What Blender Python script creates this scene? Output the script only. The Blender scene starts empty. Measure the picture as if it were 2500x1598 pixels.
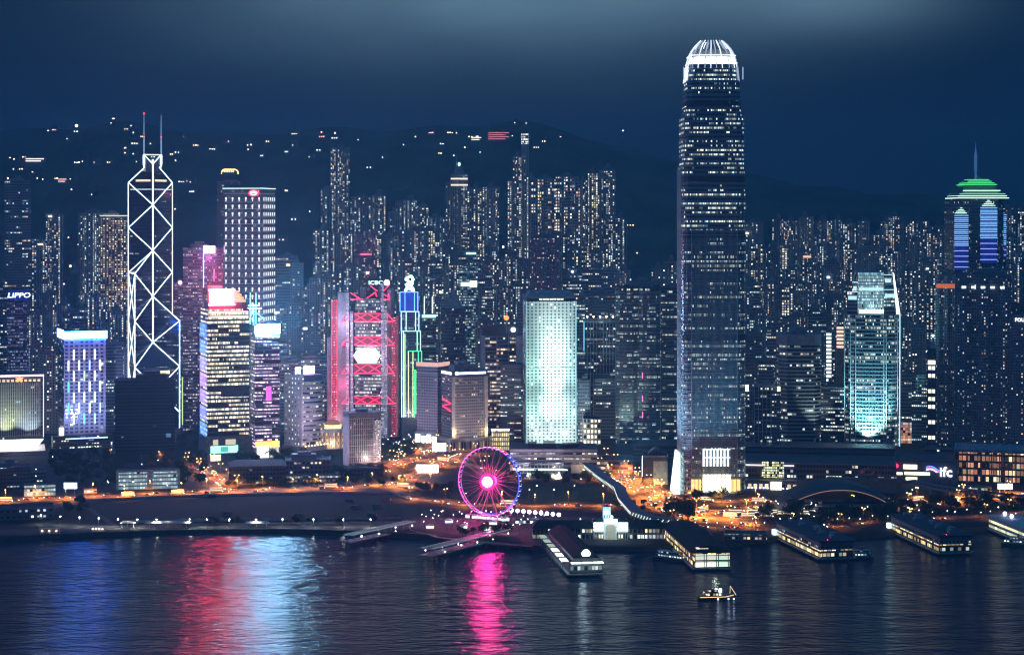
import bpy, math, random
from mathutils import Vector
R = random.Random(11)
sc = bpy.context.scene
C = sc.collection
PI = math.pi
# ---------------------------------------------------------------- camera (level, 260 m above the harbour)
F, HC, YH, CX = 4600.0, 260.0, 530.0, 1250.0      # focal length and horizon in photo pixels
cd = bpy.data.cameras.new('camera'); cam = bpy.data.objects.new('camera', cd); C.objects.link(cam)
cam.location = (0, 0, HC); cam.rotation_euler = (PI/2, 0, 0)
cd.sensor_width = 36; cd.lens = F/2500*36; cd.shift_y = -(799-YH)/2500
cd.clip_start = 1; cd.clip_end = 20000
sc.camera = cam
# ---------------------------------------------------------------- world: night sky with low cloud lit by the city
SKY = 1.0
w = bpy.data.worlds.new('World'); sc.world = w; w.use_nodes = True
nt = w.node_tree; N = nt.nodes; N.clear(); L = nt.links.new
def wm(op, a, b=None, c=None):
    n = N.new('ShaderNodeMath'); n.operation = op
    for i, v in enumerate((a, b, c)):
        if v is None: continue
        if isinstance(v, (int, float)): n.inputs[i].default_value = v
        else: L(v, n.inputs[i])
    return n.outputs[0]
out = N.new('ShaderNodeOutputWorld'); bg = N.new('ShaderNodeBackground'); bg2 = N.new('ShaderNodeBackground')
sky = N.new('ShaderNodeTexSky'); sky.sky_type = 'NISHITA'; sky.sun_disc = False
sky.sun_elevation = math.radians(-4); sky.sun_rotation = math.radians(200)
L(sky.outputs[0], bg2.inputs[0]); bg2.inputs[1].default_value = 0.02
tc = N.new('ShaderNodeTexCoord'); sp = N.new('ShaderNodeSeparateXYZ'); L(tc.outputs['Generated'], sp.inputs[0])
ya = wm('MAXIMUM', wm('ABSOLUTE', sp.outputs[1]), 0.25)
az = wm('DIVIDE', sp.outputs[0], ya); el = wm('DIVIDE', sp.outputs[2], ya)
mp = N.new('ShaderNodeMapping'); mp.inputs['Scale'].default_value = (5, 5, 17); L(tc.outputs['Generated'], mp.inputs[0])
nz = N.new('ShaderNodeTexNoise'); nz.inputs['Scale'].default_value = 1.0; nz.inputs['Detail'].default_value = 4; L(mp.outputs[0], nz.inputs[0])
def gauss(v, c, s):
    d = wm('DIVIDE', wm('SUBTRACT', v, c), s); return wm('EXPONENT', wm('MULTIPLY', wm('MULTIPLY', d, d), -1))
g = wm('MULTIPLY', gauss(az, -0.01, 0.145), gauss(el, 0.128, 0.040))
g = wm('MULTIPLY', g, wm('ADD', wm('MULTIPLY', nz.outputs[0], 1.6), 0.2))
g2 = wm('MULTIPLY', wm('MULTIPLY', gauss(az, 0.17, 0.06), gauss(el, 0.118, 0.02)), 0.7)
g3 = wm('MULTIPLY', gauss(az, -0.22, 0.2), gauss(el, 0.02, 0.05))
mx = N.new('ShaderNodeCombineXYZ'); low = wm('ADD', .62, wm('MULTIPLY', .38, wm('MINIMUM', wm('MAXIMUM', wm('DIVIDE', el, .09), 0), 1)))   # darker towards the ridge
base = (0.0026, 0.0122, 0.036)
up = wm('MINIMUM', wm('MAXIMUM', wm('DIVIDE', wm('SUBTRACT', el, .35), .6), 0), 1)      # brighter blue added to the unseen sky overhead, to light the walls
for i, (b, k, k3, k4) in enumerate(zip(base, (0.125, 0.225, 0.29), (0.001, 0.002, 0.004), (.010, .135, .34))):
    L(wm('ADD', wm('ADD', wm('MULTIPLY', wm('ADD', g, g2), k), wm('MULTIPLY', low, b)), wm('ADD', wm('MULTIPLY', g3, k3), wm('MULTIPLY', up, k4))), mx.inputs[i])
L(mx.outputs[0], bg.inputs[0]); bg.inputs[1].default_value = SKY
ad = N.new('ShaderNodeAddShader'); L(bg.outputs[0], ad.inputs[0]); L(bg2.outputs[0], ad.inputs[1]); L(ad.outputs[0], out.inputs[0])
# ---------------------------------------------------------------- exposure
vs = sc.view_settings; vs.view_transform = 'Standard'; vs.look = 'None'; vs.exposure = 0; vs.gamma = 1
cy = sc.cycles; cy.max_bounces = 4; cy.diffuse_bounces = 2; cy.glossy_bounces = 3; cy.volume_bounces = 0; cy.transparent_max_bounces = 4
cy.sample_clamp_indirect = 6; cy.sample_clamp_direct = 0; cy.caustics_reflective = False; cy.caustics_refractive = False
cy.use_denoising = True; cy.filter_width = 1.15
# ---------------------------------------------------------------- helpers
GZ = 4.0                                              # ground level above the water
def Yg(py, z=GZ): return F*(HC-z)/(py-YH)             # how far a point of the ground is
def G(px, py, z=GZ):
    Y = Yg(py, z); return Vector(((px-CX)*Y/F, Y, z))
def W(px, py, Y): return Vector(((px-CX)*Y/F, Y, HC+(YH-py)*Y/F))
def PX(x, y): return CX+x/y*F

class MB:
    def __init__(s): s.v = []; s.f = []; s.uv = []; s.mi = []
    def add(s, pts, faces, m=0, uvs=None):
        o = len(s.v); s.v += [tuple(p) for p in pts]
        for k, f in enumerate(faces):
            s.f.append([o+i for i in f]); s.mi.append(m)
            s.uv.append(uvs[k] if uvs else [(0, 0)]*len(f))
        return s
    def prism(s, poly, z0, z1, m=0, mt=None, shrink=None, u0=0.0):
        # poly counter-clockwise seen from above; z1 number or list; uv in metres round the wall
        n = len(poly); zt = z1 if isinstance(z1, (list, tuple)) else [z1]*n
        top = shrink or poly
        o = len(s.v); s.v += [(p[0], p[1], z0) for p in poly] + [(p[0], p[1], z) for p, z in zip(top, zt)]
        u = u0
        for i in range(n):
            j = (i+1) % n; l = math.hypot(poly[j][0]-poly[i][0], poly[j][1]-poly[i][1])
            s.f.append([o+i, o+j, o+n+j, o+n+i]); s.mi.append(m)
            s.uv.append([(u, z0), (u+l, z0), (u+l, zt[j]), (u, zt[i])]); u += l+200
        s.f.append([o+n+i for i in range(n)]); s.mi.append(m if mt is None else mt); s.uv.append([(0, -50)]*n)
        s.f.append([o+i for i in reversed(range(n))]); s.mi.append(m if mt is None else mt); s.uv.append([(0, -50)]*n)
        return s
    def box(s, x0, x1, y0, y1, z0, z1, m=0, mt=None):
        return s.prism([(x0, y0), (x1, y0), (x1, y1), (x0, y1)], z0, z1, m, mt)
    def tube(s, p, q, r, n=4, m=0, r2=None):
        p = Vector(p); q = Vector(q); d = (q-p)
        if d.length < 1e-6: return s
        d.normalize(); a = d.cross(Vector((0, 0, 1)) if abs(d.z) < .9 else Vector((1, 0, 0))).normalized(); b = d.cross(a)
        r2 = r if r2 is None else r2
        pts = [p+(a*math.cos(t)+b*math.sin(t))*r for t in [2*PI*(i+.5)/n for i in range(n)]] + [q+(a*math.cos(t)+b*math.sin(t))*r2 for t in [2*PI*(i+.5)/n for i in range(n)]]
        fs = [[i, (i+1) % n, n+(i+1) % n, n+i] for i in range(n)] + [list(range(n))[::-1], list(range(n, 2*n))]
        return s.add(pts, fs, m)
    def path(s, pts, r, n=4, m=0, closed=False):
        P = [Vector(p) for p in pts]; K = len(P); rings = []
        for i in range(K):
            a = P[i-1] if (i or closed) else P[i]; b = P[(i+1) % K] if (i < K-1 or closed) else P[i]
            d = (b-a).normalized(); u = d.cross(Vector((0, 0, 1)) if abs(d.z) < .95 else Vector((1, 0, 0))).normalized(); v = d.cross(u)
            rings.append([P[i]+(u*math.cos(t)+v*math.sin(t))*r for t in [2*PI*(k+.5)/n for k in range(n)]])
        vs_ = [p for r_ in rings for p in r_]; fs = []
        for i in range(K if closed else K-1):
            for k in range(n):
                j = (i+1) % K; fs.append([i*n+k, i*n+(k+1) % n, j*n+(k+1) % n, j*n+k])
        if not closed: fs += [list(range(n))[::-1], [(K-1)*n+k for k in range(n)]]
        return s.add(vs_, fs, m)
    def loft(s, rings, m=0, cap=True, uvz=True):
        n = len(rings[0]); o = len(s.v)
        for r_ in rings: s.v += [tuple(p) for p in r_]
        for a in range(len(rings)-1):
            u = 0.
            for i in range(n):
                j = (i+1) % n; p, q = Vector(rings[0][i]), Vector(rings[0][j]); l = (p-q).length
                s.f.append([o+a*n+i, o+a*n+j, o+(a+1)*n+j, o+(a+1)*n+i]); s.mi.append(m)
                z0, z1 = rings[a][i][2], rings[a+1][i][2]
                s.uv.append([(u, z0), (u+l, z0), (u+l, z1), (u, z1)]); u += l+200
        if cap:
            k = len(rings)-1
            s.f.append([o+k*n+i for i in range(n)]); s.mi.append(m); s.uv.append([(0, -50)]*n)
            s.f.append([o+i for i in reversed(range(n))]); s.mi.append(m); s.uv.append([(0, -50)]*n)
        return s
    def ball(s, c, r, m=0, nu=8, nv=5, sz=1.0):
        c = Vector(c); pts = [c+Vector((0, 0, -r*sz))]
        for j in range(1, nv):
            t = -PI/2+PI*j/nv
            pts += [c+Vector((r*math.cos(t)*math.cos(2*PI*i/nu), r*math.cos(t)*math.sin(2*PI*i/nu), r*sz*math.sin(t))) for i in range(nu)]
        pts.append(c+Vector((0, 0, r*sz))); fs = []
        for i in range(nu):
            fs.append([0, 1+(i+1) % nu, 1+i]); fs.append([len(pts)-1, 1+(nv-2)*nu+i, 1+(nv-2)*nu+(i+1) % nu])
        for j in range(nv-2):
            for i in range(nu):
                a = 1+j*nu; b = a+nu; fs.append([a+i, a+(i+1) % nu, b+(i+1) % nu, b+i])
        return s.add(pts, fs, m)
    def mesh(s, name, mats):
        me = bpy.data.meshes.new(name); me.from_pydata(s.v, [], s.f)
        for m in (mats if isinstance(mats, (list, tuple)) else [mats]): me.materials.append(m)
        me.polygons.foreach_set('material_index', s.mi)
        ul = me.uv_layers.new(name='UVMap'); flat = [c for f in s.uv for p in f for c in p]; ul.data.foreach_set('uv', flat)
        me.update(); return me
    def build(s, name, mats, parent=None, loc=None):
        o = bpy.data.objects.new(name, s.mesh(name, mats)); C.objects.link(o)
        if parent: o.parent = parent
        if loc is not None: o.location = loc
        return o

def tag(o, label=None, cat=None, group=None, kind=None):
    if label: o['label'] = label
    if cat: o['category'] = cat
    if group: o['group'] = group
    if kind: o['kind'] = kind
    return o
def empty(name, loc, rz=0):
    o = bpy.data.objects.new(name, None); C.objects.link(o); o.location = loc; o.rotation_euler = (0, 0, rz); o.empty_display_size = 5; return o
def copy_tree(o, loc=None, rz=None, scale=None, parent=None):
    c = o.copy(); C.objects.link(c); c.parent = parent
    if loc is not None: c.location = loc
    if rz is not None: c.rotation_euler = (0, 0, rz)
    if scale is not None: c.scale = scale if isinstance(scale, (tuple, list)) else (scale,)*3
    for ch in KIDS.get(o.name, []): copy_tree(ch, parent=c)
    return c
KIDS = {}
def keep(root, *kids): KIDS[root.name] = list(kids); return root
def text(name, s, size, ext, mat, parent, loc, rot=(PI/2, 0, 0), sx=1.0, shear=0.0):
    cu = bpy.data.curves.new(name, 'FONT'); cu.body = s; cu.size = size; cu.extrude = ext; cu.align_x = 'CENTER'; cu.align_y = 'CENTER'; cu.shear = shear; cu.offset = size*0.012
    cu.resolution_u = 3
    t = bpy.data.objects.new('tmp', cu); C.objects.link(t); bpy.context.view_layer.update()
    me = bpy.data.meshes.new_from_object(t.evaluated_get(bpy.context.evaluated_depsgraph_get()))
    bpy.data.objects.remove(t); me.materials.clear(); me.materials.append(mat)
    o = bpy.data.objects.new(name, me); C.objects.link(o); o.parent = parent; o.location = loc; o.rotation_euler = rot; o.scale = (sx, 1, 1); return o
# ordinal labels, given at the end when every member is known
ONES = 'zeroth first second third fourth fifth sixth seventh eighth ninth tenth eleventh twelfth thirteenth fourteenth fifteenth sixteenth seventeenth eighteenth nineteenth'.split()
TENS = '_ _ twenty thirty forty fifty sixty seventy eighty ninety'.split()
def ordinal(n):
    if n < 20: return ONES[n]
    h = ''
    if n >= 100: h = 'hundred-and-'; n -= 100
    if n == 0: return 'hundredth'
    if n < 20: return h+ONES[n]
    return h+((TENS[n//10]+'-'+ONES[n % 10]) if n % 10 else TENS[n//10][:-1]+'ieth')
ROWS = {}
def row(key, desc, where, o): ROWS.setdefault((key, desc, where), []).append((desc, o))
def number_rows():
    for (key, _d, where), L_ in ROWS.items():
        bpy_l = sorted(L_, key=lambda t: PX(t[1].location.x, t[1].location.y))
        for i, (desc, o) in enumerate(bpy_l):
            if len(bpy_l) == 1: o['label'] = f"{desc} {where}"
            elif i == 0: o['label'] = f"{desc} {where}, leftmost such one"
            elif i == len(bpy_l)-1: o['label'] = f"{desc} {where}, rightmost such one"
            else: o['label'] = f"{desc} {where}, {ordinal(i+1)} from left"
# ---------------------------------------------------------------- materials
def newmat(name):
    m = bpy.data.materials.new(name); m.use_nodes = True; return m
def bsdf(m): return m.node_tree.nodes['Principled BSDF']
EM = 1.6
def plain(name, col, rough=.7, metal=0., var=.25, scale=.3, bump=0.):
    m = newmat(name); b = bsdf(m); n = m.node_tree.nodes; l = m.node_tree.links.new
    b.inputs['Roughness'].default_value = rough; b.inputs['Metallic'].default_value = metal
    t = n.new('ShaderNodeTexCoord'); z = n.new('ShaderNodeTexNoise'); z.inputs['Scale'].default_value = scale; z.inputs['Detail'].default_value = 4
    l(t.outputs['Object'], z.inputs[0]); r = n.new('ShaderNodeValToRGB'); l(z.outputs[0], r.inputs[0])
    r.color_ramp.elements[0].position = .3; r.color_ramp.elements[1].position = .7
    r.color_ramp.elements[0].color = tuple(c*(1-var) for c in col)+(1,); r.color_ramp.elements[1].color = tuple(min(1, c*(1+var)) for c in col)+(1,)
    l(r.outputs[0], b.inputs['Base Color'])
    if bump:
        bn = n.new('ShaderNodeBump'); bn.inputs['Strength'].default_value = bump; l(z.outputs[0], bn.inputs['Height']); l(bn.outputs[0], b.inputs['Normal'])
    return m
def glow(name, col, st, sample=False):
    m = newmat(name); b = bsdf(m); b.inputs['Base Color'].default_value = (.05, .05, .05, 1)
    b.inputs['Emission Color'].default_value = tuple(col)+(1,); b.inputs['Emission Strength'].default_value = st*EM
    m.cycles.emission_sampling = 'AUTO' if sample else 'NONE'
    return m
class NT:
    def __init__(s, m): s.n = m.node_tree.nodes; s.l = m.node_tree.links.new
    def m(s, op, a, b=None, c=None):
        n = s.n.new('ShaderNodeMath'); n.operation = op
        for i, v in enumerate((a, b, c)):
            if v is None: continue
            if isinstance(v, (int, float)): n.inputs[i].default_value = v
            else: s.l(v, n.inputs[i])
        return n.outputs[0]
    def xyz(s, x, y, z=0):
        n = s.n.new('ShaderNodeCombineXYZ')
        for i, v in enumerate((x, y, z)):
            if isinstance(v, (int, float)): n.inputs[i].default_value = v
            else: s.l(v, n.inputs[i])
        return n.outputs[0]
    def white(s, v):
        n = s.n.new('ShaderNodeTexWhiteNoise'); n.noise_dimensions = '3D'; s.l(v, n.inputs['Vector']); return n.outputs['Value'], n.outputs['Color']
    def mixc(s, f, a, b):
        n = s.n.new('ShaderNodeMix'); n.data_type = 'RGBA'
        for k, v in ((0, f), (6, a), (7, b)):
            if isinstance(v, (int, float)): n.inputs[k].default_value = v
            elif isinstance(v, tuple): n.inputs[k].default_value = v+(1,)
            else: s.l(v, n.inputs[k])
        return n.outputs[2]
WARM = [(1, .7, .4), (1, .84, .6), (1, .93, .8), (.85, .95, 1), (1, .6, .3), (1, .9, .7)]
COOL = [(.75, .95, 1), (.9, 1, .95), (1, .95, .8), (.6, .85, 1)]
GREEN = [(.75, 1, .7), (.9, 1, .8), (.8, 1, .95), (1, .95, .7), (.55, .9, 1)]
GOLD = [(1, .82, .45), (1, .9, .6), (1, .95, .75), (.95, .95, .8)]
MIXED = [(1, .75, .45), (.8, .95, 1), (1, .92, .75), (.65, .85, 1), (1, .6, .4)]
PINK = [(1, .7, .7), (1, .8, .55), (.9, .75, 1), (1, .95, .9), (.7, .8, 1)]
def facade(name, wall=(.22, .24, .28), bay=3.4, fl=3.4, wx=.6, wy=.5, p=.3, rowv=0., colv=0., seg=1, cols=WARM, st=1.2, rough=.45, dark=(.012, .018, .03),
           circle=False, metal=0., glassrough=.2, minb=.15, zoff=0., clus=0., stair=False):
    """walls with rows of windows, some lit; all measured in metres from the uv map"""
    m = newmat(name); b = bsdf(m); t = NT(m); m.cycles.emission_sampling = 'NONE'
    uv = t.n.new('ShaderNodeUVMap'); uv.uv_map = 'UVMap'; s = t.n.new('ShaderNodeSeparateXYZ'); t.l(uv.outputs[0], s.inputs[0])
    oi = t.n.new('ShaderNodeObjectInfo'); rnd = t.m('MULTIPLY', oi.outputs['Random'], 97.3)
    u = t.m('DIVIDE', s.outputs[0], bay); v = t.m('DIVIDE', t.m('ADD', s.outputs[1], zoff), fl)
    cu = t.m('FLOOR', u); cv = t.m('FLOOR', v); fu = t.m('FRACT', u); fv = t.m('FRACT', v)
    a = t.m('ABSOLUTE', t.m('SUBTRACT', fu, .5)); c = t.m('ABSOLUTE', t.m('SUBTRACT', fv, .5))
    if circle:
        r2 = t.m('ADD', t.m('POWER', t.m('MULTIPLY', a, bay), 2.), t.m('POWER', t.m('MULTIPLY', c, fl), 2.)); win = t.m('LESS_THAN', r2, wx*wx)
    else: win = t.m('MULTIPLY', t.m('LESS_THAN', a, wx/2), t.m('LESS_THAN', c, wy/2))
    ge = t.n.new('ShaderNodeNewGeometry'); sn = t.n.new('ShaderNodeSeparateXYZ'); t.l(ge.outputs['Normal'], sn.inputs[0])
    win = t.m('MULTIPLY', win, t.m('LESS_THAN', t.m('ABSOLUTE', sn.outputs[2]), .6))
    win = t.m('MULTIPLY', win, t.m('GREATER_THAN', s.outputs[1], .5))
    cell, ccol = t.white(t.xyz(cu, cv, rnd)); sp2 = t.n.new('ShaderNodeSeparateColor'); t.l(ccol, sp2.inputs[0])
    sg = t.white(t.xyz(t.m('FLOOR', t.m('DIVIDE', u, seg)), cv, t.m('ADD', rnd, 7.1)))[0] if seg > 1 else cell
    rn = t.white(t.xyz(1.5, cv, t.m('ADD', rnd, 3.3)))[0]; cn = t.white(t.xyz(cu, 2.5, t.m('ADD', rnd, 5.7)))[0]
    th = t.m('ADD', t.m('ADD', p, t.m('MULTIPLY', t.m('SUBTRACT', rn, .5), 2*rowv)), t.m('MULTIPLY', t.m('SUBTRACT', cn, .5), 2*colv))
    if clus:
        cz = t.n.new('ShaderNodeTexNoise'); cz.inputs['Scale'].default_value = 1; cz.inputs['Detail'].default_value = 1
        t.l(t.xyz(t.m('MULTIPLY', cu, .22), t.m('MULTIPLY', cv, .13), rnd), cz.inputs[0]); th = t.m('ADD', th, t.m('MULTIPLY', t.m('SUBTRACT', cz.outputs[0], .5), 2*clus))
    if stair: th = t.m('MAXIMUM', th, t.m('MULTIPLY', t.m('GREATER_THAN', cn, .955), .93))
    lit = t.m('LESS_THAN', t.m('ADD', t.m('MULTIPLY', sg, .75), t.m('MULTIPLY', cell, .25)), th)
    rp = t.n.new('ShaderNodeValToRGB'); rp.color_ramp.interpolation = 'CONSTANT'; e = rp.color_ramp.elements
    while len(e) < len(cols): e.new(.5)
    for i, cc in enumerate(cols): e[i].position = i/len(cols); e[i].color = tuple(cc)+(1,)
    t.l(t.m('ADD', t.m('MULTIPLY', sp2.outputs[1], .55), t.m('MULTIPLY', rn, .45)), rp.inputs[0])
    br = t.m('ADD', t.m('MULTIPLY', t.m('POWER', sp2.outputs[2], 2.2), st*EM), minb*st*EM)
    t.l(t.m('MULTIPLY', t.m('MULTIPLY', win, lit), br), b.inputs['Emission Strength']); t.l(rp.outputs[0], b.inputs['Emission Color'])
    nz = t.n.new('ShaderNodeTexNoise'); nz.inputs['Scale'].default_value = .06; nz.inputs['Detail'].default_value = 3; t.l(uv.outputs[0], nz.inputs[0])
    wl = t.mixc(nz.outputs[0], tuple(x*.7 for x in wall), tuple(x*1.25 for x in wall))
    t.l(t.mixc(win, wl, dark), b.inputs['Base Color'])
    t.l(t.m('ADD', t.m('MULTIPLY', win, glassrough-rough), rough), b.inputs['Roughness']); b.inputs['Metallic'].default_value = metal
    return m
M = {}
M['concrete'] = plain('concrete', (.25, .26, .28)); M['pale'] = plain('pale_render', (.45, .44, .44)); M['dark'] = plain('dark_cladding', (.05, .06, .08), .4)
M['steel'] = plain('painted_steel', (.35, .37, .4), .4, .4); M['roofing'] = plain('roofing', (.07, .08, .1), .8); M['granite'] = plain('granite', (.30, .26, .25))
M['asphalt'] = plain('asphalt', (.085, .075, .07), .75, 0, .3, .08); M['line'] = plain('road_paint', (.6, .6, .55), .6); M['paving'] = plain('paving', (.08, .075, .07), .8, 0, .3, .15)
M['land'] = plain('city_ground', (.022, .024, .028), .85, 0, .4, .03); M['lawn'] = plain('lawn', (.03, .05, .03), .95, 0, .5, .05); M['soil'] = plain('bare_soil', (.02, .023, .032), .95, 0, .45, .02)
M['leaf'] = plain('foliage', (.045, .075, .04), .8, 0, .5, .6); M['bark'] = plain('bark', (.09, .07, .05), .9); M['hill'] = plain('hill_forest', (.04, .06, .045), .95, 0, .6, .01, .3)
M['sea_wall'] = plain('sea_wall', (.09, .09, .095), .8); M['wood'] = plain('timber', (.16, .1, .07), .8); M['glass'] = plain('dark_glass', (.02, .03, .05), .12, 0)
M['tealroof'] = plain('metal_roof', (.022, .04, .042), .92, 0); M['white'] = plain('white_paint', (.75, .76, .78), .5, 0, .08)
M['rubber'] = plain('rubber', (.02, .02, .02), .9)
M['led'] = glow('led_white', (.62, .82, 1), 2.4); M['ledred'] = glow('led_red', (1, .03, .12), 2.2); M['ledpink'] = glow('led_pink', (1, .12, .4), 2.0)
M['ledblue'] = glow('led_blue', (.06, .2, 1), 2.5); M['ledgreen'] = glow('led_green', (.05, 1, .25), 1.6); M['ledcyan'] = glow('led_cyan', (.2, .8, 1), 2.4)
M['warmlamp'] = glow('sodium_lamp', (1, .55, .18), 9); M['whitelamp'] = glow('white_lamp', (.9, .95, 1), 8)

for k_ in ('asphalt', 'paving', 'land', 'lawn', 'soil', 'hill', 'tealroof', 'roofing', 'sea_wall', 'leaf'): bsdf(M[k_]).inputs['Specular IOR Level'].default_value = .08
# ---------------------------------------------------------------- terrain
RIDGE = [(-900, 350), (-200, 330), (0, 322), (300, 302), (600, 318), (900, 322), (1250, 300), (1400, 322), (1600, 372), (1800, 430), (2100, 470), (2500, 500), (3400, 520)]
def ridge(px):
    for (a, b), (c, d) in zip(RIDGE, RIDGE[1:]):
        if a <= px <= c: return b+(d-b)*(px-a)/(c-a)
    return RIDGE[0][1] if px < 0 else RIDGE[-1][1]
YR, YF = 3900., 2420.
def hz(x, y):
    r = HC+(YH-ridge(PX(x, YR*1.0)*1.0))*YR/F if y > 0 else 0
    r = HC+(YH-ridge(CX+x/YR*F))*YR/F
    t = max(0, min(1, (y-YF)/(YR-YF))); h = (t*t*(3-2*t))*.55+t*.45
    if y > YR: h = 1-.35*min(1, (y-YR)/1200)
    n = 9*math.sin(x*.011+1.3*math.sin(y*.006))*math.sin(y*.009+x*.004)+5*math.sin(x*.03+y*.021)
    return GZ-.6+(r-GZ)*h+n*min(1, t*2.5)
def hill_hit(px, py):
    y = 2430.
    while y < 3900:
        p = W(px, py, y)
        if p.z <= hz(p.x, y): return Vector((p.x, y, hz(p.x, y)))
        y += 8
    return None
mb = MB(); nx, ny = 150, 74; pts = []
for j in range(ny+1):
    y = YF+(5300-YF)*j/ny
    for i in range(nx+1):
        x = -2300+4600*i/nx; pts.append((x, y, hz(x, y)))
mb.add(pts, [[j*(nx+1)+i, j*(nx+1)+i+1, (j+1)*(nx+1)+i+1, (j+1)*(nx+1)+i] for j in range(ny) for i in range(nx)])
tag(mb.build('hill', M['hill']), kind='structure')
# water
wt = newmat('harbour_water'); b = bsdf(wt); t = NT(wt)
b.inputs['Base Color'].default_value = (.002, .028, .06, 1); b.inputs['IOR'].default_value = 1.33; b.inputs['Roughness'].default_value = .105; b.inputs['Specular IOR Level'].default_value = .07; b.inputs['Specular Tint'].default_value = (.42, .80, 1, 1)
tcn = t.n.new('ShaderNodeTexCoord')
def wn(sx, sy, rot, det):
    mpn = t.n.new('ShaderNodeMapping'); mpn.inputs['Scale'].default_value = (sx, sy, 1); mpn.inputs['Rotation'].default_value = (0, 0, rot); t.l(tcn.outputs['Object'], mpn.inputs[0])
    z = t.n.new('ShaderNodeTexNoise'); z.inputs['Scale'].default_value = 1; z.inputs['Detail'].default_value = det; t.l(mpn.outputs[0], z.inputs[0]); return z.outputs[0]
hgt = t.m('ADD', t.m('ADD', t.m('MULTIPLY', wn(.11, .24, .15, 4), 1.25), t.m('MULTIPLY', wn(.022, .05, -.25, 2), 2.6)), t.m('MULTIPLY', wn(.35, .6, .5, 2), .28))
hgt = t.m('MULTIPLY', hgt, t.m('ADD', .45, t.m('MULTIPLY', wn(.004, .009, .3, 3), 1.15)))
bp = t.n.new('ShaderNodeBump'); bp.inputs['Strength'].default_value = 1; bp.inputs['Distance'].default_value = WAVE = 1.1; t.l(hgt, bp.inputs['Height']); t.l(bp.outputs[0], b.inputs['Normal'])
mb = MB(); mb.add([(-6000, -400, 0), (6000, -400, 0), (6000, 9000, 0), (-6000, 9000, 0)], [[0, 1, 2, 3]])
tag(mb.build('water', wt), kind='structure')
# land: coast traced on the ground, quay wall down into the water
COAST = [(-900, 1336), (-250, 1318), (0, 1309), (150, 1302), (430, 1292), (700, 1290), (860, 1294), (1010, 1302), (1130, 1312), (1200, 1318), (1300, 1330), (1420, 1332), (1480, 1333), (1620, 1333),
         (1770, 1326), (1840, 1316), (1905, 1308), (2060, 1304), (2180, 1297), (2290, 1290), (2420, 1284), (2600, 1300), (3100, 1320)]
cp = [G(x, y) for x, y in COAST]
poly = [(p.x, p.y) for p in cp]+[(4600, 2000), (4600, 8000), (-4600, 8000), (-4600, 2000)]
mb = MB(); mb.prism(poly, -6, GZ, 1, 0)
tag(mb.build('ground', [M['land'], M['sea_wall']]), kind='structure')
def sheet(name, pxpts, mat, z, kind='structure'):
    P = [G(x, y) for x, y in pxpts]; mb = MB(); n = len(P); mb.add([(p.x, p.y, z) for p in P], [list(range(n))])
    o = mb.build(name, mat)
    if o.data.polygons[0].normal.z < 0: o.data.flip_normals()
    return tag(o, kind=kind)
def strip(name, pxpts, wid, mat, z, lines=True):
    P = [G(x, y) for x, y in pxpts]; Q = []
    for a, b_ in zip(P, P[1:]):
        for k in range(6): Q.append(a.lerp(b_, k/6))
    Q.append(P[-1])
    for _ in range(3): Q = [Q[0]]+[(Q[i-1]+Q[i]*2+Q[i+1])/4 for i in range(1, len(Q)-1)]+[Q[-1]]
    def side(i):
        d = (Q[min(i+1, len(Q)-1)]-Q[max(i-1, 0)]).normalized(); return Vector((-d.y, d.x, 0))
    mb = MB(); mb.add([q+side(i)*s*wid/2+Vector((0, 0, z-GZ)) for i, q in enumerate(Q) for s in (-1, 1)], [[2*i+1, 2*i, 2*i+2, 2*i+3] for i in range(len(Q)-1)])
    if lines:
        for off in ([-wid*.25, 0, wid*.25] if wid > 13 else [0]):
            mb.add([q+side(i)*(off+s)+Vector((0, 0, z-GZ+.004)) for i, q in enumerate(Q) for s in (-.12, .12)], [[2*i+1, 2*i, 2*i+2, 2*i+3] for i in range(0, len(Q)-1, 1 if off == 0 else 2)], 1)
    o = mb.build(name, [mat, M['line']])
    return tag(o, kind='structure'), Q
sheet('building_plot', [(190, 1222), (620, 1208), (960, 1203), (1010, 1225), (990, 1262), (700, 1268), (420, 1272), (190, 1280)], M['soil'], GZ+.02)
sheet('lawn', [(1262, 1188), (1500, 1188), (1520, 1224), (1255, 1228)], M['lawn'], GZ+.02)
sheet('promenade', [(-250, 1313), (0, 1304), (150, 1297), (430, 1287), (700, 1285), (870, 1288), (1000, 1292), (990, 1272), (700, 1274), (420, 1278), (0, 1292), (-250, 1300)], M['paving'], GZ+.02)
for k_, q_ in enumerate(((440, 560), (600, 720), (760, 840))): sheet('lawn', [(q_[0], 1279), (q_[1], 1277.5), (q_[1]-8, 1283), (q_[0]+6, 1284.5)], M['lawn'], GZ+.05+.004*k_)
sheet('path', [(186, 1224), (196, 1222), (300, 1290), (284, 1291)], M['paving'], GZ+.03)
sheet('plaza', [(1000, 1262), (1262, 1262), (1500, 1260), (1600, 1290), (1590, 1328), (1440, 1328), (1250, 1320), (1100, 1302), (1000, 1290)], M['paving'], GZ+.024)
ROADS = {}
def road(key, pts, wid, z=GZ+.03, **k): ROADS[key] = strip('road', pts, wid, M['asphalt'], z, **k)[1]
road('waterfront road', [(-300, 1228), (0, 1222), (250, 1212), (520, 1200), (800, 1190), (960, 1185), (1080, 1190)], 26, GZ+.03)
road('service road', [(100, 1240), (300, 1215), (520, 1207), (800, 1199), (960, 1197), (1040, 1215)], 9, GZ+.038)
road('cross harbour road', [(1000, 1215), (1130, 1232), (1260, 1234), (1400, 1234), (1540, 1232), (1640, 1230)], 15, GZ+.046)
road('square road', [(940, 1140), (1040, 1120), (1130, 1128), (1250, 1165), (1400, 1172), (1500, 1168)], 16, GZ+.054)
road('bank road', [(930, 1150), (1010, 1108), (1060, 1088), (1160, 1080)], 18, GZ+.062)
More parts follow.
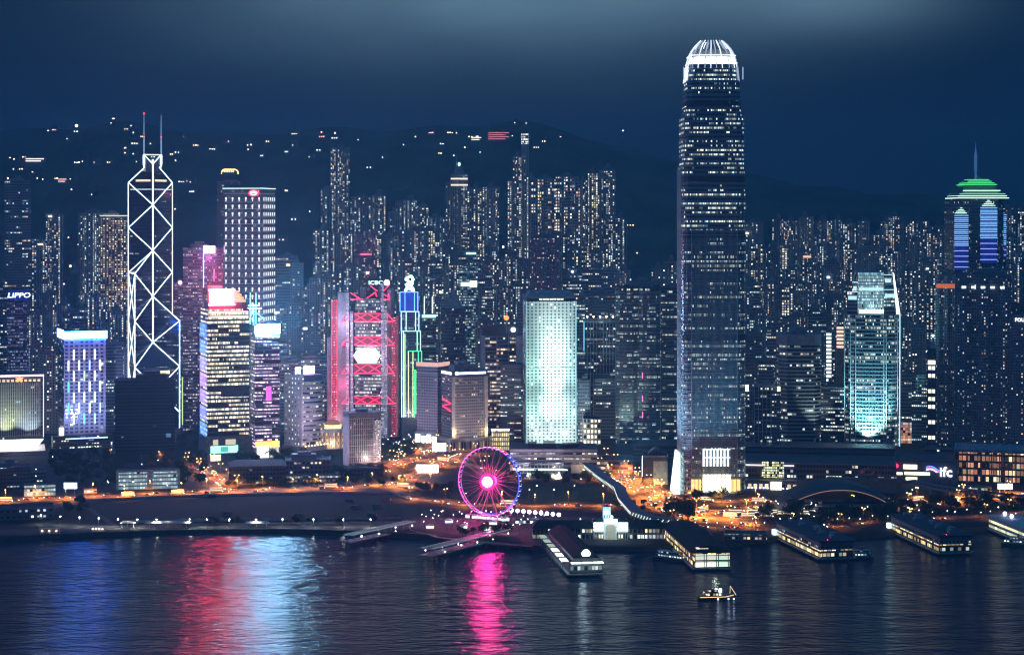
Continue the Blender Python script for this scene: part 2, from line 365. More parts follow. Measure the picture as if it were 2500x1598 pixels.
road('plaza road', [(950, 1190), (1010, 1160), (1080, 1130), (1140, 1105)], 20, GZ+.07)
road('avenue', [(1440, 1110), (1500, 1150), (1560, 1190), (1640, 1240), (1760, 1272), (1860, 1275)], 46, GZ+.078)
road('tower road', [(1500, 1166), (1620, 1215), (1760, 1222), (1900, 1224), (2060, 1226)], 20, GZ+.086)
road('station road', [(1680, 1262), (1800, 1244), (1960, 1238), (2140, 1232), (2300, 1222), (2520, 1205)], 30, GZ+.094)
road('pier road', [(1640, 1272), (1760, 1292), (1960, 1290), (2150, 1272), (2350, 1262), (2520, 1250)], 16, GZ+.102)
road('side street', [(505, 1150), (530, 1170), (570, 1200)], 17, GZ+.11)
road('upper street', [(260, 1120), (420, 1125), (505, 1150), (500, 1130)], 12, GZ+.118)
# ---------------------------------------------------------------- towers
class T:
    """a building: an Empty at its base; local metres, x to the right, y away, z up"""
    def __init__(s, name, label, cat, x0, x1, ytop, Y, side=0., group=None, base=None, dr=.9):
        s.s = F/Y; s.Y = Y; s.cx = (x0+x1)/2; X = (s.cx-CX)/s.s; al = math.atan2(X, Y)
        A = (1-abs(side))*(x1-x0)/s.s; B = abs(side)*(x1-x0)/s.s
        s.th = math.atan2(B, dr*A); s.w = A/math.cos(s.th); s.d = dr*s.w
        s.d = max(12, min(s.d, 60))
        rz = -al + (-s.th if side > 0 else s.th)
        if side == 0: s.w = A
        s.z0 = (min(hz(X+dx, Y-s.d/2+dy) for dx in (-10, 10) for dy in (0, s.d))-1.0 if Y > YF-40 else GZ) if base is None else base
        s.e = empty(name, (X, Y, s.z0), rz); tag(s.e, label, cat, group)
        s.h = s.z(ytop); s.label = label
    def z(s, py): return HC+(YH-py)/s.s-s.z0
    def m(s, px): return px/s.s
    def fx(s, f): return -s.w/2+f*s.w                        # fraction across the front
    def xf(s, px, x0, x1): return s.fx((px-x0)/(x1-x0))      # photo column inside the front span
    def part(s, name, mb, mats, parent=None):
        return mb.build(name, mats, parent or s.e)
def rect(w, d, ox=0, oy=0): return [(ox-w/2, oy-d/2), (ox+w/2, oy-d/2), (ox+w/2, oy+d/2), (ox-w/2, oy+d/2)]
def cham(w, d, c): return [(-w/2+c, -d/2), (w/2-c, -d/2), (w/2, -d/2+c), (w/2, d/2-c), (w/2-c, d/2), (-w/2+c, d/2), (-w/2, d/2-c), (-w/2, -d/2+c)]
def notched(w, d, n=3):
    # residential plan: bays stand out from the core with light wells between them
    P = []; k = 2*n-1; st = w/k; dp = min(3.2, d*.14)
    for i in range(k):
        y = -d/2+(dp if i % 2 else 0); P += [(-w/2+i*st, y), (-w/2+(i+1)*st, y)]
    P += [(w/2, -d*.12), (w/2-dp, -d*.12), (w/2-dp, d*.12), (w/2, d*.12)]
    for i in reversed(range(k)):
        y = d/2-(dp if i % 2 else 0); P += [(-w/2+(i+1)*st, y), (-w/2+i*st, y)]
    P += [(-w/2, d*.12), (-w/2+dp, d*.12), (-w/2+dp, -d*.12), (-w/2, -d*.12)]
    return P
RNG = random.Random(5)
def roof_kit(t, h, w, d, rich=True, mat=None):
    mb = MB(); a, b = RNG.uniform(.35, .6), RNG.uniform(.4, .6); hh = RNG.uniform(3, 7); ox = RNG.uniform(-.12, .12)*w
    mb.box(ox-w*a/2, ox+w*a/2, -d*b/2, d*b/2, h+.002, h+hh)
    if rich:
        mb.box(ox-w*a*.25, ox+w*a*.3, -d*b*.25, d*b*.3, h+hh+.01, h+hh+RNG.uniform(2, 4))
        for k in range(3):
            x = RNG.uniform(-.42, .3)*w; y = -d*.42; mb.box(x, x+w*.07, y, y+d*.08, h+.002, h+RNG.uniform(1.2, 2.4))
    return t.part('roof_plant', mb, mat or M['concrete'])
def parapet(t, poly, h, mat, hp=1.3, th=.35):
    cx_ = 0; inner = [(x*(1-2*th/t.w), y*(1-2*th/t.d)) for x, y in poly]; n = len(poly); mb = MB(); o = [(x, y) for x, y in poly]
    pts = [(x, y, h+.003) for x, y in o]+[(x, y, h+hp) for x, y in o]+[(x, y, h+hp) for x, y in inner]+[(x, y, h+.003) for x, y in inner]
    fs = []
    for i in range(n):
        j = (i+1) % n; fs += [[i, j, n+j, n+i], [n+i, n+j, 2*n+j, 2*n+i], [2*n+i, 2*n+j, 3*n+j, 3*n+i]]
    mb.add(pts, fs); return t.part('parapet', mb, mat)
def mast(t, x, y, z0, z1, r=.5, mat=None, name='mast'):
    mb = MB(); mb.tube((x, y, z0), (x, y, z0+(z1-z0)*.6), r, 5); mb.tube((x, y, z0+(z1-z0)*.6), (x, y, z1), r*.5, 5, 0, r*.2)
    return t.part(name, mb, mat or M['steel'])
def slab_bands(t, poly, z0, z1, step, mat, th=.9, out=.5, name='floor_band'):
    mb = MB(); z = z0; f = 1+2*out/max(t.w, 1)
    ring = [(x*(1+2*out/t.w), y*(1+2*out/t.d)) for x, y in poly]
    while z < z1: mb.prism(ring, z, z+th); z += step
    return t.part(name, mb, mat)
def fins(t, xs, z0, z1, mat, wd=.5, out=.7, yf=None, name='facade_fin'):
    mb = MB(); y = -t.d/2 if yf is None else yf
    for x in xs: mb.box(x-wd/2, x+wd/2, y-out, y+.003, z0, z1)
    return t.part(name, mb, mat)
def simple(label, cat, x0, x1, ytop, Y, mat, side=0., kind='box', name='office_tower', roof=True, group=None, ybase=None, parm=None, dr=.9, top=None, wallmat=None):
    t = T(name, label, cat, x0, x1, ytop, Y, side, group, dr=dr)
    t.poly = {'box': rect(t.w, t.d), 'cham': cham(t.w, t.d, t.w*.12), 'res': notched(t.w, t.d, 3 if t.w > 22 else 2)}[kind] if isinstance(kind, str) else kind(t)
    mb = MB(); mb.prism(t.poly, 0, t.h, 0, 1); t.part('facade', mb, [mat, M['roofing']])
    if roof:
        parapet(t, t.poly, t.h, parm or M['concrete']); roof_kit(t, t.h, t.w, t.d)
    if wallmat: pass
    return t
def glow_box(t, name, x0, x1, y0, y1, z0, z1, mat):
    mb = MB(); mb.box(x0, x1, y0, y1, z0, z1); return t.part(name, mb, mat)
# ---------------------------------------------------------------- the landmark towers
def glowlamp(parent, loc, col, watts, rad=1.0):
    ld = bpy.data.lights.new('lamp_light', 'SPOT'); ld.energy = watts; ld.color = col; ld.shadow_soft_size = rad; ld.spot_size = math.radians(170); ld.spot_blend = .3
    o = bpy.data.objects.new('lamp_light', ld); C.objects.link(o); o.parent = parent; o.location = loc; o.rotation_euler = (PI/2, 0, 0); return o      # shines away from the harbour, onto its building
def flood(parent, loc, target, col, watts, angle=70, rad=1.0, blend=.6):
    ld = bpy.data.lights.new('flood_light', 'SPOT'); ld.energy = watts; ld.color = col; ld.spot_size = math.radians(angle); ld.spot_blend = blend; ld.shadow_soft_size = rad
    o = bpy.data.objects.new('flood_light', ld); C.objects.link(o); o.parent = parent; o.location = loc
    d = Vector(target)-Vector(loc); o.rotation_euler = d.to_track_quat('-Z', 'Y').to_euler(); return o

# --- 1 tallest tower -------------------------------------------------------------------
def tallest():
    Y = 1765.; t = T('skyscraper', 'tallest tower, dark stepped shaft crowned with glowing white curved fins', 'skyscraper', 1656, 1816, 160, Y, 0)
    t.e.rotation_euler = (0, 0, 0); s = t.s
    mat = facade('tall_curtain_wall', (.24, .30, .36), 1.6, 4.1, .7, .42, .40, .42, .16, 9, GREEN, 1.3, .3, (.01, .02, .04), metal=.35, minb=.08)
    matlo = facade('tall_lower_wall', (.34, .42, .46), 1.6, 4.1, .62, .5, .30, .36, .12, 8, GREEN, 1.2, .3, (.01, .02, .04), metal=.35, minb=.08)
    side = plain('bright_fluting', (.42, .48, .55), .4, .3)
    def plan(hw, c):   # square with notched, rounded corners
        a = hw; k = c
        return [(-a+k, -a), (a-k, -a), (a-k*.55, -a+k*.18), (a-k*.18, -a+k*.55), (a, -a+k), (a, a-k), (a-k*.18, a-k*.55), (a-k*.55, a-k*.18), (a-k, a), (-a+k, a), (-a+k*.55, a-k*.18), (-a+k*.18, a-k*.55), (-a, a-k), (-a, -a+k), (-a+k*.18, -a+k*.55), (-a+k*.55, -a+k*.18)]
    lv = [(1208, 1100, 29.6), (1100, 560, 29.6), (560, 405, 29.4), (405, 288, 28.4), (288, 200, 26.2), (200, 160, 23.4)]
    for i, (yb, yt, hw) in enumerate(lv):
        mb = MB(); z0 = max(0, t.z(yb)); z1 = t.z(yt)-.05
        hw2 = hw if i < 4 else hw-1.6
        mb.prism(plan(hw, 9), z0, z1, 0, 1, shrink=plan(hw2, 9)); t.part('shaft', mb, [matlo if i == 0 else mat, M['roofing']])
    # vertical mullions stand proud of every face, grouped by bay
    for nm, xs in (('mullion_row', [k for k in range(-19, 20)]),):
        mb = MB()
        for k in xs: mb.box(k*1.05-.16, k*1.05+.16, -29.6-.8, -29.55, 14, t.z(560))
        t.part(nm, mb, side)
    for sx in (-1, 1):   # bright corner ribs
        mb = MB(); mb.box(sx*21-.35, sx*21+.35, -30.6, -29.5, 6, t.z(560)); t.part('corner_rib', mb, side)
    mb = MB()            # fluted left flank that catches the light
    for k in range(16): mb.box(-30.3, -29.55, -20.5+k*2.6, -19.6+k*2.6, 20, t.z(412))
    t.part('flank_fins', mb, side)
    mb = MB()
    z = 18.
    while z < t.z(560): mb.prism([(x*1.012, y*1.012) for x, y in plan(29.6, 9)], z, z+.6); z += 4.1
    t.part('floor_band', mb, side)
    mb = MB()            # mechanical floors
    for a, b_ in ((566, 580), (432, 446), (812, 826), (250, 262)):
        f_ = {566: 29.75, 432: 29.5, 812: 30.2, 250: 26.0}[a]; mb = MB(); mb.prism(plan(f_+.06, 9), t.z(b_), t.z(a)); t.part('plant_floor_louvre', mb, M['dark'])
    # crown: curved claws round the lantern
    zc = t.z(160); zt = t.z(101); white = glow('crown_white', (.8, .9, 1), 1.0); wh2 = glow('crown_wash', (.6, .75, .95), .42); hotb = glow('crown_hot', (.9, .96, 1), 2.2)
    mb = MB(); mb.prism(plan(20.5, 7), zc-1, zc+6, 0); t.part('lantern', mb, hotb)
    mb = MB(); mb.prism(plan(16.5, 6), zc+7.05, zc+14, 0); t.part('lantern', mb, M['steel'])
    def claw(ang, hw0):
        c_, s_ = math.cos(ang), math.sin(ang); k = 1/max(abs(c_), abs(s_)); k = min(k, 1.2)
        pts = []
        for q in range(8):
            u = q/7; r_ = hw0*(1-.40*u*u*u-.16*u); pts.append((c_*r_*k, s_*r_*k, zc-4+u*(zt-zc+4)))
        return pts
    for i in range(28):
        ang = 2*PI*(i+.5)/28; P = claw(ang, 23.2); mb = MB(); r0 = .55
        for a, b_ in zip(P, P[1:]): mb.tube(a, b_, r0, 4); 
        t.part('crown_fin', mb, white if i % 2 == 0 else wh2)
    for zz, hw in ((zc+1, 23.4), (zc+8, 22.2)):
        mb = MB(); P = plan(hw-.8, 8); mb.path([(x, y, zz) for x, y in P], .6, 4, closed=True); t.part('crown_ring', mb, white)
    for sx in (-1, 1):   # lit shoulders
        mb = MB(); mb.add([(sx*23.5, -14, zc-16), (sx*23.5, 14, zc-16), (sx*22.5, 12, zc-2), (sx*22.5, -12, zc-2), (sx*25.2, -14, zc-16), (sx*25.2, 14, zc-16), (sx*24, 12, zc-2), (sx*24, -12, zc-2)],
                          [[0, 1, 2, 3], [7, 6, 5, 4], [0, 4, 5, 1], [3, 2, 6, 7], [0, 3, 7, 4], [1, 5, 6, 2]]); t.part('shoulder_light', mb, wh2 if sx > 0 else white)
        mb = MB(); mb.box(sx*27.4-.5, sx*27.4+.5, -20, -18.6, t.z(198), t.z(168)); t.part('shoulder_light', mb, wh2)
    # lobby
    gold = glow('lobby_gold', (1, .66, .2), 1.1); cream = glow('lobby_cream', (1, .93, .62), 2.6, True); cw = glow('lobby_white', (.85, .95, 1), 1.1)
    mb = MB(); mb.box(-11, 14.5, -31.2, -30.7, 3.5, 17); t.part('lobby_window', mb, cream)
    mb = MB(); mb.box(-11, 14.5, -31.2, -30.7, 17.6, 19.5); t.part('lobby_window', mb, glow('lobby_pale', (1, 1, .8), 1.5))
    for z0, z1 in ((27, 34.5), (35.5, 42)):
        mb = MB()
        for k in range(8): mb.box(-11+k*3.2, -9.2+k*3.2, -31.3, -30.7, z0, z1)
        mb.box(-11, 14.5, -31.2, -30.7, z1+.02, z1+.9); t.part('lobby_window', mb, cw)
    for x0, x1 in ((-22, -12.4), (15.2, 24)):
        mb = MB(); mb.box(x0, x1, -31.2, -30.7, 4, 15); t.part('lobby_window', mb, gold)
    mb = MB()
    for k in range(14): mb.box(-22+k*3.5, -21.5+k*3.5, -31.9, -31.3, 0, 24)
    t.part('lobby_column', mb, M['steel'])
    mb = MB(); mb.box(-25, 25.5, -36, -31.95, 2.8, 3.4); t.part('entrance_canopy', mb, M['white'])
    # white angled podium screen on the left
    mb = MB(); mb.add([(-37, -24, 0), (-31, -24, 0), (-31, -24, 38), (-33, -24, 38), (-38, 6, 0), (-32, 6, 0), (-32, 6, 38), (-33.5, 6, 38)], [[0, 1, 2, 3], [7, 6, 5, 4], [0, 4, 5, 1], [3, 2, 6, 7], [0, 3, 7, 4], [1, 5, 6, 2]])
    t.part('podium_screen', mb, glow('podium_screen', (.72, .95, .9), 1.25))
    flood(t.e, (-42, -50, 6), (-28, -20, 160), (.5, .78, 1), 260000, 60); flood(t.e, (0, -130, 8), (0, -30, 170), (.2, .7, 1), 260000, 75); flood(t.e, (-85, -10, 10), (-30, 0, 190), (.4, .75, 1), 1300000, 80)
    glowlamp(t.e, (2, -42, 10), (1, .8, .4), 9000, 3)
tallest()

# --- 2 braced prism tower ---------------------------------------------------------------
def braced():
    Y = 2165.; s = F/Y; e = empty('skyscraper', (0, 0, 0)); tag(e, 'faceted tower outlined in white X bracing with two masts', 'skyscraper')
    cx = (375.5-CX)/s; e.location = (cx, Y, GZ); phi = math.radians(8.5); a = 25.2; e.rotation_euler = (0, 0, .34)
    Z = lambda py: HC+(YH-py)/s-GZ
    FL, FR, BR, BL, O = (-a, -a), (a, -a), (a, a), (-a, a), (-1., 0.)
    zc = [Z(390), Z(500), Z(611), Z(723), Z(835)]; zs = [Z(445), Z(556), Z(666), Z(781), Z(891), Z(1002)]
    wall = facade('prism_glass', (.05, .07, .12), 1.4, 4., .8, .35, .16, .2, 0, 9, COOL, .8, .12, (.01, .015, .04), metal=.5, minb=.1)
    def prism(p, q, zo, zi):
        mb = MB(); pts = [p, q, O]; mb.prism(pts, 0, [zo, zo, zi], 0, 0); o = mb.build('shaft', [wall, M['glass']], e)
        return o
    prism(BR, BL, zs[0], zc[0]); prism(BL, FL, zs[2]-.1, zc[2]); prism(FR, BR, zs[3]-.1, zc[3]); prism(FL, FR, zs[4]-.1, zc[4])
    r = .62; out = 1.006
    def P(c, z, k=1.0): return Vector((c[0]*out, c[1]*out, z))
    def led(p, q, rr=r):
        mb = MB(); mb.tube(p, q, rr, 6); return mb.build('light_tube', M['led'], e)
    Ov = (O[0]-.2, O[1]-.6)
    # centre line, outer columns
    led(P(Ov, zc[4]), P(Ov, zc[0]), .75)
    led(P(BL, 0), P(BL, zs[0])); led(P(BR, zs[3]), P(BR, zs[0])); led(P(FL, 0), P(FL, zs[2])); led(P(FR, 0), P(FR, zs[3])); led(P(BR, 0), P(BR, zs[3]), .4)
    # rooflines
    led(P(Ov, zc[0]), P(BL, zs[0])); led(P(Ov, zc[0]), P(BR, zs[0])); led(P(BL, zs[0]), P(BR, zs[0]), .3)
    led(P(Ov, zc[2]), P(FL, zs[2])); led(P(Ov, zc[2]), P(BL, zs[2]), .45); led(P(BL, zs[2]), P(FL, zs[2]), .5)
    led(P(Ov, zc[3]), P(FR, zs[3])); led(P(Ov, zc[3]), P(BR, zs[3]), .4); led(P(FR, zs[3]), P(BR, zs[3]), .45)
    led(P(Ov, zc[4]), P(FL, zs[4])); led(P(Ov, zc[4]), P(FR, zs[4])); 
    # braces on the inner faces
    led(P(BL, zs[0]), P(Ov, zc[1])); led(P(BR, zs[0]), P(Ov, zc[1])); led(P(Ov, zc[1]), P(BL, zs[1])); led(P(Ov, zc[1]), P(BR, zs[1]))
    led(P(BL, zs[1]), P(Ov, zc[2])); led(P(BR, zs[1]), P(Ov, zc[2])); led(P(Ov, zc[2]), P(BR, zs[2])); led(P(BR, zs[2]), P(Ov, zc[3]))
    led(P(FL, zs[2]), P(Ov, zc[3])); led(P(Ov, zc[3]), P(FL, zs[3])); led(P(FL, zs[3]), P(Ov, zc[4])); led(P(FR, zs[3]), P(Ov, zc[4])); led(P(Ov, zc[3]), P(FL, zs[3]))
    # left outer face crosses, front face crosses
    for k in (2, 3, 4):
        led(P(BL, zs[k]), P(FL, zs[k+1]), .45); led(P(FL, zs[k]), P(BL, zs[k+1]), .45)
    for k in (4,):
        led(P(FL, zs[k]), P(FR, zs[k+1])); led(P(FR, zs[k]), P(FL, zs[k+1]))
    led(P(FR, zs[3]), P(BR, zs[4]), .35); led(P(BR, zs[3]), P(FR, zs[4]), .35); led(P(FR, zs[4]), P(BR, zs[5]), .35)
    # roof cage and masts
    x0, x1 = -11.5, 8.; y0 = -2.; zt = Z(378)
    for p, q in (((x0, y0, zc[0]-9), (x0, y0, zt)), ((x1, y0, zc[0]-9), (x1, y0, zt)), ((x0, y0, zt), (x1, y0, zt)), ((x0, y0, zt), (Ov[0], Ov[1], zc[0]-5)), ((x1, y0, zt), (Ov[0], Ov[1], zc[0]-5))): led(p, q, .5)
    mb = MB(); mb.box(-9, 6, 0, 12, zc[0]-14, zc[0]+1); mb.build('roof_house', M['dark'], e)
    for x, top in ((x0, 279), (x1, 281)):
        mb = MB(); mb.tube((x, y0, zt-12), (x, y0, zt), 1.3, 6); mb.build('mast_base', M['led'], e)
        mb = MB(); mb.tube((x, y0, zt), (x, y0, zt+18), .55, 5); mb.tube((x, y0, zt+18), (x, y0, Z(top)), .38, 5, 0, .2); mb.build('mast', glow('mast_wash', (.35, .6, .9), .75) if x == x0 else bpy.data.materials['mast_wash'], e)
    mb = MB(); mb.ball((x0, y0, Z(278)), .9); mb.build('beacon', glow('beacon_red', (1, .02, .04), 5), e)
    for x in (x0, x1): mb = MB(); mb.ball((x, y0-.8, Z(335)), .6); mb.build('beacon', bpy.data.materials['beacon_red'], e)
    mb = MB()
    for k in range(13): mb.box(-20+k*3.2, -18+k*3.2, a-6.5, a-6.2, 0, .1)
    mb = MB(); 
    for k in range(11):
        x = -16+k*2.9; mb.box(x, x+2.0, -1.5-.25*abs(x+1)*0, -1.2, Z(443), Z(439))
    # lit top lounge band follows both inner faces
    lo = glow('lounge_band', (1, .72, .5), .9); c2 = glow('lounge_cool', (.8, .9, 1), .8)
    def band(c, py0, py1, mat, f0=.1, f1=.9):
        p = Vector((Ov[0], Ov[1]-.3)); q = Vector((c[0], c[1]))*1.004; A = p.lerp(q, f0); B = p.lerp(q, f1); mb = MB(); n = Vector((0, -.35))
        pts = [(v.x, v.y, z) for v in (A, B, B+n, A+n) for z in (Z(py1), Z(py0))]
        mb.add(pts, [[0, 1, 3, 2], [2, 3, 5, 4], [4, 5, 7, 6], [6, 7, 1, 0], [1, 7, 5, 3], [0, 2, 4, 6]]); mb.build('lit_floor', mat, e)
    band(BL, 438, 443, lo, .1, .7); band(BR, 438, 443, lo, .1, .7); band(BL, 461, 463, c2, .05, .92); band(BR, 461, 463, c2, .05, .95)
    # stone base
    mb = MB(); mb.box(-a-1.5, a+1.5, -a-1.5, a+1.5, 0, 16); mb.build('base', M['granite'], e)
    mb = MB(); mb.box(-14, 14, -a-1.8, -a-1.55, Z(908), Z(900)); mb.build('lit_floor', glow('lobby_warm2', (1, .85, .6), 1.0), e)
    glowlamp(e, (-10, -40, 60), (.1, .25, 1), 30000, 6)
braced()

# --- 3 grid-lit flat tower --------------------------------------------------------------
def dotted():
    t = T('skyscraper', 'flat-topped square tower dotted with rows of white lights and a red round sign', 'skyscraper', 545, 672, 461, 2260., .25)
    mb = MB(); P = cham(t.w, t.d, 3); mb.prism(P, 0, t.h, 0, 1)
    t.part('facade', mb, [facade('dotted_wall', (.16, .17, .22), 1.3, 3.7, .6, .45, .2, .15, .05, 3, COOL, .45, .35, metal=.2), M['roofing']])
    st = t.m(18.1); z = t.h-10; dots = MB(); bars = MB(); k = 0
    side_n = 5
    while z > 20:
        bars.prism([(x*1.012, y*1.012) for x, y in P], z+3.4, z+4.0)
        for i in range(6):
            x = t.fx((i+.5)/6.); dots.box(x-1.0, x+1.0, -t.d/2-.7, -t.d/2-.2, z-3, z-.3); dots.box(x-.5, x+.5, -t.d/2-.8, -t.d/2-.2, z-5.2, z-2.95)
        for i in range(6):
            y = -t.d/2+t.d*(i+.5)/6; dots.box(t.w/2+.2, t.w/2+.7, y-.8, y+.8, z-4.5, z-.3)
        z -= st/2.13*1.0 if False else 8.9
    o = t.part('lamp_grid', dots, glow('grid_lamp', (.88, .9, .95), .95)); o['kind'] = 'stuff'
    t.part('light_band', bars, glow('grid_band', (.4, .5, .6), .35))
    mb = MB(); mb.box(-t.w/2-.3, t.w/2+.3, -t.d/2-.4, -t.d/2+.2, t.h-.2, t.h+.7); mb.box(t.w/2-.2, t.w/2+.5, -t.d/2+.3, t.d/2, t.h-.2, t.h+.7); t.part('roof_edge_light', mb, glow('roof_edge', (.6, .95, .9), 1.3))
    mb = MB(); mb.box(-t.w*.4, t.w*.4, -t.d*.35, t.d*.4, t.h+.01, t.h+3); t.part('roof_plant', mb, M['dark'])
    cxs = t.fx((620-545)/95.); zz = t.z(472)
    sg = empty('sign', (cxs, -t.d/2-1.6, zz)); sg.parent = t.e
    mb = MB(); n = 20; ring = [(math.cos(2*PI*i/n)*6.6, math.sin(2*PI*i/n)*3.9) for i in range(n)]
    mb.add([(x, 0, z_) for x, z_ in ring]+[(x, .8, z_) for x, z_ in ring], [list(range(n)), list(range(n, 2*n))[::-1]]+[[i, i+n, (i+1) % n+n, (i+1) % n] for i in range(n)]); mb.build('sign_disc', glow('sign_red', (1, .02, .06), 3, True), sg)
    mb = MB(); mb.path([(math.cos(2*PI*i/n)*4.2, -.5, math.sin(2*PI*i/n)*2.2) for i in range(n)], .55, 4, closed=True); mb.box(-2.5, 4, -.9, -.2, -.4, .5); mb.build('sign_emblem', glow('sign_white', (1, .8, .8), 2), sg)
dotted()

# --- 4 golden office tower with red crown --------------------------------------------------
def golden():
    Y = 2000.; t = T('office_tower', 'broad office tower with full gold-lit floors under a blazing red crown sign', 'office tower', 490, 607, 752, Y, -.15)
    mat = facade('gold_floors', (.12, .09, .10), 1.25, 4.35, .86, .52, .80, .34, 0, 9, GOLD, 1.5, .35, minb=.22)
    mb = MB(); P = rect(t.w, t.d); mb.prism(P, 0, t.h, 0, 1); t.part('facade', mb, [mat, M['roofing']])
    slab_bands(t, P, 30, t.h-2, 4.35, M['dark'], .8, .6)
    mb = MB(); mb.box(t.fx(.32), t.fx(1.004), -t.d/2-1, -t.d/2-.65, t.z(964), t.z(938)); t.part('plant_floor_louvre', mb, M['dark'])
    # left flank light ribs: blue to violet
    cols = [(.15, .35, 1), (.2, .4, 1), (.45, .4, 1), (.6, .35, .9), (.5, .35, 1), (.3, .35, 1), (.15, .4, 1), (.1, .5, 1)]
    for k in range(8):
        mb = MB(); z1 = t.z(788+k*40); z0 = t.z(788+k*40+33)
        for j in range(6):
            y = -t.d/2+t.d*(j+.5)/6; mb.box(-t.w/2-1.3, -t.w/2-.65, y-.5, y+.5, z0, z1)
        t.part('flank_light', mb, glow('flank_%d' % k, cols[k], 1.1, False))
    # crown
    red = glow('crown_red', (1, .03, .07), 80, True); rd = glow('crown_red_soft', (1, .12, .1), 1.0)
    mb = MB(); mb.box(-t.w*.44, t.w*.47, -t.d*.42, t.d*.42, t.h+.01, t.h+7); t.part('crown_base', mb, M['dark'])
    mb = MB(); mb.box(t.fx(.05), t.fx(.62), -t.d/2-1.5, -t.d/2+1.2, t.h+6, t.h+19); t.part('crown_sign', mb, glow('crown_white_hot', (1, .02, .09), 200, True))
    mb = MB(); mb.box(t.fx(.03), t.fx(.66), -t.d/2-1.0, -t.d/2+1.2, t.h+3.8, t.h+5.95); mb.box(t.fx(.03), t.fx(.66), -t.d/2-1.0, -t.d/2+1.2, t.h+19.02, t.h+21); t.part('crown_rail', mb, red)
    for k in range(4):
        mb = MB(); mb.box(t.fx(.66)+.1, t.fx(.92-.05*k), -t.d/2+.5, t.d*.2, t.h+7.1+3.2*k, t.h+9.2+3.2*k); t.part('crown_tier', mb, glow('tier', (1, .35, .2), 1.3) if k == 0 else bpy.data.materials['tier'])
    mb = MB(); mb.box(-t.w*.36, -t.w*.1, -t.d*.2, t.d*.3, t.h+7.02, t.h+24); t.part('crown_core', mb, rd)
    for py in (757, 768):
        mb = MB(); mb.box(t.fx(.02), t.fx(.98), -t.d/2-1.1, -t.d/2-.7, t.z(py+4), t.z(py)); t.part('lit_floor', mb, glow('rose_floor', (1, .6, .55), 1.2) if py == 757 else bpy.data.materials['rose_floor'])
    # street podium with screens
    mb = MB(); mb.box(-t.w/2-2, t.w/2+3, -t.d/2-3, t.d/2, 0, 26); t.part('podium', mb, M['granite'])
    mb = MB(); mb.box(t.fx(.06), t.fx(.72), -t.d/2-3.6, -t.d/2-3.05, 9, 16.5); t.part('screen', mb, glow('screen_teal', (.45, 1, .9), 1.2))
    mb = MB(); mb.box(t.fx(.3), t.fx(.48), -t.d/2-3.8, -t.d/2-3.62, 10, 15.5); t.part('screen', mb, glow('screen_green', (.1, .6, .5), .8))
    for f0, f1 in ((.12, .24), (.42, .66)):
        mb = MB(); mb.box(t.fx(f0), t.fx(f1), -t.d/2-3.4, -t.d/2-3.05, 17.5, 23); t.part('shop_window', mb, glow('shopwin', (1, .9, .6), .55) if f0 == .12 else bpy.data.materials['shopwin'])
    mb = MB(); mb.box(t.fx(.06), t.fx(.3), -t.d/2-3.4, -t.d/2-3.05, 1, 7.5); t.part('shop_window', mb, glow('shopwarm', (1, .7, .45), 1.6))
golden()

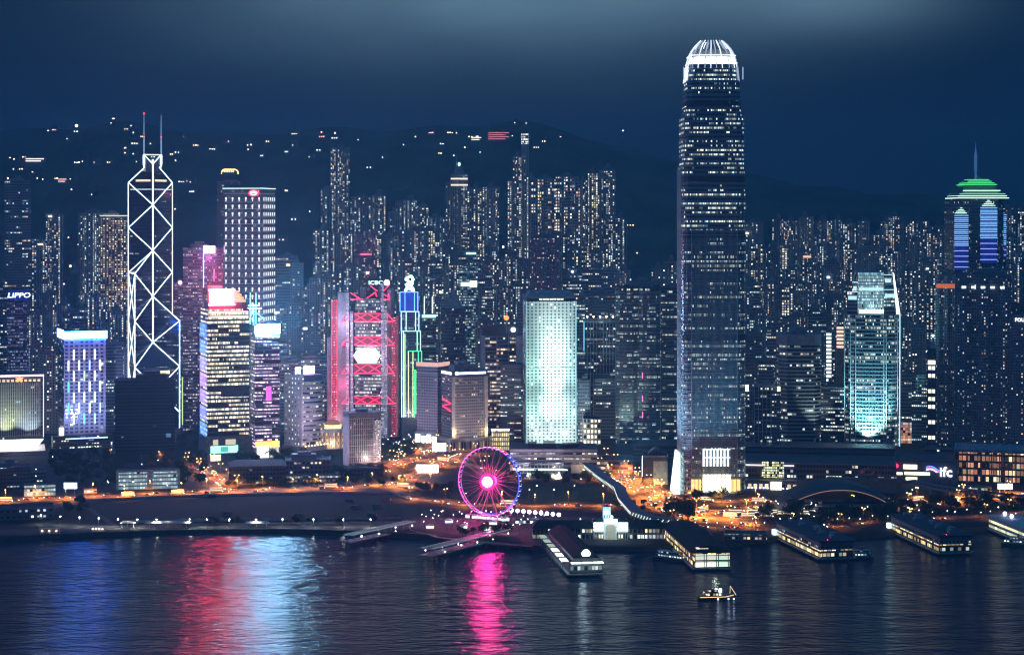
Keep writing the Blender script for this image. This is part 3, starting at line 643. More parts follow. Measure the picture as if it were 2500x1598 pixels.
def cyan_tower():
    Y = 2012.; t = T('office_tower', 'slim tower glowing violet and white beneath a bright cyan rooftop sign', 'office tower', 612, 682, 812, Y, -.15)
    mb = MB(); mb.prism(rect(t.w, t.d), 0, t.h, 0, 1)
    t.part('facade', mb, [facade('violet_floors', (.13, .13, .2), 1.3, 3.6, .9, .45, .62, .3, 0, 7, [(.75, .8, 1), (.9, .9, 1), (.8, .6, 1), (1, .95, .9), (.95, .45, .9), (.7, .9, 1)], 1.5, .3, minb=.3), M['roofing']])
    slab_bands(t, rect(t.w, t.d), 34, t.h-4, 7.2, M['dark'], .8, .5)
    mb = MB(); mb.box(t.fx(.12), t.fx(1.0), -t.d/2-1.6, -t.d/2+2, t.h+.2, t.h+9.6); t.part('rooftop_sign', mb, glow('cyan_sign', (.26, .62, 1), 620, True))
    mb = MB(); mb.box(-t.w/2, t.w/2, -t.d/2+2.2, t.d/2, t.h+.01, t.h+8); t.part('roof_plant', mb, M['dark'])
    mb = MB(); mb.box(t.fx(.45), t.fx(.66), -t.d/2-1, -t.d/2-.6, t.z(975), t.z(940)); t.part('logo_light', mb, glow('magenta_logo', (1, .1, .6), 1.5))
    mb = MB(); mb.box(t.fx(.02), t.fx(.98), -t.d/2-2, -t.d/2-.6, t.z(1087), t.z(1073)); t.part('fascia', mb, glow('orange_fascia', (1, .5, .1), 1.8))
    mb = MB(); mb.box(-t.w/2-1, t.w/2+1, -t.d/2-1.5, t.d/2, 0, t.z(1088)); t.part('podium', mb, M['pale'])
    mb = MB(); mb.box(t.fx(.08), t.fx(.55), -t.d/2-2.2, -t.d/2-1.55, 1.5, 14); t.part('screen', mb, glow('white_screen', (.95, .97, 1), 2.4, True))
    for k in range(3):
        mb = MB(); mb.box(t.fx(.6+.13*k), t.fx(.69+.13*k), -t.d/2-2, -t.d/2-1.55, 1.5, 13); t.part('shop_window', mb, glow('tallwin', (1, .85, .7), .7) if k == 0 else bpy.data.materials['tallwin'])
    # neighbour with neon tripod on the roof
    t2 = T('office_tower', 'narrow dark slab with a cyan neon tripod mast on its roof', 'office tower', 598, 640, 800, 2075., 0)
    mb = MB(); mb.prism(rect(t2.w, t2.d), 0, t2.h, 0, 1); t2.part('facade', mb, [facade('teal_slab', (.2, .3, .4), 2, 3.8, .5, .4, .25, .1, 0, 1, COOL, .7), M['roofing']])
    zb = t2.h
    def neon(p, q, m_='ledcyan', r=.45): mb = MB(); mb.tube(p, q, r, 5); return t2.part('neon_tube', mb, M[m_])
    for x in (-3.6, 2.6): neon((x, -8, t2.z(790)), (x, -8, t2.z(714)), 'ledcyan')
    neon((-8.5, -9, t2.z(752)), (8.5, -9, t2.z(752)), 'led', .9); neon((-6, -9, t2.z(745)), (6, -9, t2.z(745)), 'led', .7)
    neon((-7, -9, zb), (-1, -9, t2.z(755))); neon((-1, -9, t2.z(755)), (10, -9, t2.z(775))); neon((10, -9, t2.z(775)), (6, -9, t2.z(780))); neon((0, -9, zb), (0, -9, t2.z(740)), 'ledcyan', .7)
cyan_tower()

# --- 5 red truss bank -----------------------------------------------------------------------
def truss_bank():
    Y = 2215.; cx = 885; t = T('bank_building', 'bank with red-lit hanger trusses, steel masts and a glowing white hexagon', 'bank building', 845, 955, 728, Y, 0); s = t.s
    t.e.rotation_euler = (0, 0, 0); x = lambda px: (px-t.cx)/s; z = t.z; D = 26
    glassm = facade('bank_floors', (.10, .13, .15), 1.6, 3.9, .82, .5, .62, .25, .05, 3, [(.75, 1, .95), (.9, 1, 1), (1, .97, .85), (.6, .9, .95)], 1.1, .3, minb=.2)
    mb = MB(); mb.box(x(872), x(938), -D, D, 0, z(727), 0, 1); t.part('centre_bay', mb, [glassm, M['roofing']])
    grey = plain('bank_cladding', (.30, .29, .33), .45, .2)
    mb = MB(); mb.box(x(829), x(850), -D+3, D, 0, z(712)); t.part('service_tower', mb, grey)
    mb = MB(); mb.box(x(802), x(813), -D+8, D, 0, z(822)); t.part('service_tower', mb, grey)
    mb = MB(); mb.box(x(813.5), x(828.5), -D+5, D-5, 0, z(728)); t.part('stair_tower', mb, facade('red_stairs', (.3, .1, .12), 2.2, 3.2, .5, .4, .93, 0, 0, 1, [(1, .2, .28), (1, .04, .14), (1, .6, .6)], 1.5, minb=.3))
    mb = MB(); mb.box(x(948), x(958), -D+4, D, 0, z(705)); t.part('service_tower', mb, grey)
    mb = MB(); mb.box(x(958.5), x(970), -D+2, D-6, 0, z(772)); t.part('stair_tower', mb, bpy.data.materials['red_stairs'])
    rw = glow('red_wash', (.9, .03, .12), .16)
    for xa in (814, 827): mb = MB(); mb.tube((x(xa), -D+4.6, 6), (x(xa), -D+4.6, z(728)), .35, 4); t.part('edge_light', mb, M['ledred'])
    # ladder masts: pairs of tubes with rungs
    mt = facade('mast_lights', (.35, .36, .45), 1.0, 2.4, .5, .6, .8, 0, 0, 1, [(.7, .8, 1), (.9, .95, 1), (.35, .4, 1)], 1.3, minb=.3)
    for pa, pb, top in ((851, 857, 712), (861, 867, 760), (935, 941, 690), (943, 949, 752)):
        mb = MB(); mb.box(x(pa), x(pa)+1.4, -D-3.4, -D-2, 0, z(top)); mb.box(x(pb)-1.4, x(pb), -D-3.4, -D-2, 0, z(top))
        zz = 6
        while zz < z(top): mb.box(x(pa)+1.4, x(pb)-1.4, -D-3.1, -D-2.3, zz, zz+.6); zz += 3.9
        t.part('ladder_mast', mb, mt)
    # hanger trusses
    red = M['ledred']; rs = glow('truss_red', (.85, .02, .1), .9)
    for yt, yb in ((762, 781), (819, 838), (884, 906), (961, 979)):
        y0 = -D-2.6
        mb = MB()
        mb.tube((x(869), y0, z(yb)), (x(936), y0, z(yb)), .55, 4); mb.tube((x(869), y0, z(yt)), (x(936), y0, z(yt)), .45, 4)
        for a, b_ in (((869, yt), (902, yb)), ((902, yb), (936, yt)), ((869, yb), (902, yt)), ((902, yt), (936, yb))):
            mb.tube((x(a[0]), y0-.3, z(a[1])), (x(b_[0]), y0-.3, z(b_[1])), .5, 4)
        t.part('truss', mb, red)
        for sgn, xa, xb in ((-1, 857, 839), (1, 949, 966)):
            mb = MB(); mb.tube((x(xa), y0, z(yt)), (x(xb), y0, z(yb)), .7, 4); mb.tube((x(xa), y0, z(yb)), (x(xb), y0, z(yb)), .7, 4); mb.tube((x(xa), y0, z(yt)), (x(xa), y0, z(yb)), .5, 4); t.part('truss_arm', mb, red)
        mb = MB(); mb.box(x(869), x(936), -D-.9, -D-.3, z(yb), z(yt)); t.part('refuge_floor', mb, rw)
    # roof-top arms and truss stubs
    for a, b_ in (((861, 712), (882, 725)), ((861, 728), (890, 727)), ((900, 725), (921, 711)), ((921, 711), (924, 722)), ((908, 695), (925, 708)), ((938, 714), (952, 722)), ((938, 728), (955, 728)), ((955, 728), (952, 714)), ((940, 708), (956, 692))):
        mb = MB(); mb.tube((x(a[0]), -D-2, z(a[1])), (x(b_[0]), -D-2, z(b_[1])), .75, 4); t.part('roof_arm', mb, red)
    mb = MB(); mb.box(x(925), x(936), -4, 8, z(727), z(699)); mb.box(x(880), x(893), -6, 6, z(727), z(700)); t.part('roof_plant', mb, M['concrete'])
    mb = MB(); mb.tube((x(928), 0, z(699)), (x(928), 0, z(690)), .7, 5); t.part('mast', mb, M['steel'])
    # hexagon
    hx = [(868, 863), (880, 846), (921, 846), (933, 863), (921, 881), (880, 881)]
    hw = glow('hexagon_white', (1, .93, .95), 3.0, True); mb = MB()
    for lo, hi in ((868, 900.4), (901.6, 933)):
        pts = [p for p in hx if lo-1 <= p[0] <= hi+1]
        full = ([(900.4, 846), (880, 846), (868, 863), (880, 881), (900.4, 881)] if lo == 868 else [(901.6, 881), (921, 881), (933, 863), (921, 846), (901.6, 846)])
        n = len(full); mb.add([(x(a), -D-4.2, z(b_)) for a, b_ in full]+[(x(a), -D-3.7, z(b_)) for a, b_ in full], [list(range(n)), list(range(n, 2*n))[::-1]]+[[i, (i+1) % n, n+(i+1) % n, n+i] for i in range(n)])
    t.part('hexagon_sign', mb, hw)
    mb = MB(); mb.box(x(868), x(934), -D-1.4, -D-.2, 0, 10); t.part('base_glow', mb, glow('banking_hall', (.9, .95, 1), 1.2))
    glowlamp(t.e, (x(840), -D-18, 60), (1, .12, .3), 34000, 4); glowlamp(t.e, (x(820), -D-16, 20), (1, .45, .55), 24000, 4); glowlamp(t.e, (x(845), -D-30, 130), (.75, .5, .8), 80000, 4); glowlamp(t.e, (x(905), -D-30, 100), (.9, .3, .45), 90000, 4)
truss_bank()

# --- 6 stepped neon tower --------------------------------------------------------------------
def neon_steps():
    Y = 2190.; t = T('bank_building', 'narrow stepped tower edged in blue, white and green neon with figure sign', 'bank building', 978, 1031, 712, Y, 0); s = t.s
    x = lambda px: (px-t.cx)/s; z = t.z; t.e.rotation_euler = (0, 0, 0)
    fm = facade('neon_tower_wall', (.09, .12, .2), 1.8, 3.6, .7, .45, .35, .2, 0, 4, COOL, .7, .3)
    blue = glow('neon_blue', (.08, .3, 1), 3); wb = glow('neon_ice', (.5, .8, 1), 1.8); gr = M['ledgreen']; yg = glow('neon_lime', (.7, 1, .35), 1.6)
    st = [(978, 1021, 712, 759, blue, -10), (981, 1024, 759, 806, wb, -12), (984, 1028, 806, 854, glow('neon_mint', (.4, 1, .7), 1.8), -14), (998, 1031, 854, 1014, gr, -16), (982, 998, 806, 1014, wb, -15.5)]
    for i, (a, b_, yt, yb, m_, yf) in enumerate(st):
        mb = MB(); mb.box(x(a), x(b_)-(0.1 if i == 4 else 0), yf, 14, 0 if i > 2 else z(yb)-10, z(yt)-(.1*i)); t.part('setback', mb, [fm])
        lines = [((a, yb), (a, yt)), ((a, yt), (b_, yt)), ((b_, yt), (b_, yb))] if i != 4 else [((982.5, 1014), (982.5, 806)), ((987, 1014), (987, 806)), ((990.5, 1014), (990.5, 812))]
        if i < 3: lines += [((a+12, yt), (a+12, yb)), ((b_-8, yt), (b_-8, yb))]
        if i == 3: lines = [((999, 1014), (999, 854)), ((1010, 1014), (1010, 856)), ((998, 854), (1031, 854)), ((1031, 854), (1031, 900)), ((1023, 854), (1023, 895)), ((1014, 900), (1014, 1014)), ((1014, 900), (1018, 900))]
        if i == 0: lines += [((a, yb), (b_, yb))]
        for k, (p, q) in enumerate(lines):
            mb = MB(); mb.tube((x(p[0]), yf-.5, z(p[1])), (x(q[0]), yf-.5, z(q[1])), .55, 4)
            mm = m_
            if i == 3: mm = [yg, yg, gr, gr, gr, gr, gr][k]
            if i == 4 and k > 1: mm = yg
            t.part('neon_tube', mb, mm)
    mb = MB(); mb.box(x(1014.5), x(1018), -16.6, -16.1, z(1000), z(902)); t.part('neon_panel', mb, glow('green_wash', (.05, 1, .25), 1.3))
    mb = MB(); mb.box(x(979), x(1020), -10.2, -10.05, z(758), z(713)); t.part('neon_panel', mb, glow('blue_wash', (.02, .06, .8), .5))
    mb = MB(); mb.box(x(984), x(1030), -17.5, 14.1, 0, z(1016)); t.part('podium', mb, M['granite'])
    # interlaced ribbon sign
    cy_ = glow('ribbon_cyan', (.35, .85, 1), 7, True); sg = empty('sign', (x(1000), -8, z(691))); sg.parent = t.e
    for (ax, az_, bx, bz) in ((-4.5, 5, 2.5, 9), (2.5, 9, 5, 3.5), (-4.5, 5, 4.5, -1), (-4.5, -2, 5, 3.5), (-5, -9, -2, -4), (-2, -4, 4, -5), (4, -5, 5.5, -9), (-3, -2, 3.5, -8), (3.5, -1, -4, -8)):
        mb = MB(); mb.tube((ax, 0, az_), (bx, 0, bz), 1.25, 6); mb.build('ribbon', cy_, sg)
    mb = MB(); mb.tube((0, 0, -12), (0, 0, -6), .5, 5); mb.build('sign_post', M['steel'], sg)
neon_steps()

# --- 7 porthole tower --------------------------------------------------------------------
def porthole():
    Y = 2141.; t = T('office_tower', 'white tower of round porthole windows floodlit in white and aqua', 'office tower', 1276, 1406, 733, Y, -.075); s = t.s
    mat = facade('porthole_wall', (.62, .70, .68), t.w/13.0, 3.72, 1.02, 1.02, .12, .06, .2, 1, [(.9, 1, .95), (1, 1, .95), (.7, 1, .9)], 1.6, .5, (.01, .03, .04), circle=True, minb=.4)
    mb = MB(); mb.prism([(x_+0, y_) for x_, y_ in rect(t.w, t.d)], 0, t.h, 0, 1, u0=0.); t.part('facade', mb, [mat, M['roofing']])
    mb = MB(); mb.box(-t.w/2+1, t.w/2-1, -t.d/2+1, t.d/2-1, t.h+.01, t.h+4.5); t.part('roof_band', mb, M['dark'])
    mb = MB()
    for k in range(7): mb.box(t.fx(.26)+k*4, t.fx(.26)+k*4+3.2, -t.d/2+.7, -t.d/2+.95, t.h+1.6, t.h+3.2)
    t.part('roof_window', mb, glow('roofwin', (1, .92, .7), 1.4))
    mb = MB(); a, b_ = t.w/2, t.d/2; mb.prism(rect(t.w-.4, t.d-.4), t.h+4.55, t.h+11, shrink=rect(t.w*.82, t.d*.8)); t.part('roof', mb, plain('hat_cladding', (.25, .32, .34), .5))
    for py in (893, 981, 1046): mb = MB(); mb.box(-t.w/2-.15, t.w/2+.15, -t.d/2-.35, -t.d/2-.02, t.z(py)-.35, t.z(py)+.35); t.part('expansion_joint', mb, M['steel'])
    for xx in (-t.w/2, t.w/2): mb = MB(); mb.box(xx-.5, xx+.5, -t.d/2-.6, -t.d/2+.4, 0, t.h+.3); t.part('corner_edge', mb, glow('edge_aqua', (.35, .75, .85), .55))
    for zt_, wt_, an in ((45, 330000, 44), (85, 1000000, 30), (130, 2000000, 24)):
        flood(t.e, (2, -t.d/2-40, 13), (3, -t.d/2, zt_), (.94, 1, .97), wt_, an, 1, 1.)
    flood(t.e, (-14, -t.d/2-34, 10), (-10, -t.d/2, 8), (.85, 1, .97), 70000, 120, 1, 1.); flood(t.e, (18, -t.d/2-34, 10), (14, -t.d/2, 8), (.85, 1, .97), 70000, 120, 1, 1.)
    for xx, c_ in ((-22, (.6, 1, .86)), (25, (.6, .97, 1))):
        flood(t.e, (xx, -t.d/2-46, 13), (xx, -t.d/2, 60), c_, 260000, 80, 1, 1.); flood(t.e, (xx, -t.d/2-46, 13), (xx*.9, -t.d/2, 140), c_, 900000, 48, 1, 1.)
porthole()

# --- 8 curved cyan tower ------------------------------------------------------------------------
def curved_cyan():
    Y = 2133.; t = T('office_tower', 'rounded glass tower floodlit cyan at its foot with a lit crown', 'office tower', 2062, 2193, 762, Y, 0); s = t.s; x = lambda px: (px-t.cx)/s; z = t.z
    hw = t.w/2; n = 28
    def plan(a, b_): return [(a*math.copysign(abs(math.cos(q))**.5, math.cos(q)), b_*math.copysign(abs(math.sin(q))**.5, math.sin(q))) for q in [2*PI*(i+.5)/n-PI/2*0 for i in range(n)]]
    mat = facade('cyan_tower_wall', (.28, .36, .42), 1.6, 4.2, .8, .5, .32, .34, 0, 7, GREEN, 1.1, .3, metal=.2, minb=.1)
    mb = MB(); mb.prism(plan(hw, 26), 0, z(765), 0, 1); t.part('shaft', mb, [mat, M['roofing']])
    mb = MB(); zz = 8.
    while zz < z(770): mb.prism(plan(hw+.5, 26.5), zz, zz+1.1); zz += 4.2
    t.part('floor_band', mb, plain('cyan_band', (.36, .46, .5), .4, .3))
    for px in (2064, 2078, 2090, 2157, 2163, 2189):
        mb = MB(); mb.box(x(px)-.4, x(px)+.4, -27.2, -25, 0, z(775)); t.part('facade_rib', mb, M['white'])
    # crown steps
    lit = facade('crown_wall', (.35, .45, .5), 1.5, 3.6, .72, .75, .97, .05, 0, 1, [(.5, .95, 1), (.8, 1, 1), (.4, .85, 1)], .7, .3, minb=.35)
    hot = glow('crown_cyan', (.75, 1, .98), 2.0); ed = glow('crown_edge', (.5, .85, .95), .9)
    mb = MB(); mb.box(x(2095), x(2157), -23, 20, z(765)+.01, z(664)); t.part('crown_core', mb, [lit])
    mb = MB(); mb.box(x(2098), x(2156), -24.5, -23.05, z(762), z(753)); t.part('crown_light', mb, hot)
    mb = MB(); mb.box(x(2098), x(2156), -24, -23.05, z(707), z(700)); t.part('crown_light', mb, ed)
    for i, (a, b_, yt, yb) in enumerate(((2070, 2094.5, 712, 765), (2157.5, 2186, 706, 765), (2082, 2094.5, 688, 712), (2157.5, 2176, 670, 706))):
        mb = MB(); mb.box(x(a), x(b_), -18, 18, z(yb)+.05, z(yt)); t.part('crown_step', mb, [bpy.data.materials['cyan_tower_wall']])
        mb = MB(); mb.box(x(a)+1, x(b_)-1, -18.8, -18.05, z(yt+18), z(yt+9)); t.part('crown_light', mb, ed)
        mb = MB(); mb.box(x(a), x(b_), -18.5, -17.5, z(yt)+.02, z(yt)+.8); t.part('crown_edge', mb, ed)
    mb = MB(); mb.add([(x(2178), -19, z(663)), (x(2181), -19, z(665)), (x(2196), -19, z(764)), (x(2187), -19, z(764)), (x(2178), -10, z(663)), (x(2181), -10, z(665)), (x(2196), -10, z(764)), (x(2187), -10, z(764))], [[0, 3, 2, 1], [4, 5, 6, 7], [0, 4, 7, 3], [1, 2, 6, 5], [0, 1, 5, 4], [3, 7, 6, 2]]); t.part('crown_blade', mb, glow('blade_white', (.75, .97, 1), 1.8))
    mb = MB(); mb.tube((x(2194), -20, 0), (x(2195), -20, z(764)), .7, 5); t.part('edge_light', mb, ed)
    for sx in (2083, 2172):
        mb = MB(); P = [(x(sx), -12, z(690)), (x(sx)+4 if sx < 2100 else x(sx)-3, -10, z(642))]; mb.tube(P[0], P[1], .9, 5); t.part('crown_claw', mb, M['steel'])
    for k in range(9):
        a = 2090+k*8; mb = MB(); mb.tube((x(a), -14, z(664)), (x(a+(2124-a)*.15), -8, z(641)), .4, 4); t.part('crown_claw', mb, M['steel'])
    flood(t.e, (0, -62, 10), (0, -26, 60), (.25, .85, 1), 520000, 75); flood(t.e, (-4, -50, 6), (-2, -26, 34), (.6, 1, .9), 300000, 80); flood(t.e, (0, -50, z(765)+8), (0, -20, z(720)), (.4, .9, 1), 12000, 70)
curved_cyan()

# --- 9 green roofed spire tower --------------------------------------------------------------
def spire_tower():
    Y = 2350.; t = T('skyscraper', 'blue-striped tower with green pyramid roof and tall dark spire', 'skyscraper', 2313, 2449, 486, Y, 0); s = t.s; x = lambda px: (px-t.cx)/s; z = t.z
    t.e.rotation_euler = (0, 0, 0); t.d = 50
    mat = facade('spire_tower_wall', (.16, .2, .26), 1.7, 4., .6, .5, .22, .14, .1, 2, COOL, .55, .3, minb=.1)
    P = [(x(2316), -18), (x(2330), -30), (x(2376), -33), (x(2418), -33), (x(2440), -20), (x(2449), 0), (x(2445), 28), (x(2318), 28)]
    mb = MB(); mb.prism(P, 0, z(486), 0, 1); t.part('shaft', mb, [mat, M['roofing']])
    grn = glow('green_line', (.10, 1, .3), .7); wg = glow('green_white', (.6, 1, .8), 1.2); grs = glow('green_soft', (.02, .6, .1), .22)
    for yl, a, b_, m_ in ((485, 2319, 2446, wg), (480, 2325, 2441, wg), (475, 2330, 2437, grn), (467, 2340, 2425, wg)):
        mb = MB(); mb.box(x(a), x(b_), -34.5, 26, z(yl), z(yl)+1.1); t.part('roof_light_line', mb, m_)
    mb = MB(); mb.prism([(x(2319), -33), (x(2446), -33), (x(2446), 25), (x(2319), 25)], z(486)+.02, z(440), shrink=[(x(2358), -12), (x(2408), -12), (x(2408), 10), (x(2358), 10)]); t.part('roof', mb, M['dark'])
    for k, (yl, a, b_) in enumerate(((452, 2344, 2421), (448, 2349, 2416), (444, 2356, 2411), (440, 2360, 2406))):
        mb = MB(); mb.box(x(a), x(b_), -27+k*3, 20-k*2, z(yl)-.1, z(yl)+.9); t.part('roof_light_line', mb, grn)
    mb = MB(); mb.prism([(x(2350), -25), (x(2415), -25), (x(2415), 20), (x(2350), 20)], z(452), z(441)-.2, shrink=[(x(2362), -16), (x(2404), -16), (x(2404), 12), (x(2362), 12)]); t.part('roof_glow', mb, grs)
    for q in (0, 1): 
        a = PI*q; mb = MB(); mb.tube((x(2382)-9, 0, z(441)), (x(2382), 0, z(426)), .5, 4); mb.tube((x(2382)+9, 0, z(441)), (x(2382), 0, z(426)), .5, 4) if q else None; t.part('spire_stay', mb, M['steel'])
    mb = MB(); px = x(2382)
    for (y0, r0, y1, r1) in ((441, 1.5, 425, 1.4), (425, 1.2, 405, 2.2), (405, 2.2, 385, 1.8), (385, 2.4, 372, 1.4), (372, 1.2, 362, .7), (362, .5, 346, .2)): mb.tube((px, 0, z(y0)), (px, 0, z(y1)), r0, 7, 0, r1)
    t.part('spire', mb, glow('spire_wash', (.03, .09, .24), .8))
    cols = {'b': glow('stripe_blue', (.22, .55, 1), 1.0), 'v': glow('stripe_violet', (.4, .4, 1), .9), 'g': wg}
    for (a, b_, y_, cy0, cy1, peak) in ((2316, 2349, -31, 526, 657, 2334), (2377, 2417, -34, 508, 640, 2398), (2443, 2450, -12, 524, 628, None)):
        bayw = x(b_)-x(a); mb = MB(); mb.box(x(a), x(b_), y_, y_+12, z(660), z(cy0)); t.part('bay', mb, [mat])
        py = cy0; k = 0
        while py < cy1:
            mb = MB(); mb.box(x(a)-.2, x(b_)+.2, y_-.7, y_-.1, z(py)-.5, z(py)+.5); t.part('stripe_light', mb, cols['b'] if py < cy0+85 else cols['v']); py += (4.2 if k % 3 else 6) if py < cy0+72 else 13; k += 1
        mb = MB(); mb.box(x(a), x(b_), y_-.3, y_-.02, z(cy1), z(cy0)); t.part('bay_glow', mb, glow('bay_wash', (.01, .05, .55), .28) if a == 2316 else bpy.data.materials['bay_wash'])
        if peak:
            for q in range(4):
                f = (q+1)/4.6; mb = MB(); mb.box(x(a)+f*bayw/2, x(b_)-f*bayw/2, y_-.6, y_+6, z(cy0-5-q*4), z(cy0-5-q*4)+.9); t.part('stripe_light', mb, wg)
spire_tower()
# ---------------------------------------------------------------- other front-row buildings
def ledstrip_tower():
    t = T('office_tower', 'blue-topped concrete tower with punched windows and vertical white light strips', 'office tower', 143, 257, 824, 2115., -.13)
    mat = facade('punched_wall', (.36, .36, .42), t.w/8.3, 4.15, .56, .52, .07, .03, 0, 1, [(1, 1, .9), (.8, .9, 1)], 1.2, .6, (.015, .018, .03), zoff=1)
    mb = MB(); mb.prism(rect(t.w, t.d), 0, t.h, 0, 1); t.part('facade', mb, [mat, M['roofing']])
    mb = MB(); mb.box(-t.w/2-1, t.w/2+1, -t.d/2-1.6, -t.d/2-.1, t.h+.4, t.h+8.5); t.part('crown_sign', mb, glow('blue_crown', (.02, .14, 1), 75, True))
    mb = MB(); mb.box(-t.w/2-1.2, -t.w/2-.1, -t.d/2, t.d/2, t.h+.4, t.h+10); t.part('crown_sign', mb, glow('blue_crown_side', (.3, .5, 1), 6))
    mb = MB(); mb.box(-t.w/2+.5, t.w/2-.5, -t.d/2+.5, t.d/2-.5, t.h+.02, t.h+8); t.part('roof_plant', mb, M['dark'])
    strip = [glow('strip_white', (.7, .8, 1), 2.2), glow('strip_cyan', (.1, .75, 1), 1.6), glow('strip_blue', (.35, .5, 1), 1.8)]
    for r_ in range(7):
        for k in range(3 if r_ % 2 == 0 else 4):
            px = (181+24.2*k) if r_ % 2 == 0 else (169+24.2*k)
            f = (px-159)/(255-159); zc = t.z(862+25.8*r_); mb = MB(); xx = t.fx(f)
            mb.box(xx-.75, xx+.75, -t.d/2-.9, -t.d/2-.3, zc-5.6, zc+5.6); t.part('light_strip', mb, strip[1] if (r_ in (3, 5) and k == 0) or (r_ == 6 and k == 1) else strip[(r_+k) % 5 == 3 and 2 or 0])
    mb = MB(); mb.box(-t.w*.8, t.w*.62, -t.d*.75, -t.d/2-.3, 0, 15); t.part('podium', mb, facade('dark_podium', (.08, .09, .12), 3, 3.8, .7, .35, .4, .2, 0, 3, COOL, 1.5))
    mb = MB(); mb.box(-t.w*.5, t.w*.5, -t.d*.75-.6, -t.d*.75-.05, 11, 12.4); t.part('canopy_light', mb, glow('canopy_bluewhite', (.4, .6, 1), 1.5))
    mb = MB(); mb.box(-t.w/2-3.5, -t.w/2-.2, -t.d*.5, -t.d*.2, 4, 22); t.part('corner_light', mb, glow('corner_hot', (.8, .8, 1), 3)); flood(t.e, (0, -110, 30), (0, -t.d/2, 75), (.38, .48, 1), 600000, 84); flood(t.e, (-50, -20, 17), (-t.w/2, 0, 80), (.4, .5, 1), 50000, 80)  # far flood added to even out the lavender light on the front
ledstrip_tower()
def star_tower():
    t = T('office_building', 'white-finned slab with a red star and pink-lit roof edge', 'office building', -35, 103, 914, 2062., 0)
    mat = facade('fin_slab_wall', (.10, .12, .14), 2.1, 3.9, .8, .5, .12, .1, 0, 5, GREEN, .9, .35)
    mb = MB(); mb.prism(rect(t.w, t.d), 16, t.h, 0, 1); t.part('facade', mb, [mat, M['roofing']])
    n = 30; fm = plain('white_fin', (.7, .72, .68), .5)
    for k in range(n+1):
        xx = t.fx(.01+.93*k/n); mb = MB(); mb.box(xx-.32, xx+.32, -t.d/2-1.3, -t.d/2+.01, 20, t.h-7); t.part('facade_fin', mb, fm)
    mb = MB(); mb.box(-t.w/2-.6, t.w/2+.6, -t.d/2-1.5, -t.d/2+1, t.h, t.h+1.8); t.part('roof_edge_light', mb, glow('edge_pink', (1, .72, .85), 2))
    mb = MB(); mb.box(t.w/2-.4, t.w/2+.5, -t.d/2-1.4, -t.d/2-.5, 18, t.h-.05); t.part('edge_light', mb, glow('edge_soft', (.95, .8, .95), 1.0))
    mb = MB()
    for k in range(12): mb.box(t.fx(.08)+k*4.6, t.fx(.08)+k*4.6+3, -t.d/2-1.6, -t.d/2-1.0, t.h-5.5, t.h-3)
    t.part('name_sign', mb, glow('sign_peach', (1, .75, .5), .8))
    sx = t.fx((47+35)/138.); mb = MB(); pts = []
    for i in range(10):
        r_ = 4.4 if i % 2 == 0 else 1.9; a = PI/2+i*PI/5; pts.append((sx+r_*math.cos(a), t.h-2.5+r_*math.sin(a)))
    mb.add([(a, -t.d/2-2.6, b_) for a, b_ in pts]+[(a, -t.d/2-1.7, b_) for a, b_ in pts], [list(range(10))[::-1], list(range(10, 20))]+[[i, (i+1) % 10, 10+(i+1) % 10, 10+i] for i in range(10)]); t.part('star', mb, glow('star_red', (1, .16, .05), 4, True))
    # undercut lit soffit and podium
    w_, d_ = t.w/2, t.d/2
    mb = MB(); mb.add([(-w_+2, -d_-2, 4), (w_-10, -d_-2, 4), (w_, -d_-3, 15.8), (-w_, -d_-3, 15.8), (-w_+2, d_, 4), (w_-10, d_, 4), (w_, d_, 15.8), (-w_, d_, 15.8)], [[0, 1, 2, 3], [5, 4, 7, 6], [1, 5, 6, 2], [4, 0, 3, 7], [3, 2, 6, 7], [1, 0, 4, 5]]); t.part('lit_undercroft', mb, glow('undercroft', (1, .93, .82), 2.4, True))
    mb = MB(); mb.box(-w_-5, w_+2, -d_-8, d_, 0, 3.9); t.part('podium', mb, M['pale'])
    flood(t.e, (-8, -d_-16, 17), (-10, -d_, 70), (.9, 1, .6), 110000, 90); flood(t.e, (-28, -d_-16, 17), (-28, -d_, 70), (.5, 1, .8), 80000, 80); flood(t.e, (16, -d_-20, 17), (16, -d_, 60), (.7, .9, 1), 90000, 90)
star_tower()
def dark_block():
    t = T('office_building', 'windowless-looking dark navy block with faint floor lines', 'office building', 283, 425, 927, 1985., 0)
    mb = MB(); mb.prism(rect(t.w, t.d*.6), 12, t.h, 0, 1); t.part('facade', mb, [facade('unlit_wall', (.035, .045, .075), 3, 3.6, .8, .4, .004, 0, 0, 1, COOL, .6, .5, (.02, .03, .05)), M['roofing']])
    mb = MB(); zz = 18
    while zz < t.h: mb.box(-t.w/2-.3, t.w/2+.3, -t.d*.3-.5, -t.d*.3-.02, zz, zz+.5); zz += 10.6
    t.part('floor_line', mb, plain('floor_line', (.1, .14, .22), .5))
    mb = MB(); mb.box(t.w/2-9, t.w/2-4, -t.d*.3-.9, -t.d*.3-.3, 26, 30); t.part('emblem', mb, glow('emblem_blue', (.1, .22, .4), .6))
    mb = MB(); mb.prism(rect(t.w*.8, t.d*.45), 0, 11.98, shrink=rect(t.w*.98, t.d*.58)); t.part('base', mb, M['dark'])
    parapet(t, rect(t.w, t.d*.6), t.h, M['dark']); roof_kit(t, t.h, t.w, t.d*.6, mat=M['dark'])
dark_block()
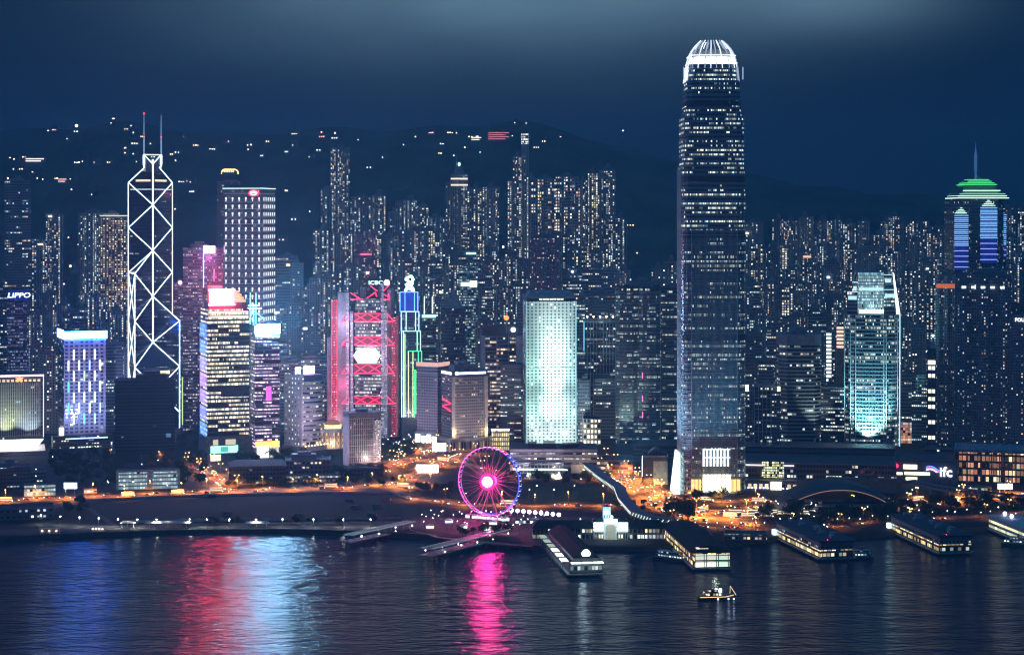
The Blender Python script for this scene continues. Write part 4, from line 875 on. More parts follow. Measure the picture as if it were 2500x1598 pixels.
def club():
    t = T('office_building', 'pale slab with curved dark-banded bays under two square pink rooftop screens', 'office building', 700, 792, 913, 2085., -.42, dr=.8)
    ww, dd = t.w/2, t.d/2; arc = [(-ww+.5, -dd)]+[(-ww+.5+(2*ww-.5)*k/8, -dd-3.5*math.sin(PI*k/8)) for k in range(1, 8)]+[(ww, -dd), (ww, dd), (-ww+.5, dd)]
    mb = MB(); mb.prism(arc, 0, t.h-8, 0, 1); t.part('banded_bay', mb, [facade('club_bands', (.35, .31, .36), 3.4, 5.1, .95, .62, .5, .3, 0, 2, [(1, .7, .35), (1, .85, .6), (.9, .9, 1)], .9, .6), M['roofing']])
    mb = MB(); mb.box(-ww+.6, ww, -dd+.02, dd-.02, t.h-7.95, t.h); t.part('parapet', mb, plain('club_parapet', (.16, .16, .24), .7))
    mb = MB(); zz = 13.
    while zz < t.h-8: mb.prism([(x*1.01, y*1.02) for x, y in arc], zz, zz+1.5); zz += 5.1
    t.part('floor_band', mb, plain('club_stone', (.42, .38, .42), .7))
    mb = MB(); mb.box(-ww-2.5, -ww+.48, -dd-1, dd+1, 0, t.h+2); t.part('end_wall', mb, [facade('club_end', (.50, .46, .5), 5.2, 5.1, .22, .35, .65, 0, 0, 1, [(1, 1, .95), (1, .85, .6)], 2.2, .7), M['roofing']])
    for a, b_, h_ in ((.0, .22, 8), (.38, .86, 8.4)):
        mb = MB(); mb.box(t.fx(a), t.fx(b_), -2, -1, t.h+.5, t.h+.5+h_); t.part('rooftop_screen', mb, glow('pink_screen', (1, .45, .85), 7, True) if a == 0 else bpy.data.materials['pink_screen'])
    mb = MB(); mb.box(-ww-6, ww+6, -dd-9, dd, 0, 5.5); t.part('podium', mb, M['granite'])
    for k in range(9):
        mb = MB(); mb.ball((-ww-4+k*4.6, -dd-9.5, 6.3), .85); t.part('globe_lamp', mb, glow('terrace_globe', (1, .65, .35), 3.5) if k == 0 else bpy.data.materials['terrace_globe'])
    glowlamp(t.e, (-ww-14, -dd-30, 35), (.85, .65, .95), 60000, 3)
club()
def city_hall():
    t = T('office_building', 'slim white-gridded high block with a blank pale end wall', 'office building', 839, 930, 1005, 1950., -.15, dr=.5)
    ww, dd = t.w/2, t.d/2
    mb = MB(); mb.prism(rect(t.w, t.d), 0, t.h, 0, 1); t.part('body', mb, [facade('hall_glass', (.14, .12, .15), 1.3, 3.5, .9, .7, .012, 0, 0, 1, WARM, .8, .4, (.02, .018, .028)), M['roofing']])
    wh = plain('hall_grid', (.62, .58, .6), .6)
    mb = MB(); mb.box(-ww-.6, -ww-.02, -dd-.4, dd+.4, 0, t.h+1.5); t.part('end_wall', mb, plain('hall_end', (.36, .32, .37), .7))
    mb = MB()
    for k in range(13): xx = t.fx(.02+.72*k/12); mb.box(xx-.16, xx+.16, -dd-.8, -dd-.02, 4, t.h-5)
    t.part('grid_mullion', mb, wh)
    mb = MB(); zz = 4.
    while zz < t.h-4: mb.box(-ww, ww, -dd-.7, -dd-.03, zz, zz+.3); zz += 5.6
    t.part('grid_transom', mb, wh)
    mb = MB(); mb.box(-ww-.6, ww+.2, -dd-1, dd, t.h-4.6, t.h+.5); t.part('parapet', mb, plain('hall_top', (.15, .13, .17), .7))
    mb = MB(); mb.box(t.fx(.76), t.fx(.99), -dd-.5, -dd-.01, 3, t.h-8); t.part('stair_bay', mb, facade('hall_stairs', (.6, .58, .6), 1.5, 1.9, .62, .6, .55, .1, 0, 1, [(1, 1, .95), (.9, .9, 1)], 1.1, .6))
    mb = MB(); mb.box(-ww*.5, ww*.3, -dd*.4, dd*.5, t.h+.01, t.h+3.5); t.part('roof_plant', mb, M['concrete'])
    flood(t.e, (14, -46, 3), (2, 0, 34), (1, .75, .68), 90000, 90); glowlamp(t.e, (-ww-22, -26, 14), (.9, .65, .75), 26000, 3)  # flood added in place of street glow on the front
city_hall()
def low_block(label, x0, x1, yt, yb, mat, cat='low building', depth=18, name='low_building', roofmat='roofing', side=0, extras=None, group=None):
    Y = Yg(yb)+depth/2; t = T(name, label, cat, x0, x1, yt, Y, side, group); t.d = depth
    mb = MB(); mb.prism(rect(t.w, depth), 0, t.h, 0, 1); t.part('facade', mb, [mat, M[roofmat]])
    parapet(t, rect(t.w, depth), t.h, M['concrete'], .9)
    if extras: extras(t)
    return t
cyl = facade('cyan_lit_floors', (.30, .40, .42), 2.6, 3.6, .85, .62, .93, .05, 0, 1, [(.5, .9, .9), (.65, 1, 1), (.8, 1, 1), (.45, .8, .85)], .5, .6, minb=.5)
def two_stairs(t):
    for f in (0.0, .50, .985): mb = MB(); mb.box(t.fx(f)-1.2, t.fx(f)+1.4+(2.5 if f == .5 else 0), -t.d/2-.8, -t.d/2+.01, 0, t.h+1.5); t.part('stair_core', mb, plain('pale_core', (.42, .5, .52), .6) if f == 0 else bpy.data.materials['pale_core'])
    zz = 3.2; mb = MB()
    while zz < t.h: mb.box(-t.w/2, t.w/2, -t.d/2-1.4, -t.d/2-.01, zz, zz+.8); zz += 3.6
    t.part('balcony', mb, M['white'])
low_block('cyan-lit car park block with white balconies before the dark navy block', 288, 437, 1148, 1194, cyl, extras=two_stairs)
low_block('small pale office block with lit cyan floors by the waterfront road', 60, 134, 1182, 1210, cyl, depth=12)
lw = facade('dim_low', (.10, .11, .14), 3, 3.6, .7, .35, .2, .15, 0, 2, COOL, 1.2)
low_block('dark low block with stepped roof below the white-finned slab', -30, 74, 1138, 1192, lw, extras=lambda t: roof_kit(t, t.h, t.w, t.d))
low_block('dark low wing with a row of small lit windows', 74, 112, 1150, 1178, lw, depth=14)
low_block('low dark-roofed waterside pavilion with blue-lit openings', 0, 130, 1236, 1268, facade('pavilion_wall', (.12, .13, .16), 5, 5, .4, .35, .45, 0, 0, 1, [(.6, .65, 1), (.9, .95, 1)], 2.4), cat='pavilion', name='pavilion', depth=26, roofmat='tealroof')
low_block('single storey lit kiosk between trees beside the car park block', 205, 236, 1193, 1203, facade('kiosk_wall', (.6, .6, .6), 3, 3, .8, .6, .8, 0, 0, 1, COOL, .8, minb=.6), depth=7, cat='kiosk', name='kiosk')
def billboard(px, py, w_, h_, lift, mat, label, name='billboard', ang=0):
    p = G(px, py); e = empty(name, p, ang); tag(e, label, 'billboard')
    mb = MB(); mb.box(-w_/2, w_/2, -.3, .3, lift, lift+h_); mb.build('screen', mat, e)
    mb = MB()
    for x in (-w_*.3, w_*.3): mb.box(x-.3, x+.3, .35, .9, 0, lift+h_*.7)
    mb.build('post', M['steel'], e); return e
billboard(172, 1208, 12, 5.5, 6, glow('bb_blue', (.5, .75, 1), 3.2, True), 'bluish-white lit billboard standing among trees by the road')
def barracks_low(t):
    mb = MB(); mb.prism([(-t.w/2-1, -t.d/2-1), (t.w/2+1, -t.d/2-1), (t.w/2+1, t.d/2+1), (-t.w/2-1, t.d/2+1)], t.h+.92, t.h+4.5, shrink=[(-t.w/2+6, -2), (t.w/2-6, -2), (t.w/2-6, 2), (-t.w/2+6, 2)]); t.part('hip_roof', mb, M['roofing'])
dl = facade('dark_civic', (.09, .1, .14), 3.2, 4., .6, .4, .13, .12, 0, 2, [(1, 1, .85), (.8, .9, 1), (.7, 1, .8)], 1.1)
low_block('dark civic hall with hipped roof across from the gold-floored tower', 560, 696, 1133, 1182, dl, extras=barracks_low, depth=34)
low_block('low dark hall with two bright yellow upper windows', 697, 806, 1120, 1168, facade('memorial_hall', (.13, .13, .17), 4, 4.4, .55, .4, .3, .25, 0, 2, GOLD, 1.2), extras=lambda t: roof_kit(t, t.h, t.w, t.d), depth=30)
low_block('long low wing with a lit ground floor colonnade', 700, 830, 1160, 1178, facade('colonnade', (.25, .24, .27), 2.6, 4, .7, .55, .55, 0, 0, 3, [(1, .95, .8), (.9, .95, 1)], .7), depth=10)
low_block('low garden terrace building with slanted lit stair lines', 840, 935, 1140, 1163, dl, depth=16)
def legco(t):
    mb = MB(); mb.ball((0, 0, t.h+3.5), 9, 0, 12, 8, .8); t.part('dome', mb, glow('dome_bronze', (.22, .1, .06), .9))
    mb = MB(); mb.tube((0, 0, t.h), (0, 0, t.h+4.4), 9.6, 14); t.part('dome_drum', mb, glow('drum_gold', (1, .75, .3), 1.6))
    mb = MB()
    for k in range(11): xx = t.fx(.03+.94*k/10); mb.tube((xx, -t.d/2-2, 0), (xx, -t.d/2-2, t.h-3), .6, 6)
    t.part('column', mb, M['pale']); mb = MB(); mb.box(-t.w/2, t.w/2, -t.d/2-3, -t.d/2-.02, t.h-3, t.h-.1); t.part('cornice', mb, M['pale'])
    glowlamp(t.e, (0, -t.d/2-6, 6), (1, .6, .25), 9000, 2)
low_block('colonnaded classical building with gold-lit dome beside the red truss bank', 782, 842, 1045, 1095, facade('classical', (.4, .3, .22), 4.5, 6.5, .5, .55, .95, 0, 0, 1, [(1, .6, .25), (1, .75, .4)], 1.0, minb=.5), cat='domed building', name='domed_building', extras=legco, depth=26)
def yellow_fin():
    t = T('office_building', 'yellow-green floodlit fin-walled building beyond the braced tower', 'office building', 443, 472, 918, 2300., 0); mb = MB(); mb.prism(rect(t.w, 18), 0, t.h, 0, 1); t.part('body', mb, [M['pale'], M['roofing']])
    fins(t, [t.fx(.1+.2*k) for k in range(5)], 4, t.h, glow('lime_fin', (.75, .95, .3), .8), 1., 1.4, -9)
yellow_fin()
def blue_sign_tower():
    t = T('hotel_building', 'corner hotel block with blue-white roof sign and gold-lit corner piers', 'hotel', 1078, 1187, 915, 2085., -.25, dr=.75); ww, dd = t.w/2, t.d/2
    mat = facade('hotel_grid', (.30, .27, .30), 2.5, 3.3, .62, .5, .22, .12, 0, 3, [(1, .85, .6), (.9, .95, 1), (1, .7, .4)], .8, .6)
    mb = MB(); mb.prism(rect(t.w, t.d), 0, t.h, 0, 1); t.part('facade', mb, [mat, M['roofing']])
    mb = MB(); mb.box(-ww-.8, ww+.8, -dd-.8, dd+.8, t.h+.01, t.h+6); t.part('roof_band', mb, M['dark'])
    bl = glow('hotel_sign', (.55, .68, 1), 3.0, True)
    mb = MB(); mb.box(t.fx(.16), t.fx(.97), -dd-1.7, -dd-1.05, t.h+2.2, t.h+4.6); t.part('name_sign', mb, bl)
    mb = MB(); mb.ball((t.fx(.11), -dd-1.4, t.h+3.5), 2.1, sz=1.0); t.part('sign_emblem', mb, bl)
    mb = MB(); mb.box(-ww-1.6, -ww-1., -dd+1, dd-3, t.h+2, t.h+4.8); t.part('name_sign', mb, bl)
    st = plain('hotel_pier', (.52, .46, .44), .6)
    for f in (0.02, .985): mb = MB(); mb.box(t.fx(f)-1.9, t.fx(f)+1.9, -dd-1.5, -dd-.01, 0, t.h-.5); t.part('corner_pier', mb, st); glowlamp(t.e, (t.fx(f), -dd-4, 20), (1, .72, .22), 5500, .8)
    mb = MB()
    for a, b_, c_, d_ in ((0, 0, 1, 1), (1, 1, 0, 2.1), (0, 2.1, 1, 3)): mb.tube((-ww-1, -dd+3+a*(t.d-8), t.h-38+b_*4), (-ww-1, -dd+3+c_*(t.d-8), t.h-38+d_*4), .7, 4)
    t.part('flank_sign', mb, M['ledred']); flood(t.e, (0, -dd-60, 20), (0, -dd, 50), (1, .82, .75), 130000, 80)  # front flood added to brighten the hotel
    mb = MB(); mb.box(-ww-6, ww+9, -dd-7, dd, 0, 14); t.part('podium', mb, facade('hotel_podium', (.42, .36, .36), 3.2, 13, .5, .62, .5, 0, 0, 1, [(1, .6, .3), (1, .8, .5)], .5, .7))
    mb = MB(); mb.box(-ww-6.5, ww+9.5, -dd-7.6, -dd-7.02, 11.8, 13); t.part('cornice', mb, M['pale']); roof_kit(t, t.h+6, t.w, t.d)
blue_sign_tower()
def beige_hotel():
    t = T('hotel_building', 'broad mauve-grey hotel block with a salmon-lit roofline', 'hotel', 1018, 1096, 892, 2150., .35); ww, dd = t.w/2, t.d/2
    mb = MB(); mb.prism(rect(t.w, t.d), 0, t.h, 0, 1); t.part('facade', mb, [facade('mauve_grid', (.30, .26, .32), 2.2, 3.2, .6, .55, .12, .1, 0, 2, PINK, .6, .7), M['roofing']])
    mb = MB(); mb.box(-ww-.8, ww+.8, -dd-.8, -dd+1, t.h+.02, t.h+4.5); mb.box(ww-.9, ww+.8, -dd+1.02, dd+.8, t.h+.02, t.h+4.5); t.part('roof_screen', mb, glow('salmon_edge', (.9, .5, .42), .75))
    mb = MB(); mb.box(-ww-.9, ww+.9, -dd-1, dd+.9, t.h-8.4, t.h-7.2); t.part('cornice', mb, M['pale'])
    mb = MB(); mb.box(-ww-2, ww+2, -dd-3, dd, 0, 12); t.part('podium', mb, M['pale'])
    for k in range(4): mb = MB(); mb.box(t.fx(.02+.26*k), t.fx(.22+.26*k), -dd-3.6, -dd-3.05, 1, 10-2*(k % 2)); t.part('shop_window', mb, glow('shop_hot', (.9, .95, 1), 2.6, True) if k == 0 else bpy.data.materials['shop_hot'])
    flood(t.e, (0, -dd-60, 20), (0, -dd, 50), (.9, .75, .95), 130000, 80); roof_kit(t, t.h, t.w, t.d)  # flood added out in front to lift the mauve walls
beige_hotel()
def globe_tower():
    t = T('office_tower', 'dark banded tower carrying a red ball and a white ball on its roof', 'office tower', 1174, 1273, 800, 2230., -.06); ww, dd = t.w/2, t.d/2
    mb = MB(); mb.prism(rect(t.w, t.d), 0, t.h-8, 0, 1); t.part('facade', mb, [facade('striped_tower', (.12, .13, .18), 2.6, 4.3, .95, .5, .42, .3, 0, 3, [(1, .85, .6), (1, .7, .5), (.9, .95, 1)], 1., .4), M['roofing']])
    st = plain('grey_pier', (.36, .35, .42), .6)
    for f, w_ in ((0, 5), (.36, .7), (.66, .7), (.98, 11)): mb = MB(); mb.box(t.fx(f)-w_/2, t.fx(f)+w_/2, -dd-1.3, -dd+.6, 0 if w_ < 9 else 70, t.h-8); t.part('pier', mb, st)
    mb = MB(); mb.box(-ww+2, ww-2, -dd+2, dd-2, t.h-7.97, t.h+3); t.part('roof_plant', mb, M['dark']); mast(t, t.fx(.36), 0, t.h, t.z(760))
    for f, z_, r_, m_ in ((.6, t.z(773), 2.9, glow('ball_red', (1, .1, .02), 5, True)), (.78, t.z(802), 2.8, glow('ball_white', (.7, .8, 1), 5, True))):
        mb = MB(); mb.ball((t.fx(f), -dd-2, z_), r_, 0, 12, 8); t.part('ball_light', mb, m_); mb = MB(); mb.tube((t.fx(f), -dd+3, t.h-8), (t.fx(f), -dd-1.5, z_), .5, 4); t.part('lamp_arm', mb, M['steel'])
    t2 = T('office_building', 'dark low-rise slab in front of the banded tower beside the porthole tower', 'office building', 1222, 1276, 890, 2150., 0)
    mb = MB(); mb.prism(rect(t2.w, 22), 0, t2.h, 0, 1); t2.part('facade', mb, [facade('dark_slab', (.05, .06, .09), 2.6, 4.1, .85, .35, .36, .25, 0, 3, MIXED, 1.1), M['roofing']]); t2.d = 22; parapet(t2, rect(t2.w, 22), t2.h, M['dark'])
    t3 = T('low_building', 'low curved gold-lit arcade at the foot of the banded tower', 'low building', 1200, 1243, 1045, 2075., 0); mb = MB(); mb.prism(rect(t3.w, 14), 0, t3.h, 0, 1); t3.part('facade', mb, [facade('gold_arcade', (.5, .4, .3), 2.2, 5, .7, .7, .96, 0, 0, 1, [(1, .7, .25), (1, .85, .5)], .9, minb=.6), M['roofing']]); mb = MB(); mb.box(-t3.w/2-.5, t3.w/2+.5, -7.5, -7.02, t3.h-1.8, t3.h+.4); t3.part('cornice', mb, glow('arcade_white', (.9, .95, 1), 1.6))
globe_tower()
def white_grid(label, x0, x1, yt, Y, nx, st=.5, side=0, col=(.5, .58, .62), base=None, mat=None):
    t = T('office_tower', label, 'office tower', x0, x1, yt, Y, side); ww, dd = t.w/2, t.d/2
    mb = MB(); mb.prism(rect(t.w, t.d), 0, t.h, 0, 1); t.part('facade', mb, [mat or facade('grid_glass', (.08, .1, .14), t.w/nx/2, 4.1, .9, .5, .3, .25, 0, 3, COOL, .9), M['roofing']])
    fm = plain('pale_frame', col, .6); mb = MB()
    for k in range(nx+1): xx = -ww+t.w*k/nx; mb.box(xx-.45, xx+.45, -dd-1.1, -dd-.01, 0, t.h)
    t.part('column', mb, fm); mb = MB(); zz = t.h-1
    while zz > 10: mb.box(-ww-.3, ww+.3, -dd-.9, -dd-.02, zz, zz+.8); zz -= 12.3
    t.part('spandrel', mb, fm); parapet(t, rect(t.w, t.d), t.h, fm); roof_kit(t, t.h, t.w, t.d); return t
tg = white_grid('white-columned tower with warm lamps on its roof beside the porthole tower', 1426, 1504, 782, 2230., 10)
for k in range(5): mb = MB(); mb.ball((tg.fx(.1+.2*k), -tg.d*.3, tg.h+5), 1.1); tg.part('roof_lamp', mb, M['warmlamp'] if k % 2 else M['whitelamp'])
mb = MB(); mb.box(tg.fx(0)-.8, tg.fx(0)+.8, -tg.d/2-1.6, -tg.d/2-1.15, 20, tg.h); tg.part('edge_light', mb, glow('azure_edge', (.15, .6, .9), .7))
white_grid('tall pale-columned tower between the tallest and the banded rounded block', 1842, 1892, 940, 2080., 5, col=(.4, .44, .5))
def exchange():
    mat = facade('pink_granite_glass', (.16, .19, .22), 2.0, 4.1, .86, .5, .34, .3, 0, 5, GREEN, 1.0, .35, minb=.12); bm = plain('silver_band', (.30, .35, .38), .4, .3)
    for i, (lab, x0, x1, yt, Y, k) in enumerate((('round-cornered banded tower, widest of the twin pair beside the tallest tower', 1503, 1612, 702, 2150., 'cham'), ('round-cornered banded tower half hidden behind the tallest tower', 1614, 1668, 706, 2180., 'cham'))):
        t = T('office_tower', lab, 'office tower', x0, x1, yt, Y, 0); P = cham(t.w, t.d, t.w*.2)
        if i == 0:
            Q = []
            a, b_ = t.w/2, t.d/2
            for sx in range(2): 
                x_0 = -a+sx*a; Q += [(x_0+.5, -b_+5), (x_0+5, -b_+.8), (x_0+a/2, -b_), (x_0+a-5, -b_+.8), (x_0+a-.5, -b_+5)]
            P = Q+[(a, 0), (a, b_), (-a, b_), (-a, 0)]
        mb = MB(); mb.prism(P, 0, t.h, 0, 1); t.part('facade', mb, [mat, M['roofing']]); slab_bands(t, P, 6, t.h-3, 4.1, bm, 1.0, .45)
        parapet(t, P, t.h, M['dark'], 2); roof_kit(t, t.h, t.w, t.d)
        if i == 0:
            flood(t.e, (-t.w*.3, -t.d/2-30, 6), (-t.w*.3, -t.d/2, 55), (.7, 1, .85), 130000, 60)
            for pz in (1000, 960, 905): mb = MB(); mb.box(t.fx(.59), t.fx(.61), -t.d/2-1, -t.d/2-.5, t.z(pz+14), t.z(pz)); t.part('red_line_light', mb, M['ledpink'])
exchange()
def banded_block():
    t = T('office_tower', 'broad rounded tower with close pale horizontal bands', 'office tower', 1893, 2005, 815, 2130., -.12); P = cham(t.w, t.d, 8)
    mb = MB(); mb.prism(P, 0, t.h, 0, 1); t.part('facade', mb, [facade('ribbon_wall', (.16, .17, .20), 2.4, 4.2, .97, .5, .25, .22, 0, 4, COOL, .9, .4), M['roofing']])
    slab_bands(t, P, 8, t.h-14, 4.2, plain('ribbon_band', (.30, .33, .36), .5), 1.5, .6)
    mb = MB(); mb.prism([(x*1.02, y*1.02) for x, y in P], t.h-11, t.h+.5); t.part('parapet', mb, plain('ribbon_top', (.26, .26, .3), .6)); roof_kit(t, t.h+.5, t.w, t.d)
    flood(t.e, (t.w*.4, -t.d/2-30, 4), (t.w*.35, -t.d/2, 55), (.75, 1, .85), 110000, 50); mast(t, 10, 0, t.h, t.z(720))
banded_block()
simple('dark block with scattered white windows between banded tower and cyan tower', 'office building', 2005, 2060, 945, 2120., facade('dark_between', (.07, .08, .1), 2.6, 4., .8, .4, .4, .3, 0, 2, COOL, 1.1), name='office_building')
def lit_stair(label, x0, x1, yt, yb, Y, m_):
    t = T('office_tower', label, 'office tower', x0, x1, yt, Y, 0); mb = MB(); mb.prism(rect(t.w, t.d), 0, t.h, 0, 1); t.part('facade', mb, [M['concrete'], M['roofing']])
    zz = t.z(yb)
    while zz < t.h-2: mb = MB(); mb.box(-t.w*.46, t.w*.46, -t.d/2-.6, -t.d/2-.02, zz, zz+2.6); t.part('lit_floor', mb, m_); zz += 4.4
    return t
lit_stair('thin grey tower whose whole face is stacked white lit floors', 2017, 2030, 808, 938, 2190., glow('white_floor', (.8, 1, .95), 1.3))
lit_stair('narrow tower with a stack of salmon lit floors', 2042, 2060, 797, 848, 2200., glow('salmon_floor', (1, .65, .5), 1.0))
def yellow_light(px, py, Y, x0, x1, label, m_, r_=3.6):
    t = T('office_building', label, 'office building', x0, x1, py+12, Y, 0); mb = MB(); mb.prism(rect(t.w, t.d), 0, t.h, 0, 1); t.part('facade', mb, [facade('plain_mid', (.14, .16, .2), 2.8, 3.8, .6, .4, .3, .2, .1, 2, COOL, .9) if 'plain_mid' not in bpy.data.materials else bpy.data.materials['plain_mid'], M['roofing']])
    xx = (px-t.cx)/t.s; mb = MB(); mb.box(xx-r_*.6, xx+r_*.6, -t.d/2+1, -t.d/2+2, t.h+.2, t.h+2*r_); t.part('rooftop_sign', mb, m_)
yellow_light(1823, 942, 2090., 1818, 1842, 'dark block with a square lemon rooftop sign hugging the tallest tower', glow('lemon_sign', (1, 1, .55), 4, True))
yellow_light(1901, 942, 2060., 1884, 1906, 'short dark block with a small lemon rooftop sign before the banded rounded block', bpy.data.materials['lemon_sign'], 2.6)
def twin_res():
    m1 = facade('res_dark', (.24, .28, .34), 2.6, 3.25, .5, .45, .10, .04, .22, 1, MIXED, 1.0); m2 = facade('res_pale', (.34, .38, .44), 2.2, 3.25, .45, .5, .1, .04, .16, 1, COOL, 1.0)
    t = simple('very wide dark apartment slab with red-brown glints below the spired tower', 'apartment tower', 2334, 2466, 672, 2110., m1, 0, 'res', 'apartment_tower')
    for k in range(5): mb = MB(); mb.box(t.fx(.12+.17*k), t.fx(.2+.17*k), -t.d/2-.5, -t.d/2-.1, t.z(702), t.z(696)); t.part('sky_window', mb, glow('skyw', (.9, 1, 1), 1.0) if k == 0 else bpy.data.materials['skyw'])
    t = simple('tall fluted pale apartment tower with an orange-lit top floor', 'apartment tower', 2284, 2334, 674, 2120., m2, 0, 'res', 'apartment_tower')
    mb = MB(); mb.box(t.fx(.05), t.fx(.96), -t.d/2-.6, -t.d/2-.1, t.z(702), t.z(692)); t.part('lit_floor', mb, glow('ember', (.9, .2, .08), .5))
    simple('dark tower with broad piers cut by the right picture edge', 'apartment tower', 2468, 2540, 742, 2140., m1, 0, 'res', 'apartment_tower')
    t = T('clock_column_building', 'slender lit stairwell column topped by a green lamp', 'office building', 2264, 2285, 850, 2090., 0); mb = MB(); mb.prism(rect(t.w, 14), 0, t.h, 0, 1); t.part('facade', mb, [M['dark'], M['roofing']]); mb = MB()
    t.d = 14; zz = t.z(1070)
    while zz < t.h-18:
        mb = MB(); mb.box(-t.w*.38, -t.w*.03, -7.6, -7.02, zz, zz+4); mb.box(t.w*.06, t.w*.38, -7.6, -7.02, zz, zz+4); t.part('window_pair', mb, glow('colw', (1, 1, .8), 1.2) if 'colw' not in bpy.data.materials else bpy.data.materials['colw']); zz += RNG.choice((8.6, 8.6, 17))
    mb = MB(); mb.box(-t.w*.42, t.w*.42, -8.4, -7.02, t.z(888), t.z(878)); t.part('cornice', mb, glow('col_cornice', (1, .95, .65), 1.6)); mb = MB(); mb.prism(rect(6, 6, 1.5), t.h+.02, t.z(824), shrink=rect(2, 2, 1.5)); t.part('turret', mb, M['pale']); mb = MB(); mb.ball((1.5, 0, t.z(819)), 1.5); t.part('beacon', mb, glow('green_lamp', (.3, 1, .6), 3.5))
twin_res()
def partial_sign():
    t = T('hotel_building', 'dark hotel block with white letter sign cut by the right picture edge', 'hotel', 2470, 2560, 766, 2060., 0); mb = MB(); mb.prism(rect(t.w, t.d), 0, t.h, 0, 1); t.part('facade', mb, [bpy.data.materials['res_dark'], M['roofing']])
    text('letters', 'FOUR SEASONS', 5.2, .2, glow('letters', (.85, .9, 1), 2), t.e, ((2520-t.cx)/t.s, -t.d/2-.6, t.z(779)))
partial_sign()
t = simple('purple-tinged tower with a blue lit letter sign near the left edge', 'office tower', 18, 70, 738, 2350., facade('violet_tower', (.2, .2, .34), 1.6, 3.8, .8, .4, .6, .2, .1, 3, [(.5, .45, .9), (.6, .7, 1), (.4, .4, .8)], .5, .4))
mb = MB(); mb.box(-t.w*.42, t.w*.5, -t.d/2-.5, t.d/2-5, t.h+.02, t.h+16); t.part('sign_tower', mb, M['dark'])
text('letters', 'LIPPO', 8.6, .3, glow('lippo_letters', (.7, .85, 1), 2.2, True), t.e, (1.0, -t.d/2-1.0, t.h+9.2), sx=1.25, shear=.12)
mb = MB(); mb.box(-t.w*.4, t.w*.46, -t.d/2-.75, -t.d/2-.52, t.h+3, t.h+15.4); t.part('sign_panel', mb, glow('lippo_panel', (.0, .02, .5), .4))
def icbc():
    t = simple('grey tower showing a cyan letter sign and pink disc above the red truss bank', 'office tower', 884, 958, 700, 2330., facade('behind_bank', (.2, .22, .26), 1.8, 3.7, .7, .4, .35, .2, 0, 3, COOL, .9)); xx = lambda px: (px-t.cx)/t.s
    text('letters', 'ICBC', 6.6, .3, glow('icbc_letters', (.5, .9, .95), 2.6, True), t.e, (xx(917), -t.d/2-1.2, t.z(689)), sx=1.2); mb = MB(); mb.tube((xx(944), -t.d/2-2, t.z(688.5)), (xx(944), -t.d/2-1, t.z(688.5)), 3.6, 14); t.part('sign_disc', mb, glow('disc_pink', (1, .6, .9), 4, True)); mb = MB(); mb.box(xx(905), xx(950), -t.d/2-.9, -t.d/2-.2, t.z(697), t.z(681)); t.part('sign_frame', mb, M['dark'])
icbc()
def pink_sign_tower():
    t = T('office_tower', 'violet-lit tower with a glaring white-magenta square sign and a hanging light line', 'office tower', 448, 544, 604, 2280., 0); mb = MB(); mb.prism(rect(t.w, t.d), 0, t.h, 0, 1); t.part('facade', mb, [facade('violet_office', (.15, .13, .24), 1.9, 3.8, .75, .4, .5, .25, .12, 3, [(.75, .75, 1), (1, .9, .85), (.7, .6, .9), (1, .8, .6)], .8, .4), M['roofing']])
    xx = lambda px: (px-t.cx)/t.s; mb = MB(); mb.box(xx(497), xx(524), -t.d/2-3, -t.d/2-1, t.z(617), t.z(599)); t.part('rooftop_sign', mb, glow('white_magenta', (1, .62, .95), 7, True)); mb = MB(); mb.tube((xx(497), -t.d/2-1, t.z(700)), (xx(497), -t.d/2-1, t.z(618)), .5, 4); t.part('light_line', mb, M['led'])
    mb = MB(); mb.tube((xx(522), -t.d/2-1, t.z(685)), (xx(522), -t.d/2-1, t.z(655)), .8, 4); t.part('light_line', mb, M['ledpink']); roof_kit(t, t.h, t.w, t.d); glowlamp(t.e, (xx(510), -t.d/2-14, t.z(630)), (1, .2, .6), 20000, 3)
    t = simple('dark slab with a single magenta round lamp left of the violet-lit tower', 'office tower', 424, 447, 692, 2300., bpy.data.materials['violet_office']); mb = MB(); mb.ball((2, -t.d/2-1.5, t.h+1.5), 2.4); t.part('ball_light', mb, glow('magenta_ball', (1, .25, .75), 5, True))
pink_sign_tower()
def crown_arch_tower():
    t = simple('dark tower with a golden crescent crown behind the dotted tower', 'office tower', 530, 586, 446, 2420., facade('arch_tower', (.14, .15, .2), 2.2, 3.7, .5, .4, .22, .2, .1, 2, MIXED, .9)); mb = MB(); xx = lambda px: (px-t.cx)/t.s
    mb.box(xx(541), xx(578), -6, 6, t.h, t.z(430)); t.part('roof_house', mb, M['dark']); P = [(xx(541), 425), (xx(542), 418), (xx(547), 414), (xx(575), 414), (xx(580), 418), (xx(581), 425)]; mb = MB(); mb.path([(a, -7, t.z(b_)) for a, b_ in P], .8, 5); t.part('crown_arch', mb, glow('gold_arch', (1, .68, .25), 2)); mb = MB()
    for k in range(6): mb.box(xx(546)+k*2.3, xx(546)+k*2.3+1.6, -7.4, -6.9, t.z(421), t.z(416))
    t.part('crown_window', mb, glow('gold_window', (1, .85, .5), 1.2))
crown_arch_tower()
